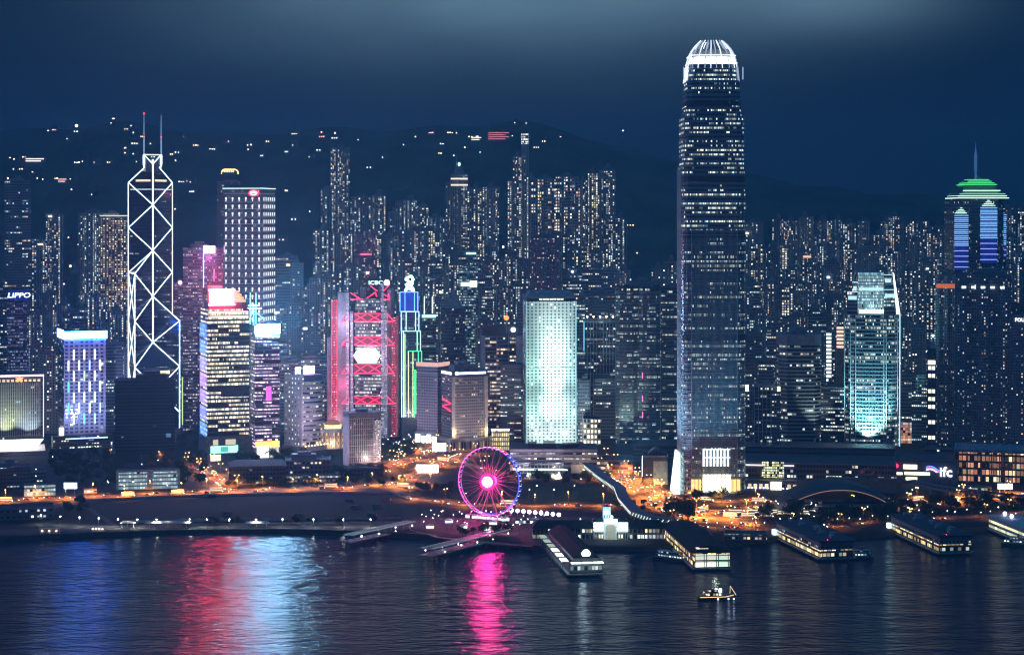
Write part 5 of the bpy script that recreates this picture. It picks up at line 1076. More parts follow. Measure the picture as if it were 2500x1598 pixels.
def pyramid_tower():
    t = simple('dark tower with pointed pyramid roof left of the porthole tower', 'office tower', 1078, 1136, 752, 2260., facade('pyr_wall', (.10, .12, .17), 2.1, 3.9, .6, .45, .2, .15, .1, 2, COOL, .9), roof=False)
    mb = MB(); mb.prism(rect(t.w*.8, t.d*.8), t.h+.01, t.z(706), shrink=rect(2, 2)); t.part('pyramid_roof', mb, M['concrete']); mast(t, 0, 0, t.z(708), t.z(695))
    t = simple('teal-roofed office tower with two thin white masts beside the neon tower', 'office tower', 1030, 1064, 768, 2240., facade('teal_top', (.12, .2, .22), 2.1, 3.9, .8, .45, .45, .25, 0, 3, [(.6, 1, .95), (.9, 1, .9)], 1.0))
    for a in (-5.5, 4): mb = MB(); mb.tube((a, 0, t.h), (a, 0, t.h+22), .4, 5); t.part('mast', mb, M['led'])
    mb = MB(); mb.box(-t.w*.5, t.w*.5, -t.d/2-1, -t.d/2-.2, t.h-3, t.h+.5); t.part('crown_light', mb, glow('teal_crown', (.5, 1, .9), 1.3))
    t = T('low_building', 'cyan-lit glass box with bright letters on the slope above the pyramid-roofed tower', 'office building', 1121, 1166, 650, 2330., 0); mb = MB(); mb.prism(rect(t.w, t.d), 0, t.h, 0, 1); t.part('facade', mb, [facade('teal_box', (.15, .26, .3), 1.7, 3.4, .85, .45, .6, .2, 0, 3, [(.5, .9, .9), (.8, 1, 1)], .7), M['roofing']]); mb = MB(); mb.box(-t.w*.4, t.w*.05, -t.d/2-1, -t.d/2-.3, t.h-24, t.h-19.5); mb.box(t.w*.08, t.w*.46, -t.d/2-1, -t.d/2-.3, t.h-25, t.h-17.5); t.part('sign', mb, glow('white_letters', (.85, 1, .95), 2.4))
pyramid_tower()
# ---------------------------------------------------------------- background towers, each one its own building
VAR = []
def V(*a, **k): VAR.append(facade(*a, **k)); return VAR[-1]
res = [V('flats_a', (.30, .36, .42), 2.9, 3.2, .52, .5, .20, .04, .46, 1, WARM, 1.7, clus=.45, stair=True), V('flats_b', (.26, .33, .38), 3.2, 3.1, .55, .5, .25, .05, .55, 1, MIXED, 1.7, clus=.45, stair=True), V('flats_c', (.36, .42, .46), 3.1, 3.2, .5, .5, .14, .05, .40, 1, COOL, 1.6, clus=.45, stair=True),
       V('flats_d', (.28, .32, .38), 3.3, 3.3, .58, .55, .34, .05, .5, 2, GOLD, 1.7, clus=.45, stair=True)]
off = [V('office_a', (.22, .28, .34), 2.4, 3.9, .8, .4, .30, .30, .06, 4, COOL, 1.3), V('office_b', (.28, .34, .38), 2.2, 3.8, .75, .42, .35, .32, 0, 5, GREEN, 1.3), V('office_c', (.26, .28, .34), 2.8, 3.9, .7, .4, .26, .28, .1, 3, MIXED, 1.3)]
warm = V('flats_warm', (.25, .27, .3), 3.4, 3.3, .55, .5, .72, .1, .1, 1, [(1, .85, .55), (1, .7, .45), (1, .95, .7)], 1.3)
big = V('flats_grid', (.28, .34, .42), 3.3, 4.6, .62, .55, .28, .06, .5, 2, [(1, .8, .5), (1, .65, .4), (1, .95, .8), (.8, .95, 1)], 1.8)
string = V('flats_string', (.25, .36, .42), 3.4, 3.4, .3, .5, .25, 0, .6, 1, [(.7, .9, 1), (.85, 1, 1)], 1.4)
violet = V('flats_violet', (.38, .26, .38), 2.7, 3.2, .45, .42, .2, .05, .2, 1, [(1, .5, .4), (1, .7, .5), (.9, .8, 1)], 1.3)
MARK = [(375, 'braced tower'), (606, 'dotted tower'), (885, 'red truss bank'), (1003, 'neon tower'), (1342, 'porthole tower'), (1735, 'tallest tower'), (2127, 'cyan tower'), (2381, 'green-roofed tower')]
def between(px):
    if px < MARK[0][0]: return 'left of the braced tower'
    for (a, n1), (b_, n2) in zip(MARK, MARK[1:]):
        if px < b_: return f'between {n1} and {n2}'
    return 'right of the green-roofed tower'
DESC = {}
def bk(x0, x1, yt, Y, mat, kind='res', side=0, cat='apartment tower', extra=None, dsc=None, rich=True):
    nm = 'apartment_tower' if 'apart' in cat else 'office_tower'
    t = simple(None, cat, x0, x1, yt, Y, mat, side, kind, nm, True, 'towers of the background city')
    wpx = x1-x0; hh = t.h
    how = {'flats_a': 'few warm windows', 'flats_b': 'mixed warm and white windows', 'flats_c': 'sparse cool windows', 'flats_d': 'many yellow windows', 'flats_warm': 'dense golden windows', 'flats_grid': 'large glowing window columns',
           'flats_string': 'strings of white lights', 'flats_violet': 'violet walls, orange windows'}.get(mat.name, 'rows of white lights' if mat is off[0] else 'rows of greenish lights' if mat is off[1] else 'rows of mixed lights')
    size = ('thin ' if wpx < 28 else 'broad ' if wpx > 62 else '')+('flats' if 'apart' in cat else 'offices')
    row('background', dsc or f"{size}, {how},", between((x0+x1)/2), t.e)
    if extra: extra(t)
    return t
a, b_, c_, d_ = res; oa, ob, oc = off
OT = 'office tower'
LST = [  # left
 (12, 75, 442, 2780, oc, 'box', 0, OT), (78, 113, 585, 2600, b_), (112, 153, 523, 2720, a), (192, 253, 520, 2900, c_), (-30, 17, 684, 2420, oa, 'box', 0, OT),
 (140, 176, 742, 2420, a), (178, 214, 752, 2400, oc, 'box', 0, OT), (214, 262, 726, 2440, a), (262, 306, 760, 2380, b_), (70, 104, 770, 2360, c_), (104, 142, 720, 2480, a), (258, 300, 840, 2260, oa, 'box', 0, OT), (100, 140, 860, 2240, c_),
 # centre left
 (673, 726, 627, 2500, oc, 'box', 0, OT), (700, 744, 740, 2380, a), (744, 782, 700, 2440, c_), (676, 700, 830, 2260, oa, 'box', 0, OT), (660, 690, 760, 2350, b_), (718, 770, 800, 2320, a), (735, 800, 868, 2240, ob, 'box', 0, OT),
 (783, 819, 464, 2960, b_), (807, 853, 363, 3060, a), (855, 905, 482, 2950, b_), (905, 942, 478, 2980, a), (947, 972, 518, 2860, c_), (966, 1018, 490, 2920, c_), (1016, 1047, 503, 2960, a), (764, 812, 563, 2700, b_), (812, 866, 570, 2720, a),
 (867, 920, 566, 2700, violet), (920, 972, 580, 2680, b_), (977, 1044, 563, 2740, a), (1044, 1088, 533, 2840, string), (756, 790, 679, 2440, c_), (790, 822, 668, 2460, a), (822, 882, 652, 2500, b_), (972, 1010, 640, 2520, a), (1008, 1048, 650, 2480, c_),
 (1046, 1080, 640, 2560, oa, 'box', 0, OT), (1100, 1142, 428, 2900, b_), (1088, 1112, 449, 2920, a), (1080, 1118, 600, 2620, a), (1141, 1178, 461, 2880, d_), (1178, 1219, 458, 2860, b_), (1120, 1172, 612, 2640, ob, 'box', 0, OT), (1166, 1204, 668, 2430, oa, 'box', 0, OT),
 (1056, 1082, 690, 2400, a), (1136, 1176, 712, 2360, b_), (1176, 1228, 640, 2520, a),
 # centre
 (1239, 1272, 442, 2860, b_), (1252, 1274, 384, 2990, a), (1272, 1291, 355, 3050, c_), (1275, 1306, 433, 2900, c_), (1297, 1356, 437, 2800, big), (1356, 1415, 433, 2810, big), (1415, 1432, 440, 2840, c_), (1429, 1466, 424, 2850, d_), (1463, 1502, 416, 2840, b_),
 (1293, 1365, 582, 2560, violet), (1226, 1292, 632, 2500, a), (1206, 1240, 700, 2380, b_), (1374, 1422, 667, 2480, oa, 'box', 0, OT), (1421, 1500, 654, 2460, oc, 'box', 0, OT), (1501, 1541, 662, 2380, a), (1406, 1430, 740, 2340, ob, 'box', 0, OT), (1424, 1500, 722, 2400, oc, 'box', 0, OT),
 (1240, 1282, 700, 2400, c_), (1541, 1590, 690, 2380, oc, 'box', 0, OT), (1590, 1625, 652, 2560, a), (1620, 1656, 640, 2600, b_), (1500, 1530, 720, 2300, ob, 'box', 0, OT), (1470, 1504, 800, 2260, oa, 'box', 0, OT), (1408, 1428, 860, 2180, oa, 'box', 0, OT), (1410, 1440, 930, 2150, oc, 'box', 0, OT), (1450, 1503, 925, 2190, oa, 'box', 0, OT),
 # right
 (1816, 1864, 543, 2860, c_), (1833, 1868, 597, 2640, d_), (1864, 1904, 611, 2620, b_), (1885, 1916, 536, 2900, b_), (1909, 1932, 605, 2660, d_), (1917, 1952, 540, 2920, a), (1950, 1986, 530, 2940, c_), (1936, 1981, 616, 2600, b_), (1991, 2030, 540, 2900, a), (2032, 2056, 538, 2880, string),
 (2058, 2090, 545, 2920, b_), (2094, 2124, 540, 2940, c_), (2128, 2163, 575, 2880, a), (2163, 2200, 530, 2900, b_), (2013, 2062, 641, 2560, a), (1981, 2013, 650, 2580, c_), (1843, 1872, 764, 2300, string), (1872, 1905, 783, 2280, oc, 'box', 0, OT), (1905, 1965, 775, 2320, a), (1965, 2016, 761, 2340, oa, 'box', 0, OT),
 (1818, 1844, 830, 2200, oc, 'box', 0, OT), (2030, 2044, 850, 2200, c_), (2060, 2076, 690, 2450, a), (2150, 2184, 542, 2960, c_), (2183, 2223, 545, 2880, a), (2222, 2268, 540, 2900, b_), (2270, 2312, 553, 2840, c_), (2449, 2472, 509, 2980, a), (2470, 2520, 509, 2960, b_), (2196, 2232, 660, 2560, b_), (2232, 2284, 640, 2600, a),
 (2195, 2226, 780, 2300, c_), (2226, 2262, 800, 2280, a), (2197, 2226, 909, 2140, oa, 'box', 0, OT), (2226, 2262, 915, 2130, ob, 'box', 0, OT), (2262, 2284, 700, 2400, b_), (2440, 2476, 660, 2500, c_), (2484, 2520, 640, 2560, b_), (1800, 1830, 700, 2420, b_), (1868, 1895, 690, 2440, a), (1895, 1930, 700, 2420, d_), (1930, 1975, 690, 2460, b_), (1975, 2010, 715, 2400, c_), (2005, 2055, 730, 2380, b_),
 (246, 310, 530, 2740, warm), (1905, 1945, 660, 2520, b_), (1996, 2040, 600, 2700, c_), (2060, 2100, 610, 2680, a), (2100, 2150, 600, 2720, c_), (2150, 2190, 620, 2650, b_), (2222, 2262, 590, 2720, b_), (2300, 2330, 600, 2640, a), (2452, 2490, 580, 2700, c_)]
TW = {}
for r_ in LST:
    x0, x1, yt, Y, m_ = r_[:5]; k = r_[5] if len(r_) > 5 else 'res'; cat = r_[7] if len(r_) > 7 else 'apartment tower'
    TW[(x0, yt)] = bk(x0, x1, yt, float(Y), m_, k, 0, cat)
def deco(key, fn): fn(TW[key])
t = TW[(1100, 428)]; mb = MB(); mb.prism(cham(t.w*.7, t.d*.7, 3), t.h+.01, t.h+14, 0, shrink=cham(t.w*.4, t.d*.4, 2)); t.part('stepped_crown', mb, M['concrete']); mb = MB(); mb.ball((0, -3, t.z(401)), 2.2, sz=1.5); t.part('dome_light', mb, glow('mint_dome', (.5, 1, .75), 1.5)); mast(t, -4, 0, t.h+8, t.z(374), .7)
for py in (437, 452): mb = MB(); mb.box(-t.w*.48, t.w*.5, -t.d/2-.6, -t.d/2-.1, t.z(py)-1, t.z(py)+1.3); t.part('lit_floor', mb, glow('rose_top', (1, .75, .6), 1.1) if py == 437 else bpy.data.materials['rose_top'])
t = TW[(1272, 355)]; mb = MB(); mb.box(-t.w/2, t.w/2, -t.d/2-.5, t.d/2, t.z(352), t.z(325)); t.part('lit_top_storeys', mb, facade('peak_lit', (.2, .2, .4), 2.4, 4, .7, .6, .9, .1, 0, 1, [(.6, .6, 1), (.8, 1, .9), (1, 1, .8)], 1.8, minb=.4))
t = TW[(246, 530)]; mb = MB(); mb.box(-t.w*.52, t.w*.56, -t.d/2-1.2, t.d/2, t.h+1.4, t.h+2.8); t.part('roof_edge_light', mb, glow('pale_roofline', (.7, .75, .55), 1.0))
t = TW[(1463, 416)]
t = TW[(1044, 533)]; mb = MB(); mb.tube((-t.w/2-.6, -t.d/2-.6, t.z(602)), (-t.w/2-.6, -t.d/2-.6, t.h), .45, 4); t.part('edge_light', mb, glow('string_edge', (1, .95, .85), 1.2)); mb = MB(); mb.tube((-t.w/2-.6, -t.d/2-.6, t.z(602)), (t.w/2, -t.d/2-.6, t.z(602)), .45, 4); t.part('edge_light', mb, bpy.data.materials['string_edge'])
t = TW[(2197, 909)]; mb = MB(); mb.box(-t.w*.42, t.w*.5, -t.d/2-.8, -t.d/2-.1, t.z(1088), t.z(1028)); t.part('mural_screen', mb, facade('mural', (.3, .2, .2), 2.6, 3, .96, .9, .9, .2, .1, 1, [(1, .35, .2), (1, .6, .35), (1, .9, .9), (.6, .3, .3)], .6, minb=.3))
for key, cx_, py, col, st, wd in (((1429, 424), 1465, 632, (1, .75, .3), 2, 8), ((1374, 667), 1398, 662, (.45, .6, 1), 6, 2.6), ((1226, 632), 1229, 602, (1, 1, 1), 3, 2), ((867, 566), 892, 620, (1, .15, .35), .9, 14), ((1816, 543), 1823, 569, (1, .8, .5), 2.4, 6), ((1936, 616), 1970, 626, (1, .45, .3), 1.2, 10), ((1885, 536), 1898, 614, (1, .6, .25), 1.3, 7),
                                 ((78, 585), 100, 596, (1, .9, .6), 1.0, 6), ((673, 627), 704, 646, (1, .7, .4), 1.6, 6), ((264 if False else 2232, 640), 2264, 655, (.9, 1, .9), 1, 4), ((1056, 690), 1075, 712, (.9, .95, 1), 1.6, 3), ((1120, 612), 1150, 618, (.6, 1, .9), 1.3, 14), ((867, 566), 897, 665, (.9, .75, 1), 3.2, 3.5), ((2013, 641), 2023, 676, (.75, .8, 1), 3.2, 4),
                                 ((2128, 575), 2140, 610, (1, 1, .9), 1.4, 3), ((718, 800), 745, 800, (.8, .95, 1), 2.2, 5), ((660, 760), 676, 762, (.8, .9, 1), 1.6, 6), ((112, 523), 123, 528, (1, 1, .85), 1.6, 5), ((12, 442), 20, 436, (1, .9, .7), 3, 2)):
    t = TW[key]; xx = (cx_-t.cx)/t.s; z_ = t.z(py); mb = MB(); mb.box(xx-wd/2, xx+wd/2, -t.d/2-1.4, -t.d/2-.3, z_-1.3, z_+1.3); t.part('sign', mb, glow('small_sign', col, st))
# infill: shorter blocks that fill the streets between the landmarks
def fill(n, xa, xb, ya, yb, Ya, Yb, seed, mats, wr=(24, 46)):
    r_ = random.Random(seed)
    for k in range(n):
        x0 = xa+(xb-xa)*(k+r_.uniform(.0, .6))/n; wd = r_.uniform(*wr); yt = r_.uniform(ya, yb); Y = r_.uniform(Ya, Yb); m_ = r_.choice(mats); isoff = m_ in off
        bk(x0, x0+wd, yt, Y, m_, 'box' if isoff or r_.random() < .3 else 'res', 0, OT if isoff else 'apartment tower')
fill(14, 1815, 2500, 640, 780, 2400, 2640, 3, res+[oa], (26, 48)); fill(12, 750, 1500, 700, 860, 2250, 2400, 4, res+off)
fill(7, 1010, 1290, 600, 680, 2550, 2700, 5, res); fill(10, 1420, 1660, 740, 900, 2230, 2330, 6, off+[b_]); fill(8, 640, 800, 880, 980, 2180, 2260, 7, off+[a], (20, 34))
fill(14, 1815, 2290, 800, 960, 2150, 2260, 8, off+[a, b_], (24, 40)); fill(8, 760, 1090, 560, 640, 2760, 2860, 9, res); fill(7, 60, 310, 780, 900, 2220, 2330, 10, [a, c_, oc], (26, 44)); fill(6, 1290, 1500, 520, 640, 2600, 2700, 12, res)
fill(4, 425, 545, 700, 860, 2320, 2380, 13, off, (24, 38)); fill(14, 1820, 2500, 560, 640, 2760, 2900, 14, res, (22, 40)); fill(5, 2280, 2500, 900, 1020, 2160, 2200, 15, off, (30, 44)); fill(6, 640, 800, 640, 760, 2450, 2600, 16, res, (22, 40))
# houses and low blocks scattered over the hill
hm_ = [glow('house_warm', (1, .75, .45), 4), glow('house_white', (.9, .95, 1), 3.6), glow('house_pink', (1, .4, .4), 4)]
HL = [(62, 388), (95, 391), (28, 390), (40, 393), (100, 395), (38, 418), (54, 419), (83, 424), (175, 313), (123, 321), (100, 441), (108, 441), (139, 441), (156, 441), (178, 444), (190, 402), (208, 402), (238, 402), (268, 402), (188, 323), (277, 306), (168, 344), (135, 322), (323, 314), (310, 322), (340, 325), (348, 335), (331, 330),
      (331, 355), (330, 380), (338, 402), (308, 380), (412, 305), (436, 312), (448, 308), (510, 303), (520, 298), (540, 291), (433, 400), (445, 450), (455, 445), (470, 452), (372, 355), (376, 388), (420, 380), (435, 378), (452, 340), (520, 370), (480, 360), (560, 350), (610, 370), (640, 388), (655, 350), (700, 372), (720, 360), (685, 327), (720, 329), (780, 372), (787, 338), (818, 341), (760, 385), (610, 360),
      (1100, 330), (1119, 330), (1150, 338), (1165, 338), (1210, 332), (1218, 331), (1230, 338), (1249, 337), (1140, 308), (1155, 309), (1128, 305), (1260, 305), (1286, 305), (1080, 355), (1053, 331), (990, 360), (1075, 377), (1110, 385), (1137, 366), (1175, 376), (1328, 350), (1338, 341), (1310, 365), (1373, 338), (1521, 334), (903, 412), (880, 345), (940, 388), (1020, 338), (1260, 390), (200, 600), (225, 612), (205, 640), (245, 675), (265, 702), (270, 720), (172, 585), (235, 606),
      (150, 640), (160, 700), (200, 690), (30, 640), (20, 560), (180, 470), (60, 500), (230, 480), (435, 520), (470, 470), (700, 470), (720, 540), (690, 590), (760, 520), (1540, 560), (1560, 620)]
for i, (px, py) in enumerate(HL):
    p = hill_hit(px, py)
    if p is None: continue
    wd = R.uniform(7, 16); hh = R.uniform(5, 12); e = empty('hillside_house', (p.x, p.y, p.z-2)); tag(e, None, 'house', 'houses scattered over the dark hillside')
    mb = MB(); mb.box(-wd/2, wd/2, -5, 5, 0, hh+2); mb.build('wall', M['dark'], e); mb = MB(); mb.prism(rect(wd+1, 11), hh+2.02, hh+4, shrink=rect(wd*.4, 1)); mb.build('roof', M['roofing'], e)
    m_ = hm_[2] if i % 9 == 4 else hm_[i % 2]; nW = R.randint(1, max(1, int(wd/4)))
    for k in range(nW): xx = -wd/2+1.5+k*(wd-2)/nW; mb = MB(); mb.box(xx, xx+R.uniform(1.2, 2.2), -5.4, -5.02, hh*.45, hh*.45+R.uniform(1.2, 2)); mb.build('window', m_, e)
    row('hillside', ('pink-lit' if i % 9 == 4 else 'cream-lit' if i % 2 == 0 else 'white-lit')+' hillside house', ('on the ridge' if py < 345 else 'mid-slope' if py < 420 else 'low down')+' '+between(px), e)
for px, py, col, st, r_ in ((187, 322, (1, .75, .5), 9, 2.6), (277, 306, (1, .65, .4), 8, 2.2), (306, 380, (1, .6, .55), 4, 2.4), (613, 371, (1, .5, .4), 4, 1.6), (785, 338, (1, .6, .5), 3.5, 1.4), (818, 342, (1, .45, .4), 3.5, 1.6), (172, 668, (1, .6, .3), 3, 2), (1521, 334, (.8, .9, 1), 3, 1.4)):
    p = hill_hit(px, py) or W(px, py, 3700); mb = MB(); mb.tube((0, 0, -3), (0, 0, 12), .4, 5); e = empty('flood_lamp', (p.x, p.y, p.z)); tag(e, None, 'floodlight'); mb.build('post', M['steel'], e); mb = MB(); mb.ball((0, -.5, 12), r_); mb.build('lamp_head', glow('hill_lamp', col, st), e)
    row('hill lamps', 'bright lamp on the dark hill', between(px), e)
# lit mall and gallery on the ridge
def ridge_mall(x0, x1, yt, yb, m_, label):
    p = hill_hit((x0+x1)/2, yb+2) or W((x0+x1)/2, yb, 3750); s = F/p.y; e = empty('hilltop_building', (p.x, p.y, p.z-3)); tag(e, label, 'hilltop building'); w_ = (x1-x0)/s; h_ = (yb-yt)/s+3
    mb = MB(); mb.box(-w_/2, w_/2, -9, 9, 0, h_); mb.build('facade', M['concrete'], e)
    for k in range(max(2, int(h_/4))): mb = MB(); mb.box(-w_*.46, w_*(.3+.16*(k % 2)), -9.6, -9.05, 3+k*4, 4.6+k*4); mb.build('lit_floor', m_, e)
ridge_mall(1190, 1245, 322, 340, glow('mall_red', (1, .3, .32), .6), 'wide hilltop building with reddish lit decks'); ridge_mall(64, 112, 383, 394, glow('mall_pink', (.95, .75, .9), 2), 'long pinkish-white lit row building on the left hillside'); ridge_mall(1150, 1176, 335, 342, glow('mall_cream', (1, .85, .6), 1.4), 'small cream-lit terrace building left of the reddish hilltop building')
ridge_mall(144, 166, 438, 444, glow('mall_rose', (1, .6, .55), 1.2), 'short rose-lit terrace on the hillside above the left towers')
# ---------------------------------------------------------------- waterfront buildings
def post_office(t):
    d = t.d/2; wl = plain('po_band', (.38, .33, .38), .7)
    mb = MB()
    for k, zz in enumerate((t.h-2, t.h-7.2, t.h-12.4, t.h-17.5)): mb.box(-t.w/2-.6-k*.01, t.w/2+.6, -d-1.6, -d-.02, zz, zz+2.4)
    t.part('floor_band', mb, wl)
    mb = MB(); mb.box(-t.w*.12, t.w*.02, -d*.5, d*.5, t.h+1, t.h+5); mb.box(-t.w*.3, -t.w*.2, -3, d*.5, t.h+1, t.h+4); mb.box(t.w*.1, t.w*.3, -3, d*.5, t.h+1, t.h+3.4); t.part('roof_plant', mb, M['dark'])
    mb = MB(); mb.box(-t.w*.47, t.w*.12, -d-9, -d-1.7, 0, 11); t.part('front_wing', mb, [facade('po_wing', (.52, .55, .55), 3.6, 4.6, .8, .62, .03, 0, 0, 1, COOL, .5, .7, (.02, .02, .03)), M['concrete']])
    mb = MB(); mb.box(-t.w*.47, t.w*.16, -d-11, -d-9.05, 3.2, 4.2); t.part('canopy_light', mb, glow('canopy_cyan', (.75, .95, 1), 1.8, True))
    mb = MB(); mb.box(t.w*.2, t.w*.46, -d-7, -d-1.7, 0, 9); t.part('side_wing', mb, plain('po_stone', (.5, .44, .4), .8))
    glowlamp(t.e, (t.w*.33, -d-16, 9), (1, .75, .5), 4000, 1.5)
    for xx in (-t.w*.3, t.w*.05): flood(t.e, (xx, -d-58, 4), (xx, -d, 16), (.95, .85, 1), 90000, 100)  # added floods brighten the banded front
low_block('wide low banded civic building in front of the porthole tower', 1247, 1456, 1090, 1152, facade('po_wall', (.10, .10, .13), 3, 5.2, .9, .5, .42, .3, 0, 3, [(1, .95, .85), (1, .8, .6), (.8, .9, 1)], 1.1), depth=46, extras=post_office, cat='civic building', name='civic_building')
def pavilion_block(t):
    mb = MB(); d = t.d/2; mb.box(-t.w*.06, t.w/2+.1, -d-.5, -d-.02, 1, t.h-4); t.part('front_panel', mb, plain('olive_panel', (.42, .42, .34), .7))
    mb = MB(); mb.box(-t.w/2-.6, -t.w/2-.02, -d+2, d-6, 8, t.h-9); t.part('side_screen', mb, glow('side_white', (1, .95, .9), 1.9, True))
    mb = MB(); mb.box(-t.w/2-.6, -t.w/2-.02, -d+2, d-9, t.h-7.5, t.h-3); t.part('side_screen', mb, bpy.data.materials['side_white'])
    mb = MB(); mb.prism(rect(t.w*.7, 20, t.w*.05, 4), t.h+.95, t.h+6, shrink=rect(t.w*.15, 16, t.w*.05, 4)); t.part('glass_skylight', mb, M['glass']); mb = MB()
    for k in range(5): a = -t.w*.3+k*t.w*.15; mb.tube((a, -6.5, t.h+1), (t.w*.05+(a-t.w*.05)*.2, -4.4, t.h+6.2), .25, 4)
    t.part('skylight_rib', mb, M['steel']); glowlamp(t.e, (4, -d-12, 6), (.9, .9, .7), 3500, 1)
low_block('blank olive-fronted box building beside the tallest tower', 1569, 1629, 1108, 1184, M['dark'], depth=42, extras=pavilion_block)
low_block('long dark glass-roofed podium behind the olive-fronted box', 1545, 1660, 1080, 1125, facade('dark_glass_podium', (.07, .10, .14), 3.4, 4, .9, .4, .16, .1, 0, 3, COOL, .6), depth=40)
low_block('low brown-lit car deck between civic building and olive-fronted box', 1456, 1545, 1118, 1148, facade('car_deck', (.25, .17, .13), 4, 5, .9, .5, .4, .2, 0, 2, [(1, .55, .25), (1, .75, .5)], .9), depth=40)
low_block('floodlit stone-faced corner building at the foot of the white-columned tower', 1424, 1466, 1020, 1085, facade('lit_corner', (.6, .5, .38), 4, 6, .6, .6, .85, 0, 0, 1, [(1, .85, .6), (1, 1, .9)], 1.6, minb=.5), depth=30)
mallm = facade('mall_wall', (.13, .14, .18), 3, 5, .75, .5, .32, .25, 0, 2, [(1, .9, .65), (1, 1, .9), (.8, .95, 1)], 1.3)
def mall_left(t):
    d = t.d/2; mb = MB(); mb.box(t.fx(.13), t.fx(.275), -d-1.5, -d-.02, 11, 26); t.part('glass_atrium', mb, facade('atrium', (.3, .3, .25), 1.6, 2.4, .8, .7, .85, 0, 0, 1, [(.95, .95, .45), (1, 1, .7), (.6, .85, .5)], 1.1, minb=.4))
    mb = MB(); mb.box(t.fx(0), t.fx(.34), -d-1.2, -d-.02, t.h-2.6, t.h-1.2); t.part('cornice_light', mb, glow('soft_cornice', (.85, .8, .85), .9))
    mb = MB(); mb.box(t.fx(.0), t.fx(.42), -d-14, -d-1.6, 0, 10); t.part('front_terrace', mb, [facade('terrace_wall', (.18, .17, .19), 5.2, 9, .62, .5, .7, 0, 0, 1, [(1, .85, .45), (1, .75, .5), (1, 1, .75)], 1.3, minb=.4), M['roofing']])
    mb = MB()
    for k in range(14): mb.ball((t.fx(.02)+k*3.6, -d-15, 3), .8)
    t.part('lamp_string', mb, glow('violet_string', (.6, .55, 1), 3, True))
    mb = MB(); mb.box(t.fx(.19), t.fx(.26), -d-15.5, -d-14.2, 1.5, 9); t.part('screen', mb, glow('olive_screen', (.95, 1, .75), 1.6))
    mb = MB(); mb.box(t.fx(.55), t.w/2, -d-9, -d-.05, 0, 13); t.part('grey_wing', mb, plain('mall_teal', (.10, .16, .17), .6))
low_block('long tiered shopping podium stretching right of the tallest tower', 1816, 2182, 1122, 1196, mallm, depth=64, extras=mall_left, cat='shopping mall', name='shopping_mall')
low_block('dark flat-roofed podium with planted terrace under the banded rounded block', 1820, 2180, 1086, 1112, facade('upper_podium', (.06, .08, .11), 3.4, 5, .8, .3, .22, .2, 0, 2, COOL, .8), depth=50, roofmat='dark')
def logo_mall(t):
    d = t.d/2; mb = MB(); mb.box(-t.w/2, t.w/2, -d-.8, -d-.02, 0, t.h-1); t.part('grey_screen_wall', mb, plain('mall_grey', (.20, .18, .22), .7))
    lw_ = glow('logo_white', (.78, .8, 1), 2.4, True)
    text('letters', 'ifc', 13, .3, lw_, t.e, (t.w*.31, -d-1.3, t.h*.52), sx=1.05)
    for k, (m_, dz) in enumerate(((M['ledblue'], 1.5), (M['ledpink'], 0), (lw_, -1.4))):
        mb = MB(); mb.path([(t.w*.0+q*2.6, -d-1.4, t.h*.66+dz-q*.1-.45*q*q*.12+math.sin(q*.9)*1.4) for q in range(7-k)], .5, 4); t.part('logo_swoosh', mb, m_)
    for a, b_, z0, z1 in ((.14, .36, .62, .82), (.16, .56, .37, .5), (.18, .36, .14, .27), (.03, .13, .36, .47)): mb = MB(); mb.box(t.fx(a), t.fx(b_), -d-1.3, -d-.85, t.h*z0, t.h*z1); t.part('window_band', mb, glow('mall_cream2', (1, .95, .7), 1.5) if a == .14 else bpy.data.materials['mall_cream2'])
    mb = MB(); mb.ball((t.fx(.03), -d-1.3, t.h*.75), 2.2); t.part('sign_emblem', mb, M['ledred'])
low_block('grey-walled mall with a glowing three-letter sign and coloured swoosh', 2186, 2336, 1116, 1180, M['dark'], depth=50, extras=logo_mall, cat='shopping mall', name='shopping_mall')
def glass_mall(t):
    d = t.d/2; mb = MB()
    for f in (0, .105, .215, .305, .37, .50, .62, .74, .86, 1.0): xx = t.fx(f); mb.box(xx-.5, xx+.5, -d-1.5, -d-.02, 0, t.h-2)
    t.part('column', mb, plain('mall_column', (.22, .17, .16), .7)); mb = MB(); mb.box(-t.w/2-1, t.w/2+1, -d-2, d, t.h-1.4, t.h+.4); t.part('roof_slab', mb, plain('mall_slab', (.24, .22, .26), .6))
low_block('glass-fronted mall block glowing amber between dark columns', 2337, 2620, 1094, 1180, facade('amber_glass', (.13, .08, .06), 3.6, 6.6, .8, .7, .62, .25, 0, 1, [(1, .72, .4), (1, .9, .65), (.75, .32, .18), (.6, .3, .2), (1, .85, .5)], 1.0, minb=.25), depth=56, extras=glass_mall, cat='shopping mall', name='shopping_mall')
low_block('low dark wing with yellow-lit upper windows behind the grey mall', 2260, 2336, 1094, 1116, mallm, depth=24)
low_block('green-lit low glass kiosk row on the road behind the right piers', 2340, 2420, 1187, 1197, facade('kioskg', (.3, .3, .2), 3, 3, .8, .7, .7, 0, 0, 1, [(1, .8, .4), (.8, 1, .8)], 1.4), depth=10)
for px, wdt in ((2448, 9), (2461, 8)):
    billboard(px, 1212, wdt, 5, 7, glow('bb_white', (.85, .85, 1), 2.6), 'white-lilac lit billboard above the right-hand road, '+('left' if px < 2450 else 'right')+' one of two')
billboard(1043, 1158, 22, 8, 2, glow('bb_hot', (1, .92, 1), 3.2, True), 'glaring white billboard at the foot of the hotel blocks')
billboard(1072, 1106, 15, 9, 2, glow('bb_violet', (.75, .75, 1), 3, True), 'bluish-white screen in front of the gold-piered hotel podium')
billboard(1510, 1143, 10, 3.5, 4, glow('bb_w2', (.9, .9, 1), 2.4), 'small white screen beside the wide orange avenue')
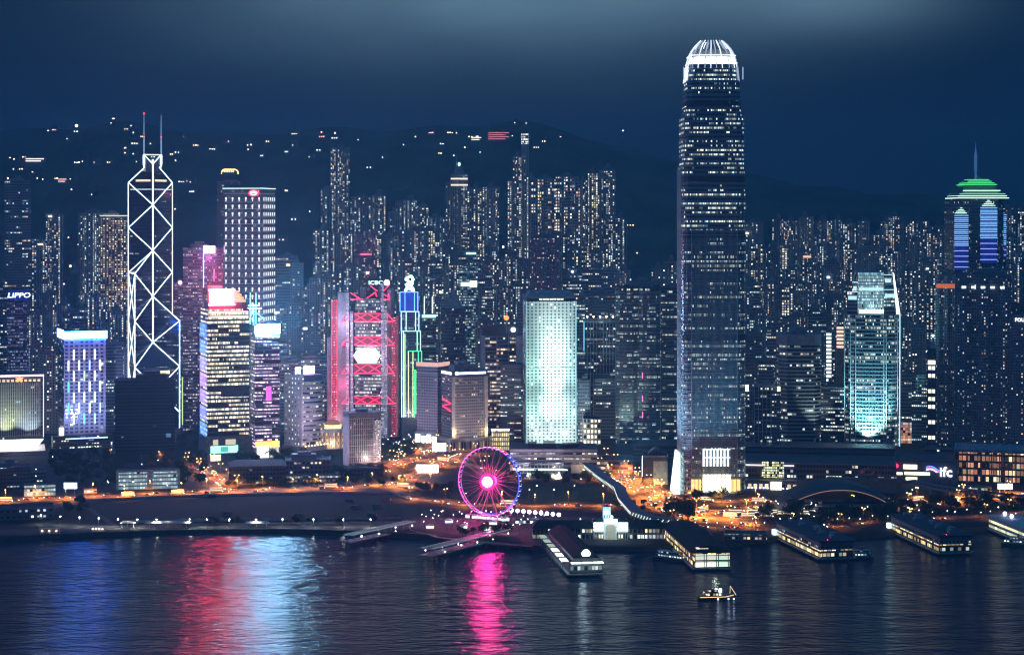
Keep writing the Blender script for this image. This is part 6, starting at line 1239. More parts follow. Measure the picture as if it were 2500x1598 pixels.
# curved station roof
def station():
    c0, c1 = G(1890, 1243), G(2195, 1243); Y = (c0.y+c1.y)/2+14; X = (c0.x+c1.x)/2; e = empty('station_hall', (X, Y, GZ)); tag(e, 'long low station hall under a dark arched vault roof', 'railway station'); W_ = (c1.x-c0.x); n = 26; D = 34
    mb = MB(); pts = []
    for i in range(n+1):
        u = -1+2*i/n; zt = 21.5*(1-abs(u)**2.1)+1.2
        for v in (-1, -.5, 0, .5, 1): pts.append((u*W_/2, v*D*(1-.35*abs(u)**3), zt-3.0*v*v+ (1.5 if abs(v) < 1 else 0)))
    mb.add(pts, [[i*5+k, (i+1)*5+k, (i+1)*5+k+1, i*5+k+1] for i in range(n) for k in range(4)]); o = mb.build('vault_roof', plain('station_roof', (.035, .05, .06), .6, .1), e); so = o.modifiers.new('thick', 'SOLIDIFY'); so.thickness = .8
    mb = MB(); mb.path([(( -1+2*i/n)*W_/2, -D*(1-.35*abs(-1+2*i/n)**3)-.4, 21.5*(1-abs(-1+2*i/n)**2.1)-1.6) for i in range(n+1)], .45, 4); mb.build('eave_light', glow('eave_warm', (.75, .4, .25), .3), e)
    mb = MB(); mb.box(-W_*.38, W_*.38, -D*.7, D*.6, 0, 11); mb.build('hall', [facade('station_wall', (.15, .11, .10), 3, 5, .8, .4, .2, .15, 0, 2, [(1, .6, .35), (.9, .95, 1)], .6), M['roofing']], e)
    mb = MB(); mb.box(-W_*.42, W_*.4, -D*1.1, -D*.72, 6, 6.6); mb.build('canopy', M['steel'], e)
    for k in range(9): mb = MB(); xx = -W_*.36+k*W_*.09; mb.tube((xx, -D*.9, 0), (xx, -D*.9, 6), .35, 5); mb.build('column', M['steel'], e)
station()
# footbridges
def bridge(label, pts, wd, z, lit, gcol=None):
    P = [G(x, y, z) for x, y in pts]; o0 = Vector((P[0].x, P[0].y, GZ)); e = empty('footbridge', o0); tag(e, label, 'footbridge'); Q = [p-o0 for p in P]
    def strip_(h0, h1, w_): 
        mb = MB(); ring = []
        for i, q in enumerate(Q):
            d = (Q[min(i+1, len(Q)-1)]-Q[max(i-1, 0)]); d.z = 0; d.normalize(); n_ = Vector((-d.y, d.x, 0))*w_/2; ring.append([q+n_+Vector((0, 0, h0)), q-n_+Vector((0, 0, h0)), q-n_+Vector((0, 0, h1)), q+n_+Vector((0, 0, h1))])
        v_ = [p for r_ in ring for p in r_]; f_ = [[i*4+k, i*4+(k+1) % 4, (i+1)*4+(k+1) % 4, (i+1)*4+k] for i in range(len(ring)-1) for k in range(4)]+[[3, 2, 1, 0], [len(v_)-4, len(v_)-3, len(v_)-2, len(v_)-1]]
        mb.add(v_, f_); return mb
    strip_(-.6, 0, wd).build('deck', M['concrete'], e); strip_(3.2, 3.7, wd+1).build('roof', plain('bridge_roof', (.10, .10, .16), .7) if 'bridge_roof' not in bpy.data.materials else bpy.data.materials['bridge_roof'], e)
    gl = []; po = MB()
    for a, b_ in zip(Q, Q[1:]):
        L_ = (b_-a).length; n = max(1, int(L_/5)); d = (b_-a).normalized(); s_ = Vector((-d.y, d.x, 0))*wd/2
        for k in range(n):
            p = a.lerp(b_, (k+.5)/n)
            for sg in (-1, 1):
                q = p+s_*sg; po.tube(q, q+Vector((0, 0, 3.2)), .15, 4)
            if lit and k % 1 == 0:
                q = p-s_*.98+Vector((0, 0, .3)); q2 = p+d*2.6-s_*.98+Vector((0, 0, 3)); g1 = MB(); g1.tube(q, q2, .38, 4); gl.append(g1)
            if k % 4 == 1: po.tube(p+Vector((0, 0, -z+GZ)), p+Vector((0, 0, -.6)), .6, 6)
    for g1 in gl: g1.build('lit_truss', glow('bridge_lit', (.75, .95, .8), .9) if 'bridge_lit' not in bpy.data.materials else bpy.data.materials['bridge_lit'], e)
    po.build('post', M['steel'], e)
bridge('long roofed footbridge snaking from the civic building to the piers', [(1436, 1140), (1470, 1168), (1512, 1196), (1522, 1222), (1552, 1256), (1600, 1272), (1640, 1276)], 9, 11, True)
bridge('dark elevated walkway sloping above the right-hand road', [(2226, 1180), (2300, 1196), (2400, 1208), (2480, 1218), (2560, 1222)], 7, 11, False)
# ---------------------------------------------------------------- Ferris wheel
def wheel():
    s = F/Yg(1262); Y = F/s; cx = 1196.; base = Vector(((cx-CX)/s, Y, GZ)); e = empty('ferris_wheel', base, math.radians(-29+3)); tag(e, 'giant ferris wheel with glowing pink hub, blue rim and red arc', 'ferris wheel')
    zc = HC+(YH-1174)/s-GZ; Rr = 83/s; blue = glow('rim_blue', (.05, .1, 1), 1.5); pink = glow('rim_pink', (1, .06, .45), 2.4); red = glow('rim_red', (1, .05, .12), 1.6); sp_ = glow('spoke_pink', (.8, .1, .36), .3); bw = glow('gondola_light', (.6, .7, 1), 2.0)
    N_ = 72; pt = lambda a, r_, y: Vector((r_*math.cos(a), y, zc+r_*math.sin(a)))
    for y in (-2.2, 2.2):
        for a0, a1, m_ in ((55, 235, pink if y < 0 else red), (-125, -40, pink), (-40, 55, blue)):
            mb = MB(); k = int(abs(a1-a0)/5); mb.path([pt(math.radians(a0+(a1-a0)*i/k), Rr, y) for i in range(k+1)], .33 if m_ is not blue else .28, 4); mb.build('rim', m_, e)
    mb = MB(); mb.path([pt(2*PI*i/72, Rr-1.5, 0) for i in range(72)], .3, 4, closed=True); mb.build('inner_rim', glow('rim_inner', (.08, .12, .9), .8), e)
    mb = MB()
    for i in range(42): a = 2*PI*i/42; mb.tube(pt(a, Rr, -2.2), pt(a, Rr, 2.2), .15, 4); mb.tube(pt(a, Rr-1.6, 0), pt(a, Rr, 2.2), .12, 4)
    mb.build('rim_brace', M['white'], e)
    for i in range(42):
        a = 2*PI*(i+.5)/42; c = pt(a, Rr+.2, 0); g_ = empty('gondola', (c.x, 0, c.z)); g_.parent = e; mb = MB(); mb.ball((0, 0, -1.2), 1.25, 0, 8, 6, 1.1); mb.build('cabin', M['glass'], g_)
        mb = MB(); mb.box(-.9, .9, -1.1, -.9, -.2, .25); mb.build('cabin_light', bw if -60 < math.degrees(a if a < PI else a-2*PI) < 150 else glow('gondola_pink', (1, .5, .8), 1.6) if 'gondola_pink' not in bpy.data.materials else bpy.data.materials['gondola_pink'], g_)
    for i in range(42):
        a = 2*PI*i/42; mb = MB(); mb.tube(pt(a, 3, -4.5 if i % 2 else 4.5), pt(a, Rr-.3, -2.0 if i % 2 else 2.0), .13, 4); mb.build('spoke', sp_, e)
    for y in (-4.6, 4.6):
        mb = MB(); mb.tube((0, y-.6, zc), (0, y+.6, zc), 4.3, 20); mb.build('hub_disc', glow('hub_hot', (1, .03, .33), 380, True) if y < 0 else pink, e)
    mb = MB(); mb.path([(6.2*math.cos(2*PI*i/20), -4.7, zc+6.2*math.sin(2*PI*i/20)) for i in range(20)], 1.3, 4, closed=True); mb.build('hub_ring', glow('hub_ring', (1, .03, .32), 1.1), e)
    for i in range(42): a = 2*PI*(i+.25)/42; mb = MB(); mb.tube(pt(a, 6, -4.6), pt(a, 15+3*(i % 2), -3.4), .15, 4, 0, .04); mb.build('hub_wash_ray', glow('hub_wash', (1, .05, .36), .8) if i == 0 else bpy.data.materials['hub_wash'], e)  # short glowing rays added to imitate the pink wash round the hub
    mb = MB(); mb.tube((0, -4, zc), (0, 4, zc), 2.2, 12); mb.build('axle', M['steel'], e)
    for sg in (-1, 1):
        for x in (-15, 15): mb = MB(); mb.tube((x, sg*12, 0), (0, sg*5.5, zc), .6, 6, 0, .42); mb.build('support_leg', glow('leg_pink', (1, .12, .45), .32) if 'leg_pink' not in bpy.data.materials else bpy.data.materials['leg_pink'], e)
        mb = MB(); mb.tube((-15, sg*12, .4), (15, sg*12, .4), .4, 4); mb.build('ground_beam', pink, e)
    mb = MB(); mb.box(-17, 17, -10, 10, .1, 1.6); mb.build('platform', M['paving'], e)
    for x0, x1 in ((-16, -6), (-4, 5), (7, 17)): mb = MB(); mb.prism([(x0, -14.5), (x1, -14.5), (x1, -10.2), (x0, -10.2)], .1, 3.6); mb.build('ticket_booth', [facade('booth', (.5, .4, .45), 2, 3.6, .8, .6, .95, 0, 0, 1, [(1, .6, .85), (.9, .9, 1)], 1.6, minb=.5) if 'booth' not in bpy.data.materials else bpy.data.materials['booth'], M['white']], e)
    glowlamp(e, (0, -14, zc), (1, .04, .34), 12000, 3); glowlamp(e, (0, -16, 10), (1, .25, .6), 6000, 2); glowlamp(e, (18, -4, 12), (.35, .2, 1), 9000, 2)
wheel()
# round violet lamp balls in a row beside the wheel
pole = plain('lamp_pole', (.2, .2, .22), .5, .3)
def lampkind(name, h, headr, mat, arms=1, arm=1.6):
    e = empty(name, (0, 0, 0)); mb = MB(); mb.tube((0, 0, 0), (0, 0, h), .16, 5, 0, .1)
    if arm: mb.tube((0, 0, h-.1), (arm, 0, h+.15), .09, 4); 
    if arms == 2: mb.tube((0, 0, h-.1), (-arm, 0, h+.15), .09, 4)
    p = mb.build('pole', pole, e); mb = MB(); mb.ball((arm if arm else 0, 0, h+.1), headr, 0, 6, 4)
    if arms == 2: mb.ball((-arm, 0, h+.1), headr, 0, 6, 4)
    q = mb.build('lamp_head', mat, e); KIDS[e.name] = [p, q]; return e
L_sod = lampkind('street_lamp', 11, .42, M['warmlamp'], 2, 2.0); L_wht = lampkind('street_lamp', 8, .42, M['whitelamp'], 1, 1.0); L_prom = lampkind('promenade_lamp', 7, .4, glow('promenade_head', (.9, .95, .85), 5), 1, 0); L_shore = lampkind('promenade_lamp', 7, .42, glow('shore_head', (.85, 1, .9), 60, True), 1, 0); L_ball = lampkind('globe_lamp', 6, 1.75, glow('violet_globe', (.72, .62, 1), 6, True), 1, 0)
USED = set(); 
def light_for(e, z, col, wts, r_=.5, key=[0]):
    nm = 'ld_%d_%d' % (int(wts), int(col[2]*100)); ld = bpy.data.lights.get(nm)
    if not ld: ld = bpy.data.lights.new(nm, 'SPOT'); ld.spot_size = math.radians(155); ld.spot_blend = .5; ld.energy = wts; ld.color = col; ld.shadow_soft_size = r_
    o = bpy.data.objects.new('lamp_light', ld); C.objects.link(o); o.parent = e; o.location = (0, 0, z)
def put_lamp(proto, p, rz, grp, desc, where, col=None, wts=0, cat='street lamp', z=None):
    loc = (p.x, p.y, GZ if z is None else z)
    if proto.name not in USED: USED.add(proto.name); proto.location = loc; proto.rotation_euler = (0, 0, rz); o = proto
    else: o = copy_tree(proto, loc, rz)
    tag(o, None, cat, grp)
    if wts: light_for(o, 9.5 if cat == 'street lamp' else 6.4, col, wts)
    row(grp, desc, where, o); return o
SOD = (1, .28, .04)
def resample(Q, step, off=0.):
    out_ = []; acc = -off
    for a, b_ in zip(Q, Q[1:]):
        L_ = (b_-a).length; d = (b_-a).normalized(); t_ = -acc if acc < 0 else (step-acc if acc else 0); 
        t_ = off if not out_ and not acc > 0 else step-acc
        while t_ <= L_: out_.append((a+d*t_, d)); t_ += step
        acc = L_-(t_-step)
    return out_
ON = {'waterfront road': 'along the waterfront road', 'cross harbour road': 'along the road behind the wheel', 'square road': 'on the street before the civic building', 'bank road': 'on the bright street by the hotels', 'plaza road': 'on the curving street left of the wheel', 'avenue': 'on the wide orange avenue',
      'tower road': 'on the street before the tallest tower', 'station road': 'on the road by the arched station', 'pier road': 'on the lane behind the ferry piers', 'side street': 'on the side street below the gold-floored tower', 'upper street': 'on the street behind the car park block', 'service road': 'on the verge of the dark building plot'}
for key, step, wts, offw in (('waterfront road', 26, 110000, 11), ('cross harbour road', 30, 80000, 7), ('square road', 30, 22000, 9), ('bank road', 24, 90000, 9), ('plaza road', 26, 90000, 11), ('avenue', 26, 120000, 20), ('tower road', 30, 120000, 11), ('station road', 26, 170000, 13), ('pier road', 36, 20000, 8), ('side street', 22, 90000, 9), ('upper street', 30, 16000, 7)):
    for k, (p, d) in enumerate(resample(ROADS[key], step, 8)):
        if not -150 < PX(p.x, p.y) < 2650: continue
        sgn = 1 if k % 2 else -1; q = p+Vector((-d.y, d.x, 0))*offw*sgn
        if key == 'avenue' : q = p+Vector((-d.y, d.x, 0))*(offw*sgn*.55)
        put_lamp(L_sod, q, math.atan2(d.y, d.x)+PI/2, 'street lamps', 'amber twin-arm street lamp', ON[key], SOD, wts)
for px in list(range(100, 420, 47))+[463, 505, 560, 625, 690, 765, 838, 905]:
    p = G(px, 1288-(px < 300)*(300-px)*.05); put_lamp(L_shore, p, 0, 'promenade lamps', 'white post lamp', 'on the dim left promenade', (.9, .95, .72), 9000, 'promenade lamp')
for i in range(9): put_lamp(L_ball, G(1249+14.4*i, 1262+i*1.4), 0, 'globe lamps', 'big violet-white globe lamp', 'in the row right of the wheel', (.6, .45, 1), 900 if i % 2 else 0, 'globe lamp')
for px, py in ((1308, 1206), (1400, 1206), (1470, 1206), (1414, 1290), (1290, 1216), (1350, 1216)): put_lamp(L_wht, G(px, py), 0, 'lawn lamps', 'tall white lamp', 'by the dark lawn right of the wheel', (.9, .9, 1), 500)
r2 = random.Random(9)
for i in range(46): px = 1030+i*6.6+r2.uniform(-3, 3); py = r2.uniform(1266, 1302)-(px < 1090)*4; put_lamp(L_prom, G(px, py), 0, 'plaza lamps', 'small white post lamp', 'on the plaza around the wheel', (1, .8, .75), 700 if i % 4 == 0 else 0, 'promenade lamp')
for i in range(30): px = 1640+i*29+r2.uniform(-6, 6); py = 1296 if px < 1900 else r2.uniform(1278, 1288) if px < 2180 else r2.uniform(1262, 1274); put_lamp(L_prom, G(px, py), 0, 'pier-side lamps', 'small white lamp', 'on the quay between the right-hand piers', (.9, .95, 1), 900 if i % 3 == 0 else 0, 'promenade lamp')
for i in range(34):
    px = r2.uniform(1830, 2480); py = r2.uniform(1206, 1262); put_lamp(L_wht, G(px, py), r2.uniform(0, 6), 'garden lamps', 'white lamp', 'among dark trees around the arched station', (1, .85, .7), 1500 if i % 3 == 0 else 0)
for i in range(24):
    px = r2.uniform(935, 1060); py = r2.uniform(1072, 1125); put_lamp(L_wht, G(px, py), r2.uniform(0, 6), 'square lamps', 'white lamp', 'in the tree-lined square below the neon tower', (1, .9, .85), 1500 if i % 3 == 0 else 0)
for i in range(16):
    px = r2.uniform(0, 480); py = r2.uniform(1100, 1205); put_lamp(L_wht, G(px, py), r2.uniform(0, 6), 'block lamps', 'bluish-white lamp', 'among trees around the car park block', (.6, .75, 1), 1800 if i % 2 == 0 else 0)
# ---------------------------------------------------------------- cars: one mesh each, lamps lit
def car_mesh(name, paint, long=4.5, h=1.45, van=False):
    mb = MB(); l, w_ = long/2, .9; hb = h*.55 if not van else h*.5
    mb.box(-l, l, -w_, w_, .3, hb, 0); a, b_ = (-l*.62, l*.38) if not van else (-l*.96, l*.8)
    mb.prism([(a, -w_*.92), (b_, -w_*.92), (b_, w_*.92), (a, w_*.92)], hb+.004, h, 1, 0, shrink=[(a+.45, -w_*.75), (b_-.5, -w_*.75), (b_-.5, w_*.75), (a+.45, w_*.75)])
    for x in (-l*.62, l*.62):
        for y in (-w_-.02, w_-.16): mb.tube((x, y, .33), (x, y+.2, .33), .34, 8, 2)
    for y in (-.62, .62): mb.ball((l+.05, y, .75), .3, 3, 6, 4); mb.ball((-l-.05, y, .8), .24, 4, 6, 4)
    return mb.mesh(name, [paint, M['glass'], M['rubber'], HEAD, TAIL])
HEAD = glow('headlight', (1, .95, .85), 7); TAIL = glow('taillight', (1, .03, .02), 4)
kinds = [('dark saloon car', 'car', car_mesh('parked_car', plain('paint_dark', (.03, .03, .04), .3))), ('white saloon car', 'car', car_mesh('parked_car', plain('paint_white', (.6, .6, .6), .3))), ('red taxi', 'taxi', car_mesh('taxi', plain('paint_red', (.45, .03, .02), .3))), ('silver minivan', 'van', car_mesh('van', plain('paint_silver', (.35, .36, .38), .35, .3), 5, 2.1, True))]
def bus_mesh():
    mb = MB(); mb.box(-5.8, 5.8, -1.25, 1.25, .4, 4.3, 0)
    for z0, z1 in ((1.3, 2.1), (3.0, 3.8)): mb.box(-5.5, 5.5, -1.31, -1.26, z0, z1, 1); mb.box(-5.5, 5.5, 1.26, 1.31, z0, z1, 1)
    for x in (-3.8, 3.8):
        for y in (-1.3, 1.05): mb.tube((x, y, .5), (x, y+.25, .5), .5, 8, 2)
    for y in (-.9, .9): mb.ball((5.85, y, .9), .4, 3, 6, 4); mb.ball((-5.85, y, .9), .3, 4, 6, 4)
    return mb.mesh('bus', [plain('bus_cream', (.5, .42, .3), .4), glow('bus_window', (1, .85, .6), .9), M['rubber'], HEAD, TAIL])
busm = bus_mesh(); r3 = random.Random(21)
for key, n in (('waterfront road', 34), ('avenue', 62), ('bank road', 18), ('plaza road', 20), ('square road', 16), ('tower road', 24), ('station road', 46), ('pier road', 16), ('side street', 9), ('upper street', 10), ('cross harbour road', 14)):
    Q = resample(ROADS[key], 9, 4); wid = {'avenue': 46, 'waterfront road': 26, 'station road': 30, 'tower road': 20, 'plaza road': 20, 'bank road': 18}.get(key, 15)
    Q = [q for q in Q if -40 < PX(q[0].x, q[0].y) < 2540]; r3.shuffle(Q)
    lanes = max(1, int(wid/2/3.6)); seen = 0
    for p, d in Q[:n]:
        sg = r3.choice((-1, 1)); la = (r3.randint(0, lanes-1)+.55)*3.4*sg; q = p+Vector((-d.y, d.x, 0))*la; rz = math.atan2(d.y, d.x)+(0 if sg < 0 else PI)
        if r3.random() < .1 and key != 'upper street': desc, cat, me = 'double-decker bus with lit windows', 'bus', busm
        else: desc, cat, me = r3.choice(kinds)
        o = bpy.data.objects.new(me.name.split('.')[0], me); C.objects.link(o); o.location = (q.x, q.y, GZ+.13); o.rotation_euler = (0, 0, rz); tag(o, None, cat, 'vehicles on the roads'); row('traffic', desc, ON[key], o)
# buses parked in the terminus by the station
for k in range(10):
    p = G(1782+k*22-(k % 2)*8, 1262-(k % 2)*8-(k > 5)*5); o = bpy.data.objects.new('bus', busm); C.objects.link(o); o.location = (p.x, p.y, GZ+.13); o.rotation_euler = (0, 0, .04); tag(o, None, 'bus', 'buses in the terminus'); row('terminus', 'double-decker bus with lit windows', 'in the terminus left of the arched station', o)
# ---------------------------------------------------------------- trees
def tree_protos():
    out_ = []
    for sd, (hh, rr) in enumerate(((9, 4.2), (11, 5.2), (7, 3.4))):
        rt = random.Random(sd+40); e = empty('tree', (0, 0, 0)); mb = MB(); mb.tube((0, 0, 0), (0, 0, hh*.55), .32, 6, 0, .18)
        for k in range(5): a = k*1.3; mb.tube((0, 0, hh*(.35+.04*k)), (rr*.5*math.cos(a), rr*.5*math.sin(a), hh*.72), .13, 4, 0, .05)
        tr = mb.build('trunk', M['bark'], e); mb = MB()
        cl = [(rt.uniform(-.6, .6)*rr, rt.uniform(-.6, .6)*rr, hh*rt.uniform(.5, .88), rr*rt.uniform(.35, .6)) for _ in range(9)]
        for c in cl:
            for _ in range(60):
                v = Vector((rt.gauss(0, 1), rt.gauss(0, 1), rt.gauss(0, 1))).normalized()*c[3]*rt.uniform(.65, 1.08); p = Vector(c[:3])+v*Vector((1, 1, .8)).length/1.62
                a = Vector((rt.gauss(0, 1), rt.gauss(0, 1), rt.gauss(0, .6))).normalized(); b2 = a.cross(v).normalized(); s_ = rt.uniform(.35, .75)
                mb.add([p-a*s_, p+b2*s_*.6, p+a*s_, p-b2*s_*.6], [[0, 1, 2, 3]])
        cr = mb.build('crown', M['leaf'], e); KIDS[e.name] = [tr, cr]; out_.append(e)
    return out_
TP = tree_protos(); tu = set()
def put_tree(px, py, where, sc_=1.0, jit=0):
    t_ = r3.choice(TP); p = G(px, py); loc = (p.x, p.y, GZ)
    if t_.name not in tu: tu.add(t_.name); o = t_; o.location = loc; o.scale = (sc_,)*3
    else: o = copy_tree(t_, loc, r3.uniform(0, 6.28), sc_*r3.uniform(.85, 1.15))
    tag(o, None, 'tree', 'dark trees'); row('trees', ('large' if sc_ > 1.25 else 'small' if sc_ < .85 else 'dark')+' leafy tree', where, o)
for i in range(24): put_tree(r3.uniform(945, 1015), r3.uniform(1080, 1122), 'in the square below the neon tower', r3.uniform(.9, 1.3))
for i in range(30): put_tree(r3.uniform(135, 300), r3.uniform(1145, 1200), 'left of the car park block', r3.uniform(.9, 1.5))
for i in range(16): put_tree(r3.uniform(430, 508), r3.uniform(1068, 1110) if i % 2 else r3.uniform(1155, 1190), 'left of the gold-floored tower', r3.uniform(.9, 1.5))
for i in range(22): put_tree(560+i*20+r3.uniform(-6, 6), r3.uniform(1186, 1191)-i*.25, 'lining the waterfront road', .8)
for i in range(40): put_tree(r3.uniform(120, 500), r3.uniform(1120, 1150), 'behind the car park block', r3.uniform(1.0, 1.6))
for i in range(26): put_tree(r3.uniform(560, 830), r3.uniform(1112, 1130), 'around the dark civic hall', r3.uniform(.9, 1.3))
for i in range(18): put_tree(r3.uniform(1010, 1110), r3.uniform(1195, 1215), 'on the verge left of the wheel', .9)
for i in range(22): put_tree(r3.uniform(1230, 1500), r3.uniform(1168, 1182), 'before the civic building', .9)
for i in range(16): put_tree(r3.uniform(800, 940), r3.uniform(1146, 1172), 'before the white-gridded block', 1.0)
for i in range(7): put_tree(1655+r3.uniform(-18, 28), 1268+r3.uniform(-6, 10), 'beside the end of the snaking footbridge', 1.6)
for i in range(16): put_tree(r3.uniform(1690, 1820), r3.uniform(1214, 1226), 'before the tallest tower', .9)
for i in range(40): put_tree(r3.uniform(1860, 2300), r3.uniform(1254, 1284), 'behind the right-hand piers', r3.uniform(.9, 1.4))
for i in range(26): put_tree(r3.uniform(2160, 2500), r3.uniform(1236, 1262), 'on the far right waterfront', r3.uniform(.9, 1.5))
for i in range(10): put_tree(r3.uniform(150, 215), r3.uniform(1224, 1262), 'beside the low waterside pavilion', .8)
for i in range(8): put_tree(r3.uniform(1080, 1250), r3.uniform(1300, 1310), 'on the plaza right below the wheel', .9)
for i in range(14): put_tree(r3.uniform(1500, 1660), r3.uniform(1125, 1180) if i % 2 else r3.uniform(1230, 1250), 'beside the wide orange avenue', .8)
# hoarding round the dark plot, and site cabins
def hoarding(label, pts):
    P = [G(*q) for q in pts]; e = empty('site_fence', P[0]); tag(e, label, 'fence'); mb = MB(); po = MB()
    for a, b_ in zip(P, P[1:]):
        a = a-P[0]; b_ = b_-P[0]; d = (b_-a).normalized(); n_ = Vector((-d.y, d.x, 0))*.06; mb.add([a-n_, b_-n_, b_+n_, a+n_]+[p+Vector((0, 0, 2.2)) for p in (a-n_, b_-n_, b_+n_, a+n_)], [[0, 1, 5, 4], [2, 3, 7, 6], [4, 5, 6, 7], [1, 2, 6, 5], [3, 0, 4, 7]])
        k = 0
        while k < (b_-P[0]*0-a).length: q = a+d*k; po.tube(q+Vector((0, -.15, 0)), q+Vector((0, -.15, 2.5)), .08, 4); k += 6
    mb.build('panel', M['pale'], e); po.build('post', M['steel'], e)
hoarding('long pale hoarding between the dark plot and the waterfront road', [(210, 1224), (420, 1214), (620, 1209), (800, 1205), (955, 1204), (1000, 1222)])
hoarding('low fence between the dark plot and the left promenade', [(300, 1276), (430, 1273.5), (700, 1270), (980, 1266)])
for i in range(9):
    p = G(r2.uniform(330, 960), r2.uniform(1212, 1262)); e = empty('site_cabin', (p.x, p.y, GZ), r2.uniform(-.4, .4)); tag(e, None, 'site cabin', 'cabins on the dark plot'); row('cabins', 'small pale site cabin', 'on the dark building plot', e); mb = MB(); mb.box(-4, 4, -1.4, 1.4, 0, 2.8); mb.build('wall', M['concrete'], e); mb = MB(); mb.box(-4.2, 4.2, -1.6, 1.6, 2.82, 3.0); mb.build('roof', M['roofing'], e)
    for x in (-2.2, .8): mb = MB(); mb.box(x, x+1.4, -1.5, -1.42, 1.1, 2.1); mb.build('window', M['glass'], e)
for i in range(14): put_tree(r2.uniform(440, 930), r2.uniform(1274.5, 1279), 'on the lawn strips of the left promenade', .6)
# ---------------------------------------------------------------- promenade walls and sheds
for i, (px, wd, lab) in enumerate(((122, 46, 'long'), (240, 32, 'short'))):
    p = G(px, 1301-i*5); e = empty('sea_wall_kiosk', (p.x, p.y, GZ)); tag(e, f'{lab} warm-lit brick kiosk on the promenade edge', 'kiosk'); w_ = wd/2.9
    mb = MB(); mb.box(-w_/2, w_/2, -2, 2, 0, 3.8); mb.build('wall', plain('kiosk_brick', (.45, .26, .18), .8) if i == 0 else bpy.data.materials['kiosk_brick'], e); mb = MB(); mb.box(-w_/2-.6, w_/2+.6, -2.6, 2.6, 3.82, 4.2); mb.build('roof', M['pale'], e)
    for k in range(3+i): xx = -w_*.36+k*w_*.72/(2+i); mb = MB(); mb.ball((xx, -2.7, 2.4), .45); mb.build('wall_lamp', M['whitelamp'], e); light_for(e, 2.5, (1, .8, .6), 260)
for px, wd in ((325, 70), (383, 60)):
    pass
for i, (px, lab) in enumerate(((505, 'pale curved'), (312, 'small peaked'), (627, 'green-lit open'))):
    p = G(px-95 if i == 0 else px, 1287); e = empty('shelter', (p.x, p.y, GZ)); tag(e, f'{lab} promenade shelter with lamp glow', 'shelter'); mb = MB(); w_ = (38, 12, 20)[i]; mb.prism([(-w_/2, -3), (w_/2, -3), (w_/2, 3), (-w_/2, 3)], 4, 5.2, shrink=[(-w_/2+2, -1), (w_/2-2, -1), (w_/2-2, 1), (-w_/2+2, 1)]); mb.build('roof', M['pale'], e)
    for x in (-w_*.4, 0, w_*.4): mb = MB(); mb.tube((x, 0, 0), (x, 0, 4), .25, 5); mb.build('post', M['white'], e)
    light_for(e, 7.5, (.9, 1, .8), 700); light_for(e, 2.5, (.8, 1, .75) if i < 2 else (.4, 1, .5), 420)
low_block('low tent-roofed stalls with white-lit fronts right of the wheel', 1258, 1345, 1268, 1278, facade('stall', (.5, .5, .55), 3, 3, .7, .6, .6, .1, 0, 1, [(.7, .7, 1), (1, 1, 1)], 2.), depth=10, cat='market stall', name='market_stall')
for i, (px, py, col) in enumerate(((1096, 1277, (.35, .5, 1)), (1132, 1290, (.8, .9, 1)), (1190, 1295, (.7, .85, 1)), (1204, 1281, (.9, .9, 1)), (1234, 1272, (.8, 1, .95)), (1305, 1275, (.75, .75, 1)), (1050, 1290, (1, .6, .3)))):
    p = G(px, py); e = empty('market_stall', (p.x, p.y, GZ)); tag(e, None, 'market stall', 'lit stalls on the plaza'); row('stalls', 'lit white-roofed stall', 'on the plaza below the wheel', e)
    mb = MB(); mb.box(-3.4, 3.4, -2, 2, 0, 2.6); mb.build('booth', M['pale'], e); mb = MB(); mb.prism(rect(7.6, 4.8), 2.62, 4.2, shrink=rect(1, .6)); mb.build('roof', M['white'], e); mb = MB(); mb.box(-3, 3, -2.3, -2.02, 1, 2.4); mb.build('lit_front', glow('stall_front', col, 3), e)
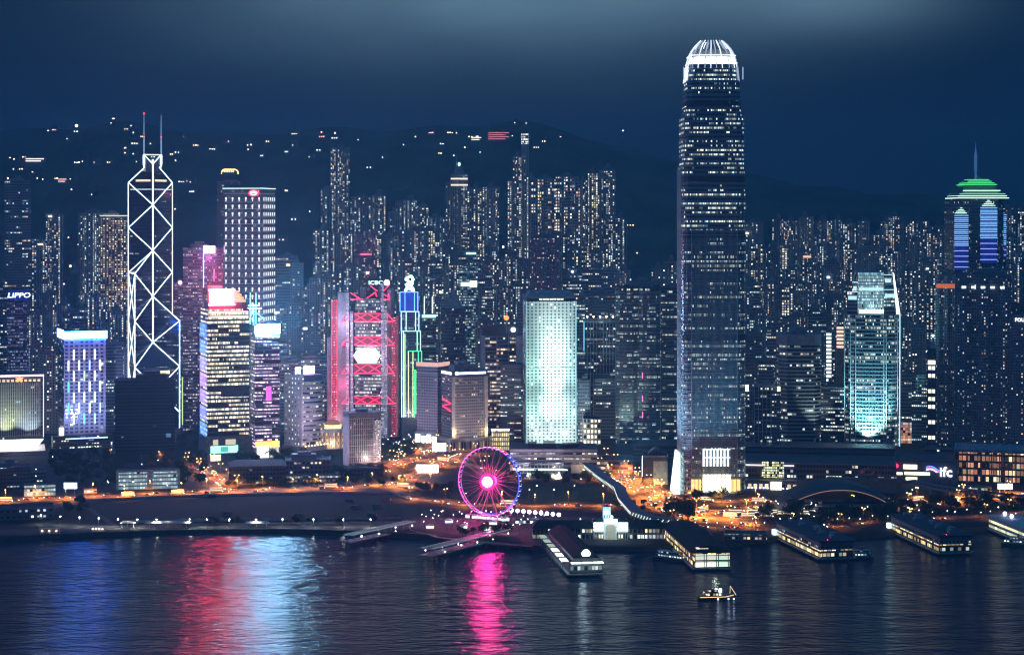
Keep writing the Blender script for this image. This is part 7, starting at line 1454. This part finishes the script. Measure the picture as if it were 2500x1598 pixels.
# ---------------------------------------------------------------- piers, moored boats, clock tower
def along(name, label, cat, A, B, wd, z0):
    """a frame whose x axis runs from the quay end A out to the water end B"""
    d = B-A; L_ = math.hypot(d.x, d.y); e = empty(name, (A.x, A.y, z0), math.atan2(d.y, d.x)); tag(e, label, cat); return e, L_
def piles(e, L_, wd, z0, step=7, z1=-.0):
    mb = MB(); k = 2.
    while k < L_:
        for y in (-wd/2+1, wd/2-1): mb.tube((k, y, -z0-3), (k, y, z1), .5, 6)
        k += step
    mb.build('pile', M['sea_wall'], e)
def thin_pier(label, a, b_, wd):
    z = 3.2; A, B = G(*a, z), G(*b_, z); e, L_ = along('landing_pier', label, 'pier', A, B, wd, z)
    mb = MB(); mb.box(0, L_, -wd/2, wd/2, -.8, 0); mb.build('deck', M['concrete'], e); piles(e, L_, wd, z)
    mb = MB(); ring = [(0, -wd*.42), (L_-5, -wd*.42), (L_-1, -wd*.2), (L_-1, wd*.2), (L_-5, wd*.42), (0, wd*.42)]; mb.prism(ring, 4.6, 5.1, shrink=[(x, y*.8) for x, y in ring]); mb.build('canopy', plain('canopy_green', (.22, .30, .28), .5, .2) if 'canopy_green' not in bpy.data.materials else bpy.data.materials['canopy_green'], e)
    mb = MB(); mb.tube((0, wd*.36, 5.3), (L_-3, wd*.36, 5.3), .16, 4); mb.tube((0, -wd*.36, 5.3), (L_-3, -wd*.36, 5.3), .12, 4); mb.build('canopy_edge', glow('pier_edge', (.45, .65, .6), .5) if 'pier_edge' not in bpy.data.materials else bpy.data.materials['pier_edge'], e)
    mb = MB(); k = 3
    while k < L_-3: mb.tube((k, 0, 0), (k, 0, 4.6), .22, 5); k += 8
    mb.build('post', M['steel'], e)
    n = int(L_/11)
    for i in range(n): mb = MB(); mb.ball((5+i*11, (wd*.4, -wd*.4)[i % 2], 2.6-(i % 3)*.9), .5); mb.build('pier_lamp', M['whitelamp'], e); 
    for i in range(3): o = bpy.data.objects.new('lamp_light', bpy.data.lights['ld_900_100']) if 'ld_900_100' in bpy.data.lights else None
    light_for(e, 3.4, (.9, .95, 1), 800)
    return e
thin_pier('slim canopied landing pier, the left one of two beside the wheel plaza', (1005, 1286), (842, 1322), 11)
thin_pier('slim canopied landing pier catching pink light below the wheel', (1236, 1305), (1036, 1356), 13)
# boardwalk between the thin piers
e = empty('boardwalk', G(1060, 1305)); e.location.z = 3.4; tag(e, 'curved boardwalk with white railings below the wheel', 'boardwalk'); o0 = e.location
P = [G(x, y, 3.4)-o0 for x, y in ((998, 1287), (1003, 1296), (1060, 1310), (1130, 1320), (1215, 1328), (1300, 1334), (1300, 1322), (1100, 1296), (1010, 1280))]
mb = MB(); mb.prism([(p.x, p.y) for p in P], -.7, .0); mb.build('deck', M['wood'], e); mb = MB(); mb.path([P[i]+Vector((0, 0, 1.2)) for i in range(6)], .09, 4); mb.path([P[i]+Vector((0, 0, .7)) for i in range(6)], .07, 4)
for i in range(5):
    for k in range(8): q = P[i].lerp(P[i+1], k/8); mb.tube(q, q+Vector((0, 0, 1.3)), .07, 4)
mb.build('railing', M['white'], e); mb = MB()
for i in range(5):
    for k in range(3): q = P[i].lerp(P[i+1], k/3); mb.tube(q+Vector((0, 1, -6)), q+Vector((0, 1, -.7)), .5, 6)
mb.build('pile', M['sea_wall'], e)
for x, y in ((0, 3), (45, -4), (80, -8)): ld = bpy.data.objects.new('lamp_light', bpy.data.lights.new('board_lamp', 'POINT')); ld.data.energy = 2400; ld.data.color = (1, .45, .25); C.objects.link(ld); ld.parent = e; ld.location = (x, y, 7)

def hall_pier(label, back, frontL, frontR, hroof, mat, front_mat, roof='plain', lower=6, deckz=2.6):
    """two-storey ferry hall on a deck; back = quay-side corner, frontL/frontR = the corners of the water end at deck level"""
    A, B1, B2 = G(*back, deckz), G(*frontL, deckz), G(*frontR, deckz); d = (B1-A); d.z = 0; L_ = d.length; d.normalize(); n = Vector((-d.y, d.x, 0)); wd = abs((B2-B1).dot(n)); wd = max(18, min(wd, 40))
    sg = 1 if (B2-B1).dot(n) > 0 else -1; mid = A+n*sg*wd/2; e = empty('ferry_pier', (mid.x, mid.y, deckz), math.atan2(d.y, d.x)); tag(e, label, 'ferry pier')
    mb = MB(); mb.box(-14, L_+2, -wd/2-2, wd/2+2, -1, 0); mb.build('deck', M['concrete'], e); piles(e, L_, wd+2, deckz)
    mb = MB(); mb.prism([(0, -wd/2), (L_, -wd/2), (L_, wd/2), (0, wd/2)], .02, hroof); o = mb.build('hall', [mat, M['roofing']], e)
    mb = MB(); mb.box(L_+.02, L_+.4, -wd/2+.4, wd/2-.4, .8, hroof-.8); mb.build('front_window', front_mat, e)
    return e, L_, wd, sg
yel = facade('ferry_amber', (.12, .09, .05), 3.4, 4.2, .8, .62, .82, .1, .2, 1, [(1, .7, .25), (1, .85, .4), (.9, .5, .2), (1, .95, .7)], 1.2, minb=.25); ygr = facade('ferry_green_white', (.2, .25, .22), 9, 4.6, .94, .88, 1.2, 0, 0, 1, [(.85, 1, .7), (.95, 1, .85), (.7, .95, .8)], .7, minb=.75)
dk = facade('ferry_dark', (.10, .12, .14), 3, 4.4, .6, .4, .12, .1, 0, 2, [(.8, .95, 1), (1, .9, .7)], .8)
def hip(e, L_, wd, z, over=2, hh=4.5, m_='tealroof', fl=.7):
    mb = MB(); mb.prism([(-over, -wd/2-over), (L_+over, -wd/2-over), (L_+over, wd/2+over), (-over, wd/2+over)], z, z+hh, shrink=[(wd*.3, -wd*.12*fl), (L_-wd*.3, -wd*.12*fl), (L_-wd*.3, wd*.12*fl), (wd*.3, wd*.12*fl)]); mb.build('roof', M[m_], e)
# amber-windowed pier
e, L_, wd, sg = hall_pier('ferry pier with amber windows and a bright greenish lit end', (1622, 1316), (1696, 1386), (1784, 1386), 11, yel, ygr); 
mb = MB(); mb.prism([(-6, -wd/2-2.5), (L_+1, -wd/2-2.5), (L_+1, wd/2+2.5), (-6, wd/2+2.5)], 11.02, 15.5, shrink=[(0, -wd*.2), (L_-4, -wd*.2), (L_-4, wd*.2), (0, wd*.2)]); mb.build('roof', M['tealroof'], e)
mb = MB()
for y in (-wd/2+.2, -wd/6, wd/6, wd/2-.2): mb.box(L_+.42, L_+1.0, y-.25, y+.25, 0, 11)
mb.box(L_+.42, L_+.9, -wd/2, wd/2, 5.2, 6); mb.build('window_frame', M['dark'], e); mb = MB(); mb.box(L_-7, L_-2, -wd*.42, -wd*.1, 13.6, 14.0); mb.build('roof_light', glow('roof_peach', (1, .8, .6), 1.2), e)
light_for(e, 8, (.8, 1, .7), 500); fl = flood(e, (L_+9, 0, 5), (L_+30, 0, -3), (.85, 1, .75), 2500, 120)
# canopied pier left of the clock tower
e, L_, wd, sg = hall_pier('dark ferry pier with white-lit scalloped canopies and a round lamp', (1330, 1330), (1391, 1400), (1474, 1400), 8.5, dk, facade('pier_front', (.12, .16, .2), 2.6, 8, .8, .35, .6, 0, 0, 1, [(.6, .95, .9), (.9, 1, 1)], .8))
hip(e, L_, wd*.8, 11.2, 0, 5.5, 'tealroof', 1.); mb = MB(); mb.prism([(0, -wd*.4), (L_-1, -wd*.4), (L_-1, wd*.4), (0, wd*.4)], 8.52, 11.15); mb.build('clerestory', M['dark'], e)
cw_ = glow('canopy_white', (.85, 1, .92), 1.8, True); n = 6
for k in range(n):
    a = L_*(k+.1)/n; mb = MB(); mb.prism([(a, -wd/2-5), (a+L_/n*.62, -wd/2-5), (a+L_/n*.62, -wd/2-.1), (a, -wd/2-.1)], 8.0, 8.5, shrink=[(a, -wd/2-5), (a+L_/n*.62, -wd/2-5), (a+L_/n*.62, -wd/2-.1), (a, -wd/2-.1)]); mb.build('canopy', cw_ if k > 2 else glow('canopy_dim', (.5, .7, .55), .5), e)
for k in range(3): y0 = -wd/2+wd*k/3; mb = MB(); mb.box(L_+.5, L_+5, y0+.6, y0+wd/3-.4, 8.0, 8.6); mb.build('canopy', cw_, e)
mb = MB(); mb.tube((L_-2.0, 0, 14.2), (L_-1.0, 0, 14.0), 3.1, 18); mb.build('round_lamp', glow('round_white', (.9, .97, 1), 4, True), e)
mb = MB()
for k in range(14): a = L_*(k+.5)/14; mb.tube((a, -wd/2-4.6, 0), (a, -wd/2-4.6, 8), .3, 5)
mb.build('post', M['steel'], e); flood(e, (L_+8, -4, 6), (L_+34, 0, -3), (.6, .9, 1), 3500, 120); light_for(e, 14, (.7, .9, 1), 700)
# long dark piers on the right
for (lab, bk_, fl_, fr_, mt_) in (('long flat-roofed ferry pier with amber ground floor, left of the right-hand pair', (1896, 1310), (2003, 1362), (2090, 1362), yel), ('long flat-roofed ferry pier with amber ground floor, right of the right-hand pair', (2176, 1294), (2294, 1348), (2376, 1348), yel)):
    e, L_, wd, sg = hall_pier(lab, bk_, fl_, fr_, 6.2, mt_, facade('pier_end', (.1, .14, .12), 3.2, 5, .8, .5, .5, 0, 0, 1, [(.7, 1, .8), (1, .95, .7)], .7))
    mb = MB(); mb.box(-2, L_+.5, -wd/2-.7, wd/2+.7, 6.25, 7); mb.build('balcony', M['concrete'], e)
    mb = MB(); mb.prism([(0, -wd/2), (L_, -wd/2), (L_, wd/2), (0, wd/2)], 7.02, 12); mb.build('upper_hall', [facade('upper_hall', (.18, .2, .23), 3.2, 5, .5, .4, .22, 0, 0, 2, [(1, .9, .7), (.8, .95, 1)], .7) if 'upper_hall' not in bpy.data.materials else bpy.data.materials['upper_hall'], M['roofing']], e)
    mb = MB(); mb.box(-2, L_+1.5, -wd/2-1.6, wd/2+1.6, 12.05, 13.2); mb.build('roof', M['roofing'], e)
    mb = MB(); rr = random.Random(3)
    for k in range(9): a = L_*(k+.4)/9.5; y = rr.uniform(-wd*.3, wd*.25); mb.box(a, a+rr.uniform(3, 6), y, y+rr.uniform(2, 6), 13.22, 13.2+rr.uniform(1, 3))
    mb.build('roof_plant', M['concrete'], e); mb = MB(); mb.ball((L_+1, -wd*.3, 14), .4); mb.build('beacon', bpy.data.materials['beacon_red'], e)
    mb = MB(); mb.box(-3, 2, -wd/2-3, -wd/2-.8, 2, 6); mb.build('entrance_light', glow('entrance_cyan', (.6, .95, 1), 2.2, True) if 'entrance_cyan' not in bpy.data.materials else bpy.data.materials['entrance_cyan'], e)
e, L_, wd, sg = hall_pier('white ferry pier with lit yellow window band cut by the right picture edge', (2414, 1288), (2540, 1340), (2620, 1340), 9, facade('ferry_pale', (.45, .5, .45), 4.2, 4.2, .9, .5, 1, 0, 0, 1, [(.95, 1, .6), (1, .95, .6)], .9, minb=.5), yel); mb = MB(); mb.box(-2, L_+1, -wd/2-1, wd/2+1, 9.05, 11); mb.build('roof', M['pale'], e)
for x in (8, 22): mb = MB(); mb.ball((x, -2, 13), 1.7); mb.build('roof_lamp', glow('roof_violet', (.7, .65, 1), 4, True) if x == 8 else bpy.data.materials['roof_violet'], e)
# central hall with clock tower
def clock_pier():
    p = G(1493, 1325, 3); s = F/p.y; e = empty('ferry_terminal', (p.x, p.y+12, GZ)); tag(e, 'brilliant white arched ferry terminal with square clock tower', 'ferry terminal'); x = lambda px: (px-1493)/s; z = lambda py: HC+(YH-py)/s-GZ
    hot = glow('terminal_white', (.82, .97, 1), 2.6, True); mid = glow('terminal_wash', (.55, .85, .85), .7)
    def arch(x0, x1, zt, y, m_, nm):
        mb = MB(); n_ = 12; c = (x0+x1)/2; a = (x1-x0)/2; pts = [(x0, 0), (x1, 0)]+[(c+a*math.cos(PI*i/n_), zt-a*.62+a*.62*math.sin(PI*i/n_)) for i in range(n_+1)]
        m2 = len(pts); mb.add([(q[0], y-.4, q[1]) for q in pts]+[(q[0], y, q[1]) for q in pts], [list(range(m2)), list(range(m2, 2*m2))[::-1]]+[[i, i+m2, (i+1) % m2+m2, (i+1) % m2] for i in range(m2)]); return mb.build(nm, m_, e)
    mb = MB(); mb.box(x(1450), x(1536), 0, 22, 0, z(1281)); mb.build('hall', [plain('terminal_pale', (.55, .62, .62), .6)], e)
    for a, b_ in ((1451, 1475), (1510, 1535)): mb = MB(); mb.box(x(a), x(b_), -.7, -.02, z(1300), z(1280)); mb.build('lit_wing', hot, e); mb = MB(); mb.prism([(x(a)-.6, -1.2), (x(b_)+.6, -1.2), (x(b_)+.6, 12), (x(a)-.6, 12)], z(1280)+.02, z(1272), shrink=[(x(a)+3, 3), (x(b_)-3, 3), (x(b_)-3, 8), (x(a)+3, 8)]); mb.build('roof', M['tealroof'], e)
    mb = MB(); mb.box(x(1476), x(1509), -1.0, -.02, z(1281), z(1272)); mb.build('lit_pediment', hot, e); arch(x(1477), x(1508), z(1281), -.6, mid, 'arch_surround'); arch(x(1480), x(1505), z(1285), -1.05, glow('arch_glass', (.45, .5, .35), .5), 'arch_window')
    mb = MB(); mb.box(x(1474), x(1493), 3, 10, z(1272)-.0, z(1245)); mb.build('clock_tower', plain('tower_aqua', (.5, .68, .7), .6), e)
    mb = MB(); mb.box(x(1473), x(1494), 2, 11, z(1245)+.01, z(1243.4)); mb.build('tower_cornice', M['white'], e); mb = MB(); mb.prism(rect(x(1490)-x(1477), 5, x(1483.5), 6.5), z(1243.4)+.01, z(1240), shrink=rect(1, 1, x(1483.5), 6.5)); mb.build('tower_cap', M['tealroof'], e)
    mb = MB(); mb.tube((x(1483.5), 2.9, z(1255)), (x(1483.5), 2.5, z(1255)), 2.1, 20); mb.build('clock_face', glow('clock_face', (.8, 1, .9), .9), e); mb = MB(); mb.box(x(1483.5)-.12, x(1483.5)+.12, 2.3, 2.45, z(1255), z(1255)+1.6); mb.box(x(1483.5), x(1483.5)+1.2, 2.3, 2.45, z(1255)-.12, z(1255)+.12); mb.build('clock_hand', M['dark'], e)
    for k in range(3): mb = MB(); mb.box(x(1477)+k*1.9, x(1477)+k*1.9+1.1, 2.6, 2.95, z(1270), z(1263)); mb.build('belfry_opening', M['dark'], e)
    mb = MB(); mb.ball((x(1495), -1.6, z(1266)), 1.2); mb.build('round_lamp', bpy.data.materials['round_white'], e)
    mb = MB(); mb.box(x(1452), x(1536), -1.4, -.8, z(1303), z(1301.6)); mb.build('lit_band', glow('lit_band', (.6, .85, .8), .9), e)
    for k in range(16): mb = MB(); xx = x(1453)+k*(x(1534)-x(1453))/15; mb.tube((xx, -1.5, 0), (xx, -1.5, z(1304)), .3, 5); mb.build('column', M['white'], e)
    mb = MB(); mb.box(x(1453), x(1534), -.5, -.04, .6, z(1306)); mb.build('ground_floor', facade('term_gf', (.1, .12, .12), 2.6, 5, .6, .6, .8, 0, 0, 1, [(1, .9, .6), (.8, 1, .95), (.7, .9, 1)], 1.3), e)
    glowlamp(e, (x(1484), -4, z(1262)), (.5, .9, 1), 4500, 1); glowlamp(e, (x(1495), -9, 14), (.6, .9, 1), 7000, 2)
    for lab, a, b_ in (('dark-roofed pier concourse with lit bays, left wing of the white terminal', 1300, 1449), ('dark-roofed pier concourse with lit bays, right wing of the white terminal', 1538, 1625)):
        c = G((a+b_)/2, 1322, 3); q = empty('pier_concourse', (c.x, c.y+12, GZ)); tag(q, lab, 'pier concourse'); w_ = (b_-a)/s; mb = MB(); mb.box(-w_/2, w_/2, -6, 8, 0, 9); mb.build('hall', [facade('concourse', (.2, .2, .2), 3, 4.5, .7, .62, .7, .1, 0, 2, [(1, .85, .5), (.9, 1, .85), (.8, .95, 1)], 1.1) if 'concourse' not in bpy.data.materials else bpy.data.materials['concourse'], M['roofing']], q)
        mb = MB(); mb.prism([(-w_/2-1, -9), (w_/2+1, -9), (w_/2+1, 16), (-w_/2-1, 16)], 9.02, 14, shrink=[(-w_/2+4, 1), (w_/2-4, 1), (w_/2-4, 5), (-w_/2+4, 5)]); mb.build('roof', M['tealroof'], q); mb = MB()
        for k in range(int(w_/4)): mb.tube((-w_/2+2+k*4, -8, 0), (-w_/2+2+k*4, -8, 9), .25, 5)
        mb.build('column', M['pale'], q)
clock_pier()
low_block('wide low lit market hall on the quay right of the amber pier', 1768, 1872, 1300, 1318, facade('quay_hall', (.2, .2, .2), 3, 3.4, .7, .5, .6, .2, 0, 1, [(1, .7, .35), (.7, .9, 1), (1, .95, .8)], 1.3), depth=14, cat='market hall', name='market_hall')
# ---------------------------------------------------------------- boats
def hull(L_, w_, h_, bow=.3, n=8):
    top = []; bot = []
    for i in range(n+1):
        u = i/n; hw = w_/2*(1 if u < 1-bow else math.sqrt(max(0, 1-((u-(1-bow))/bow)**2))*.98+.02)*(.85+.15*min(1, u*6)); top.append((-L_/2+u*L_, hw, h_+1.0*max(0, u-.6)**1.5)); bot.append((-L_/2+u*L_*.97, hw*.75, -.6))
    ringT = [(x, -y, z) for x, y, z in top]+[(x, y, z) for x, y, z in reversed(top)]; ringB = [(x, -y, z) for x, y, z in bot]+[(x, y, z) for x, y, z in reversed(bot)]
    mb = MB(); mb.loft([ringB, ringT]); return mb
def boat(name, label, px, py, L_, w_, rz, build):
    p = G(px, py, 0); e = empty(name, (p.x, p.y, 0), rz); tag(e, label, 'boat'); build(e, L_, w_); return e
def junk(e, L_, w_):
    hull(L_, w_, 2.0).build('hull', plain('junk_hull', (.10, .05, .03), .6), e); mb = MB(); mb.box(-L_*.28, L_*.12, -w_*.33, w_*.33, 2.02, 4.6); mb.build('cabin', [facade('junk_cabin', (.2, .12, .08), 2, 2.6, .75, .6, .95, 0, 0, 1, [(1, .85, .6), (.9, .95, 1)], 1.6)], e); mb = MB(); mb.box(-L_*.34, L_*.18, -w_*.4, w_*.4, 4.65, 4.85); mb.build('canopy', M['wood'], e); mb = MB(); mb.box(-L_*.24, L_*.02, -w_*.28, w_*.28, 4.87, 6.8); mb.build('upper_cabin', bpy.data.materials['junk_cabin'], e); mb = MB(); mb.box(-L_*.27, L_*.05, -w_*.33, w_*.33, 6.82, 7.0); mb.build('upper_canopy', M['wood'], e)
    gold = glow('string_gold', (1, .75, .35), 1.5); bl_ = glow('bulb_bluewhite', (.55, .7, 1), 5, True)
    mb = MB(); mb.path([(-L_*.48, -w_*.5, 2.3), (-L_*.2, -w_*.52, 2.3), (L_*.2, -w_*.52, 2.4), (L_*.44, -w_*.25, 3.2)], .16, 4); mb.build('string_light', gold, e)
    for x, h_ in ((-L_*.36, 5.5), (L_*.36, 9)): mb = MB(); mb.tube((x, 0, 2), (x, 0, h_), .16, 5); mb.build('mast', M['wood'], e); mb = MB(); mb.tube((x, 0, h_), (x+3.5, -w_*.3, 3.2), .12, 4); mb.tube((x, 0, h_), (x-.4, -w_*.1, 4.0), .10, 4); mb.build('string_light', gold, e)
    for x in (-L_*.02, L_*.09): mb = MB(); mb.ball((x, 0, 6), 1.3, sz=1.3); mb.build('deck_lamp', bl_, e)
    for x in (0, L_*.28, L_*.42): mb = MB(); mb.ball((x, -w_*.5, .9), .6); mb.build('hull_lamp', glow('hull_blue', (.45, .6, 1), 3.5, True) if x == 0 else bpy.data.materials['hull_blue'], e)
    glowlamp(e, (0, -w_*.3, 7.5), (.8, .85, 1), 500, .5)
boat('junk_boat', 'wooden pleasure junk hung with golden string lights on open water', 1750, 1462, 26, 7.5, .12, junk)
def ferry(lit):
    def f_(e, L_, w_):
        hull(L_, w_, 2.2, .22).build('hull', plain('ferry_hull', (.05, .12, .12), .5) if 'ferry_hull' not in bpy.data.materials else bpy.data.materials['ferry_hull'], e)
        m_ = facade('ferry_decks', (.35, .4, .4), 2.4, 2.6, .6, .42, .75 if lit else .5, 0, 0, 1, [(.85, 1, 1), (.7, .95, 1)], 1.2) if 'ferry_decks' not in bpy.data.materials else bpy.data.materials['ferry_decks']
        mb = MB(); mb.box(-L_*.42, L_*.36, -w_*.42, w_*.42, 2.25, 4.6); mb.build('lower_deck', m_, e); mb = MB(); mb.box(-L_*.34, L_*.28, -w_*.38, w_*.38, 4.65, 6.9); mb.build('upper_deck', m_, e); mb = MB(); mb.box(-L_*.38, L_*.32, -w_*.43, w_*.43, 6.95, 7.2); mb.build('roof', M['pale'], e)
        mb = MB(); mb.tube((0, 0, 7.2), (0, 0, 9.6), 1., 8, 0, .8); mb.build('funnel', M['dark'], e)
    return f_
boat('ferry_boat', 'ferry with rows of white deck windows moored beside the amber pier', 1640, 1368, 30, 8.5, math.radians(-38), ferry(True))
boat('ferry_boat', 'small white-lit ferry moored at the end of the long right-hand piers, left berth', 2103, 1364, 20, 6.5, math.radians(4), ferry(True))
boat('ferry_boat', 'dark ferry moored beside the white pier at the right picture edge', 2486, 1332, 26, 7.5, math.radians(-24), ferry(False))
number_rows()
# ---------------------------------------------------------------- the air
hm = newmat('night_haze'); hn = hm.node_tree.nodes; hn.remove(hn['Principled BSDF'])
pv = hn.new('ShaderNodeVolumePrincipled'); pv.inputs['Color'].default_value = (.31, .71, 1, 1); pv.inputs['Density'].default_value = HAZE = 0.00014; pv.inputs['Anisotropy'].default_value = .35
hm.node_tree.links.new(pv.outputs[0], hn['Material Output'].inputs['Volume'])
mb = MB(); mb.box(-2500, 2500, -300, 5400, -7.5, 520)
tag(mb.build('haze', hm), kind='stuff')
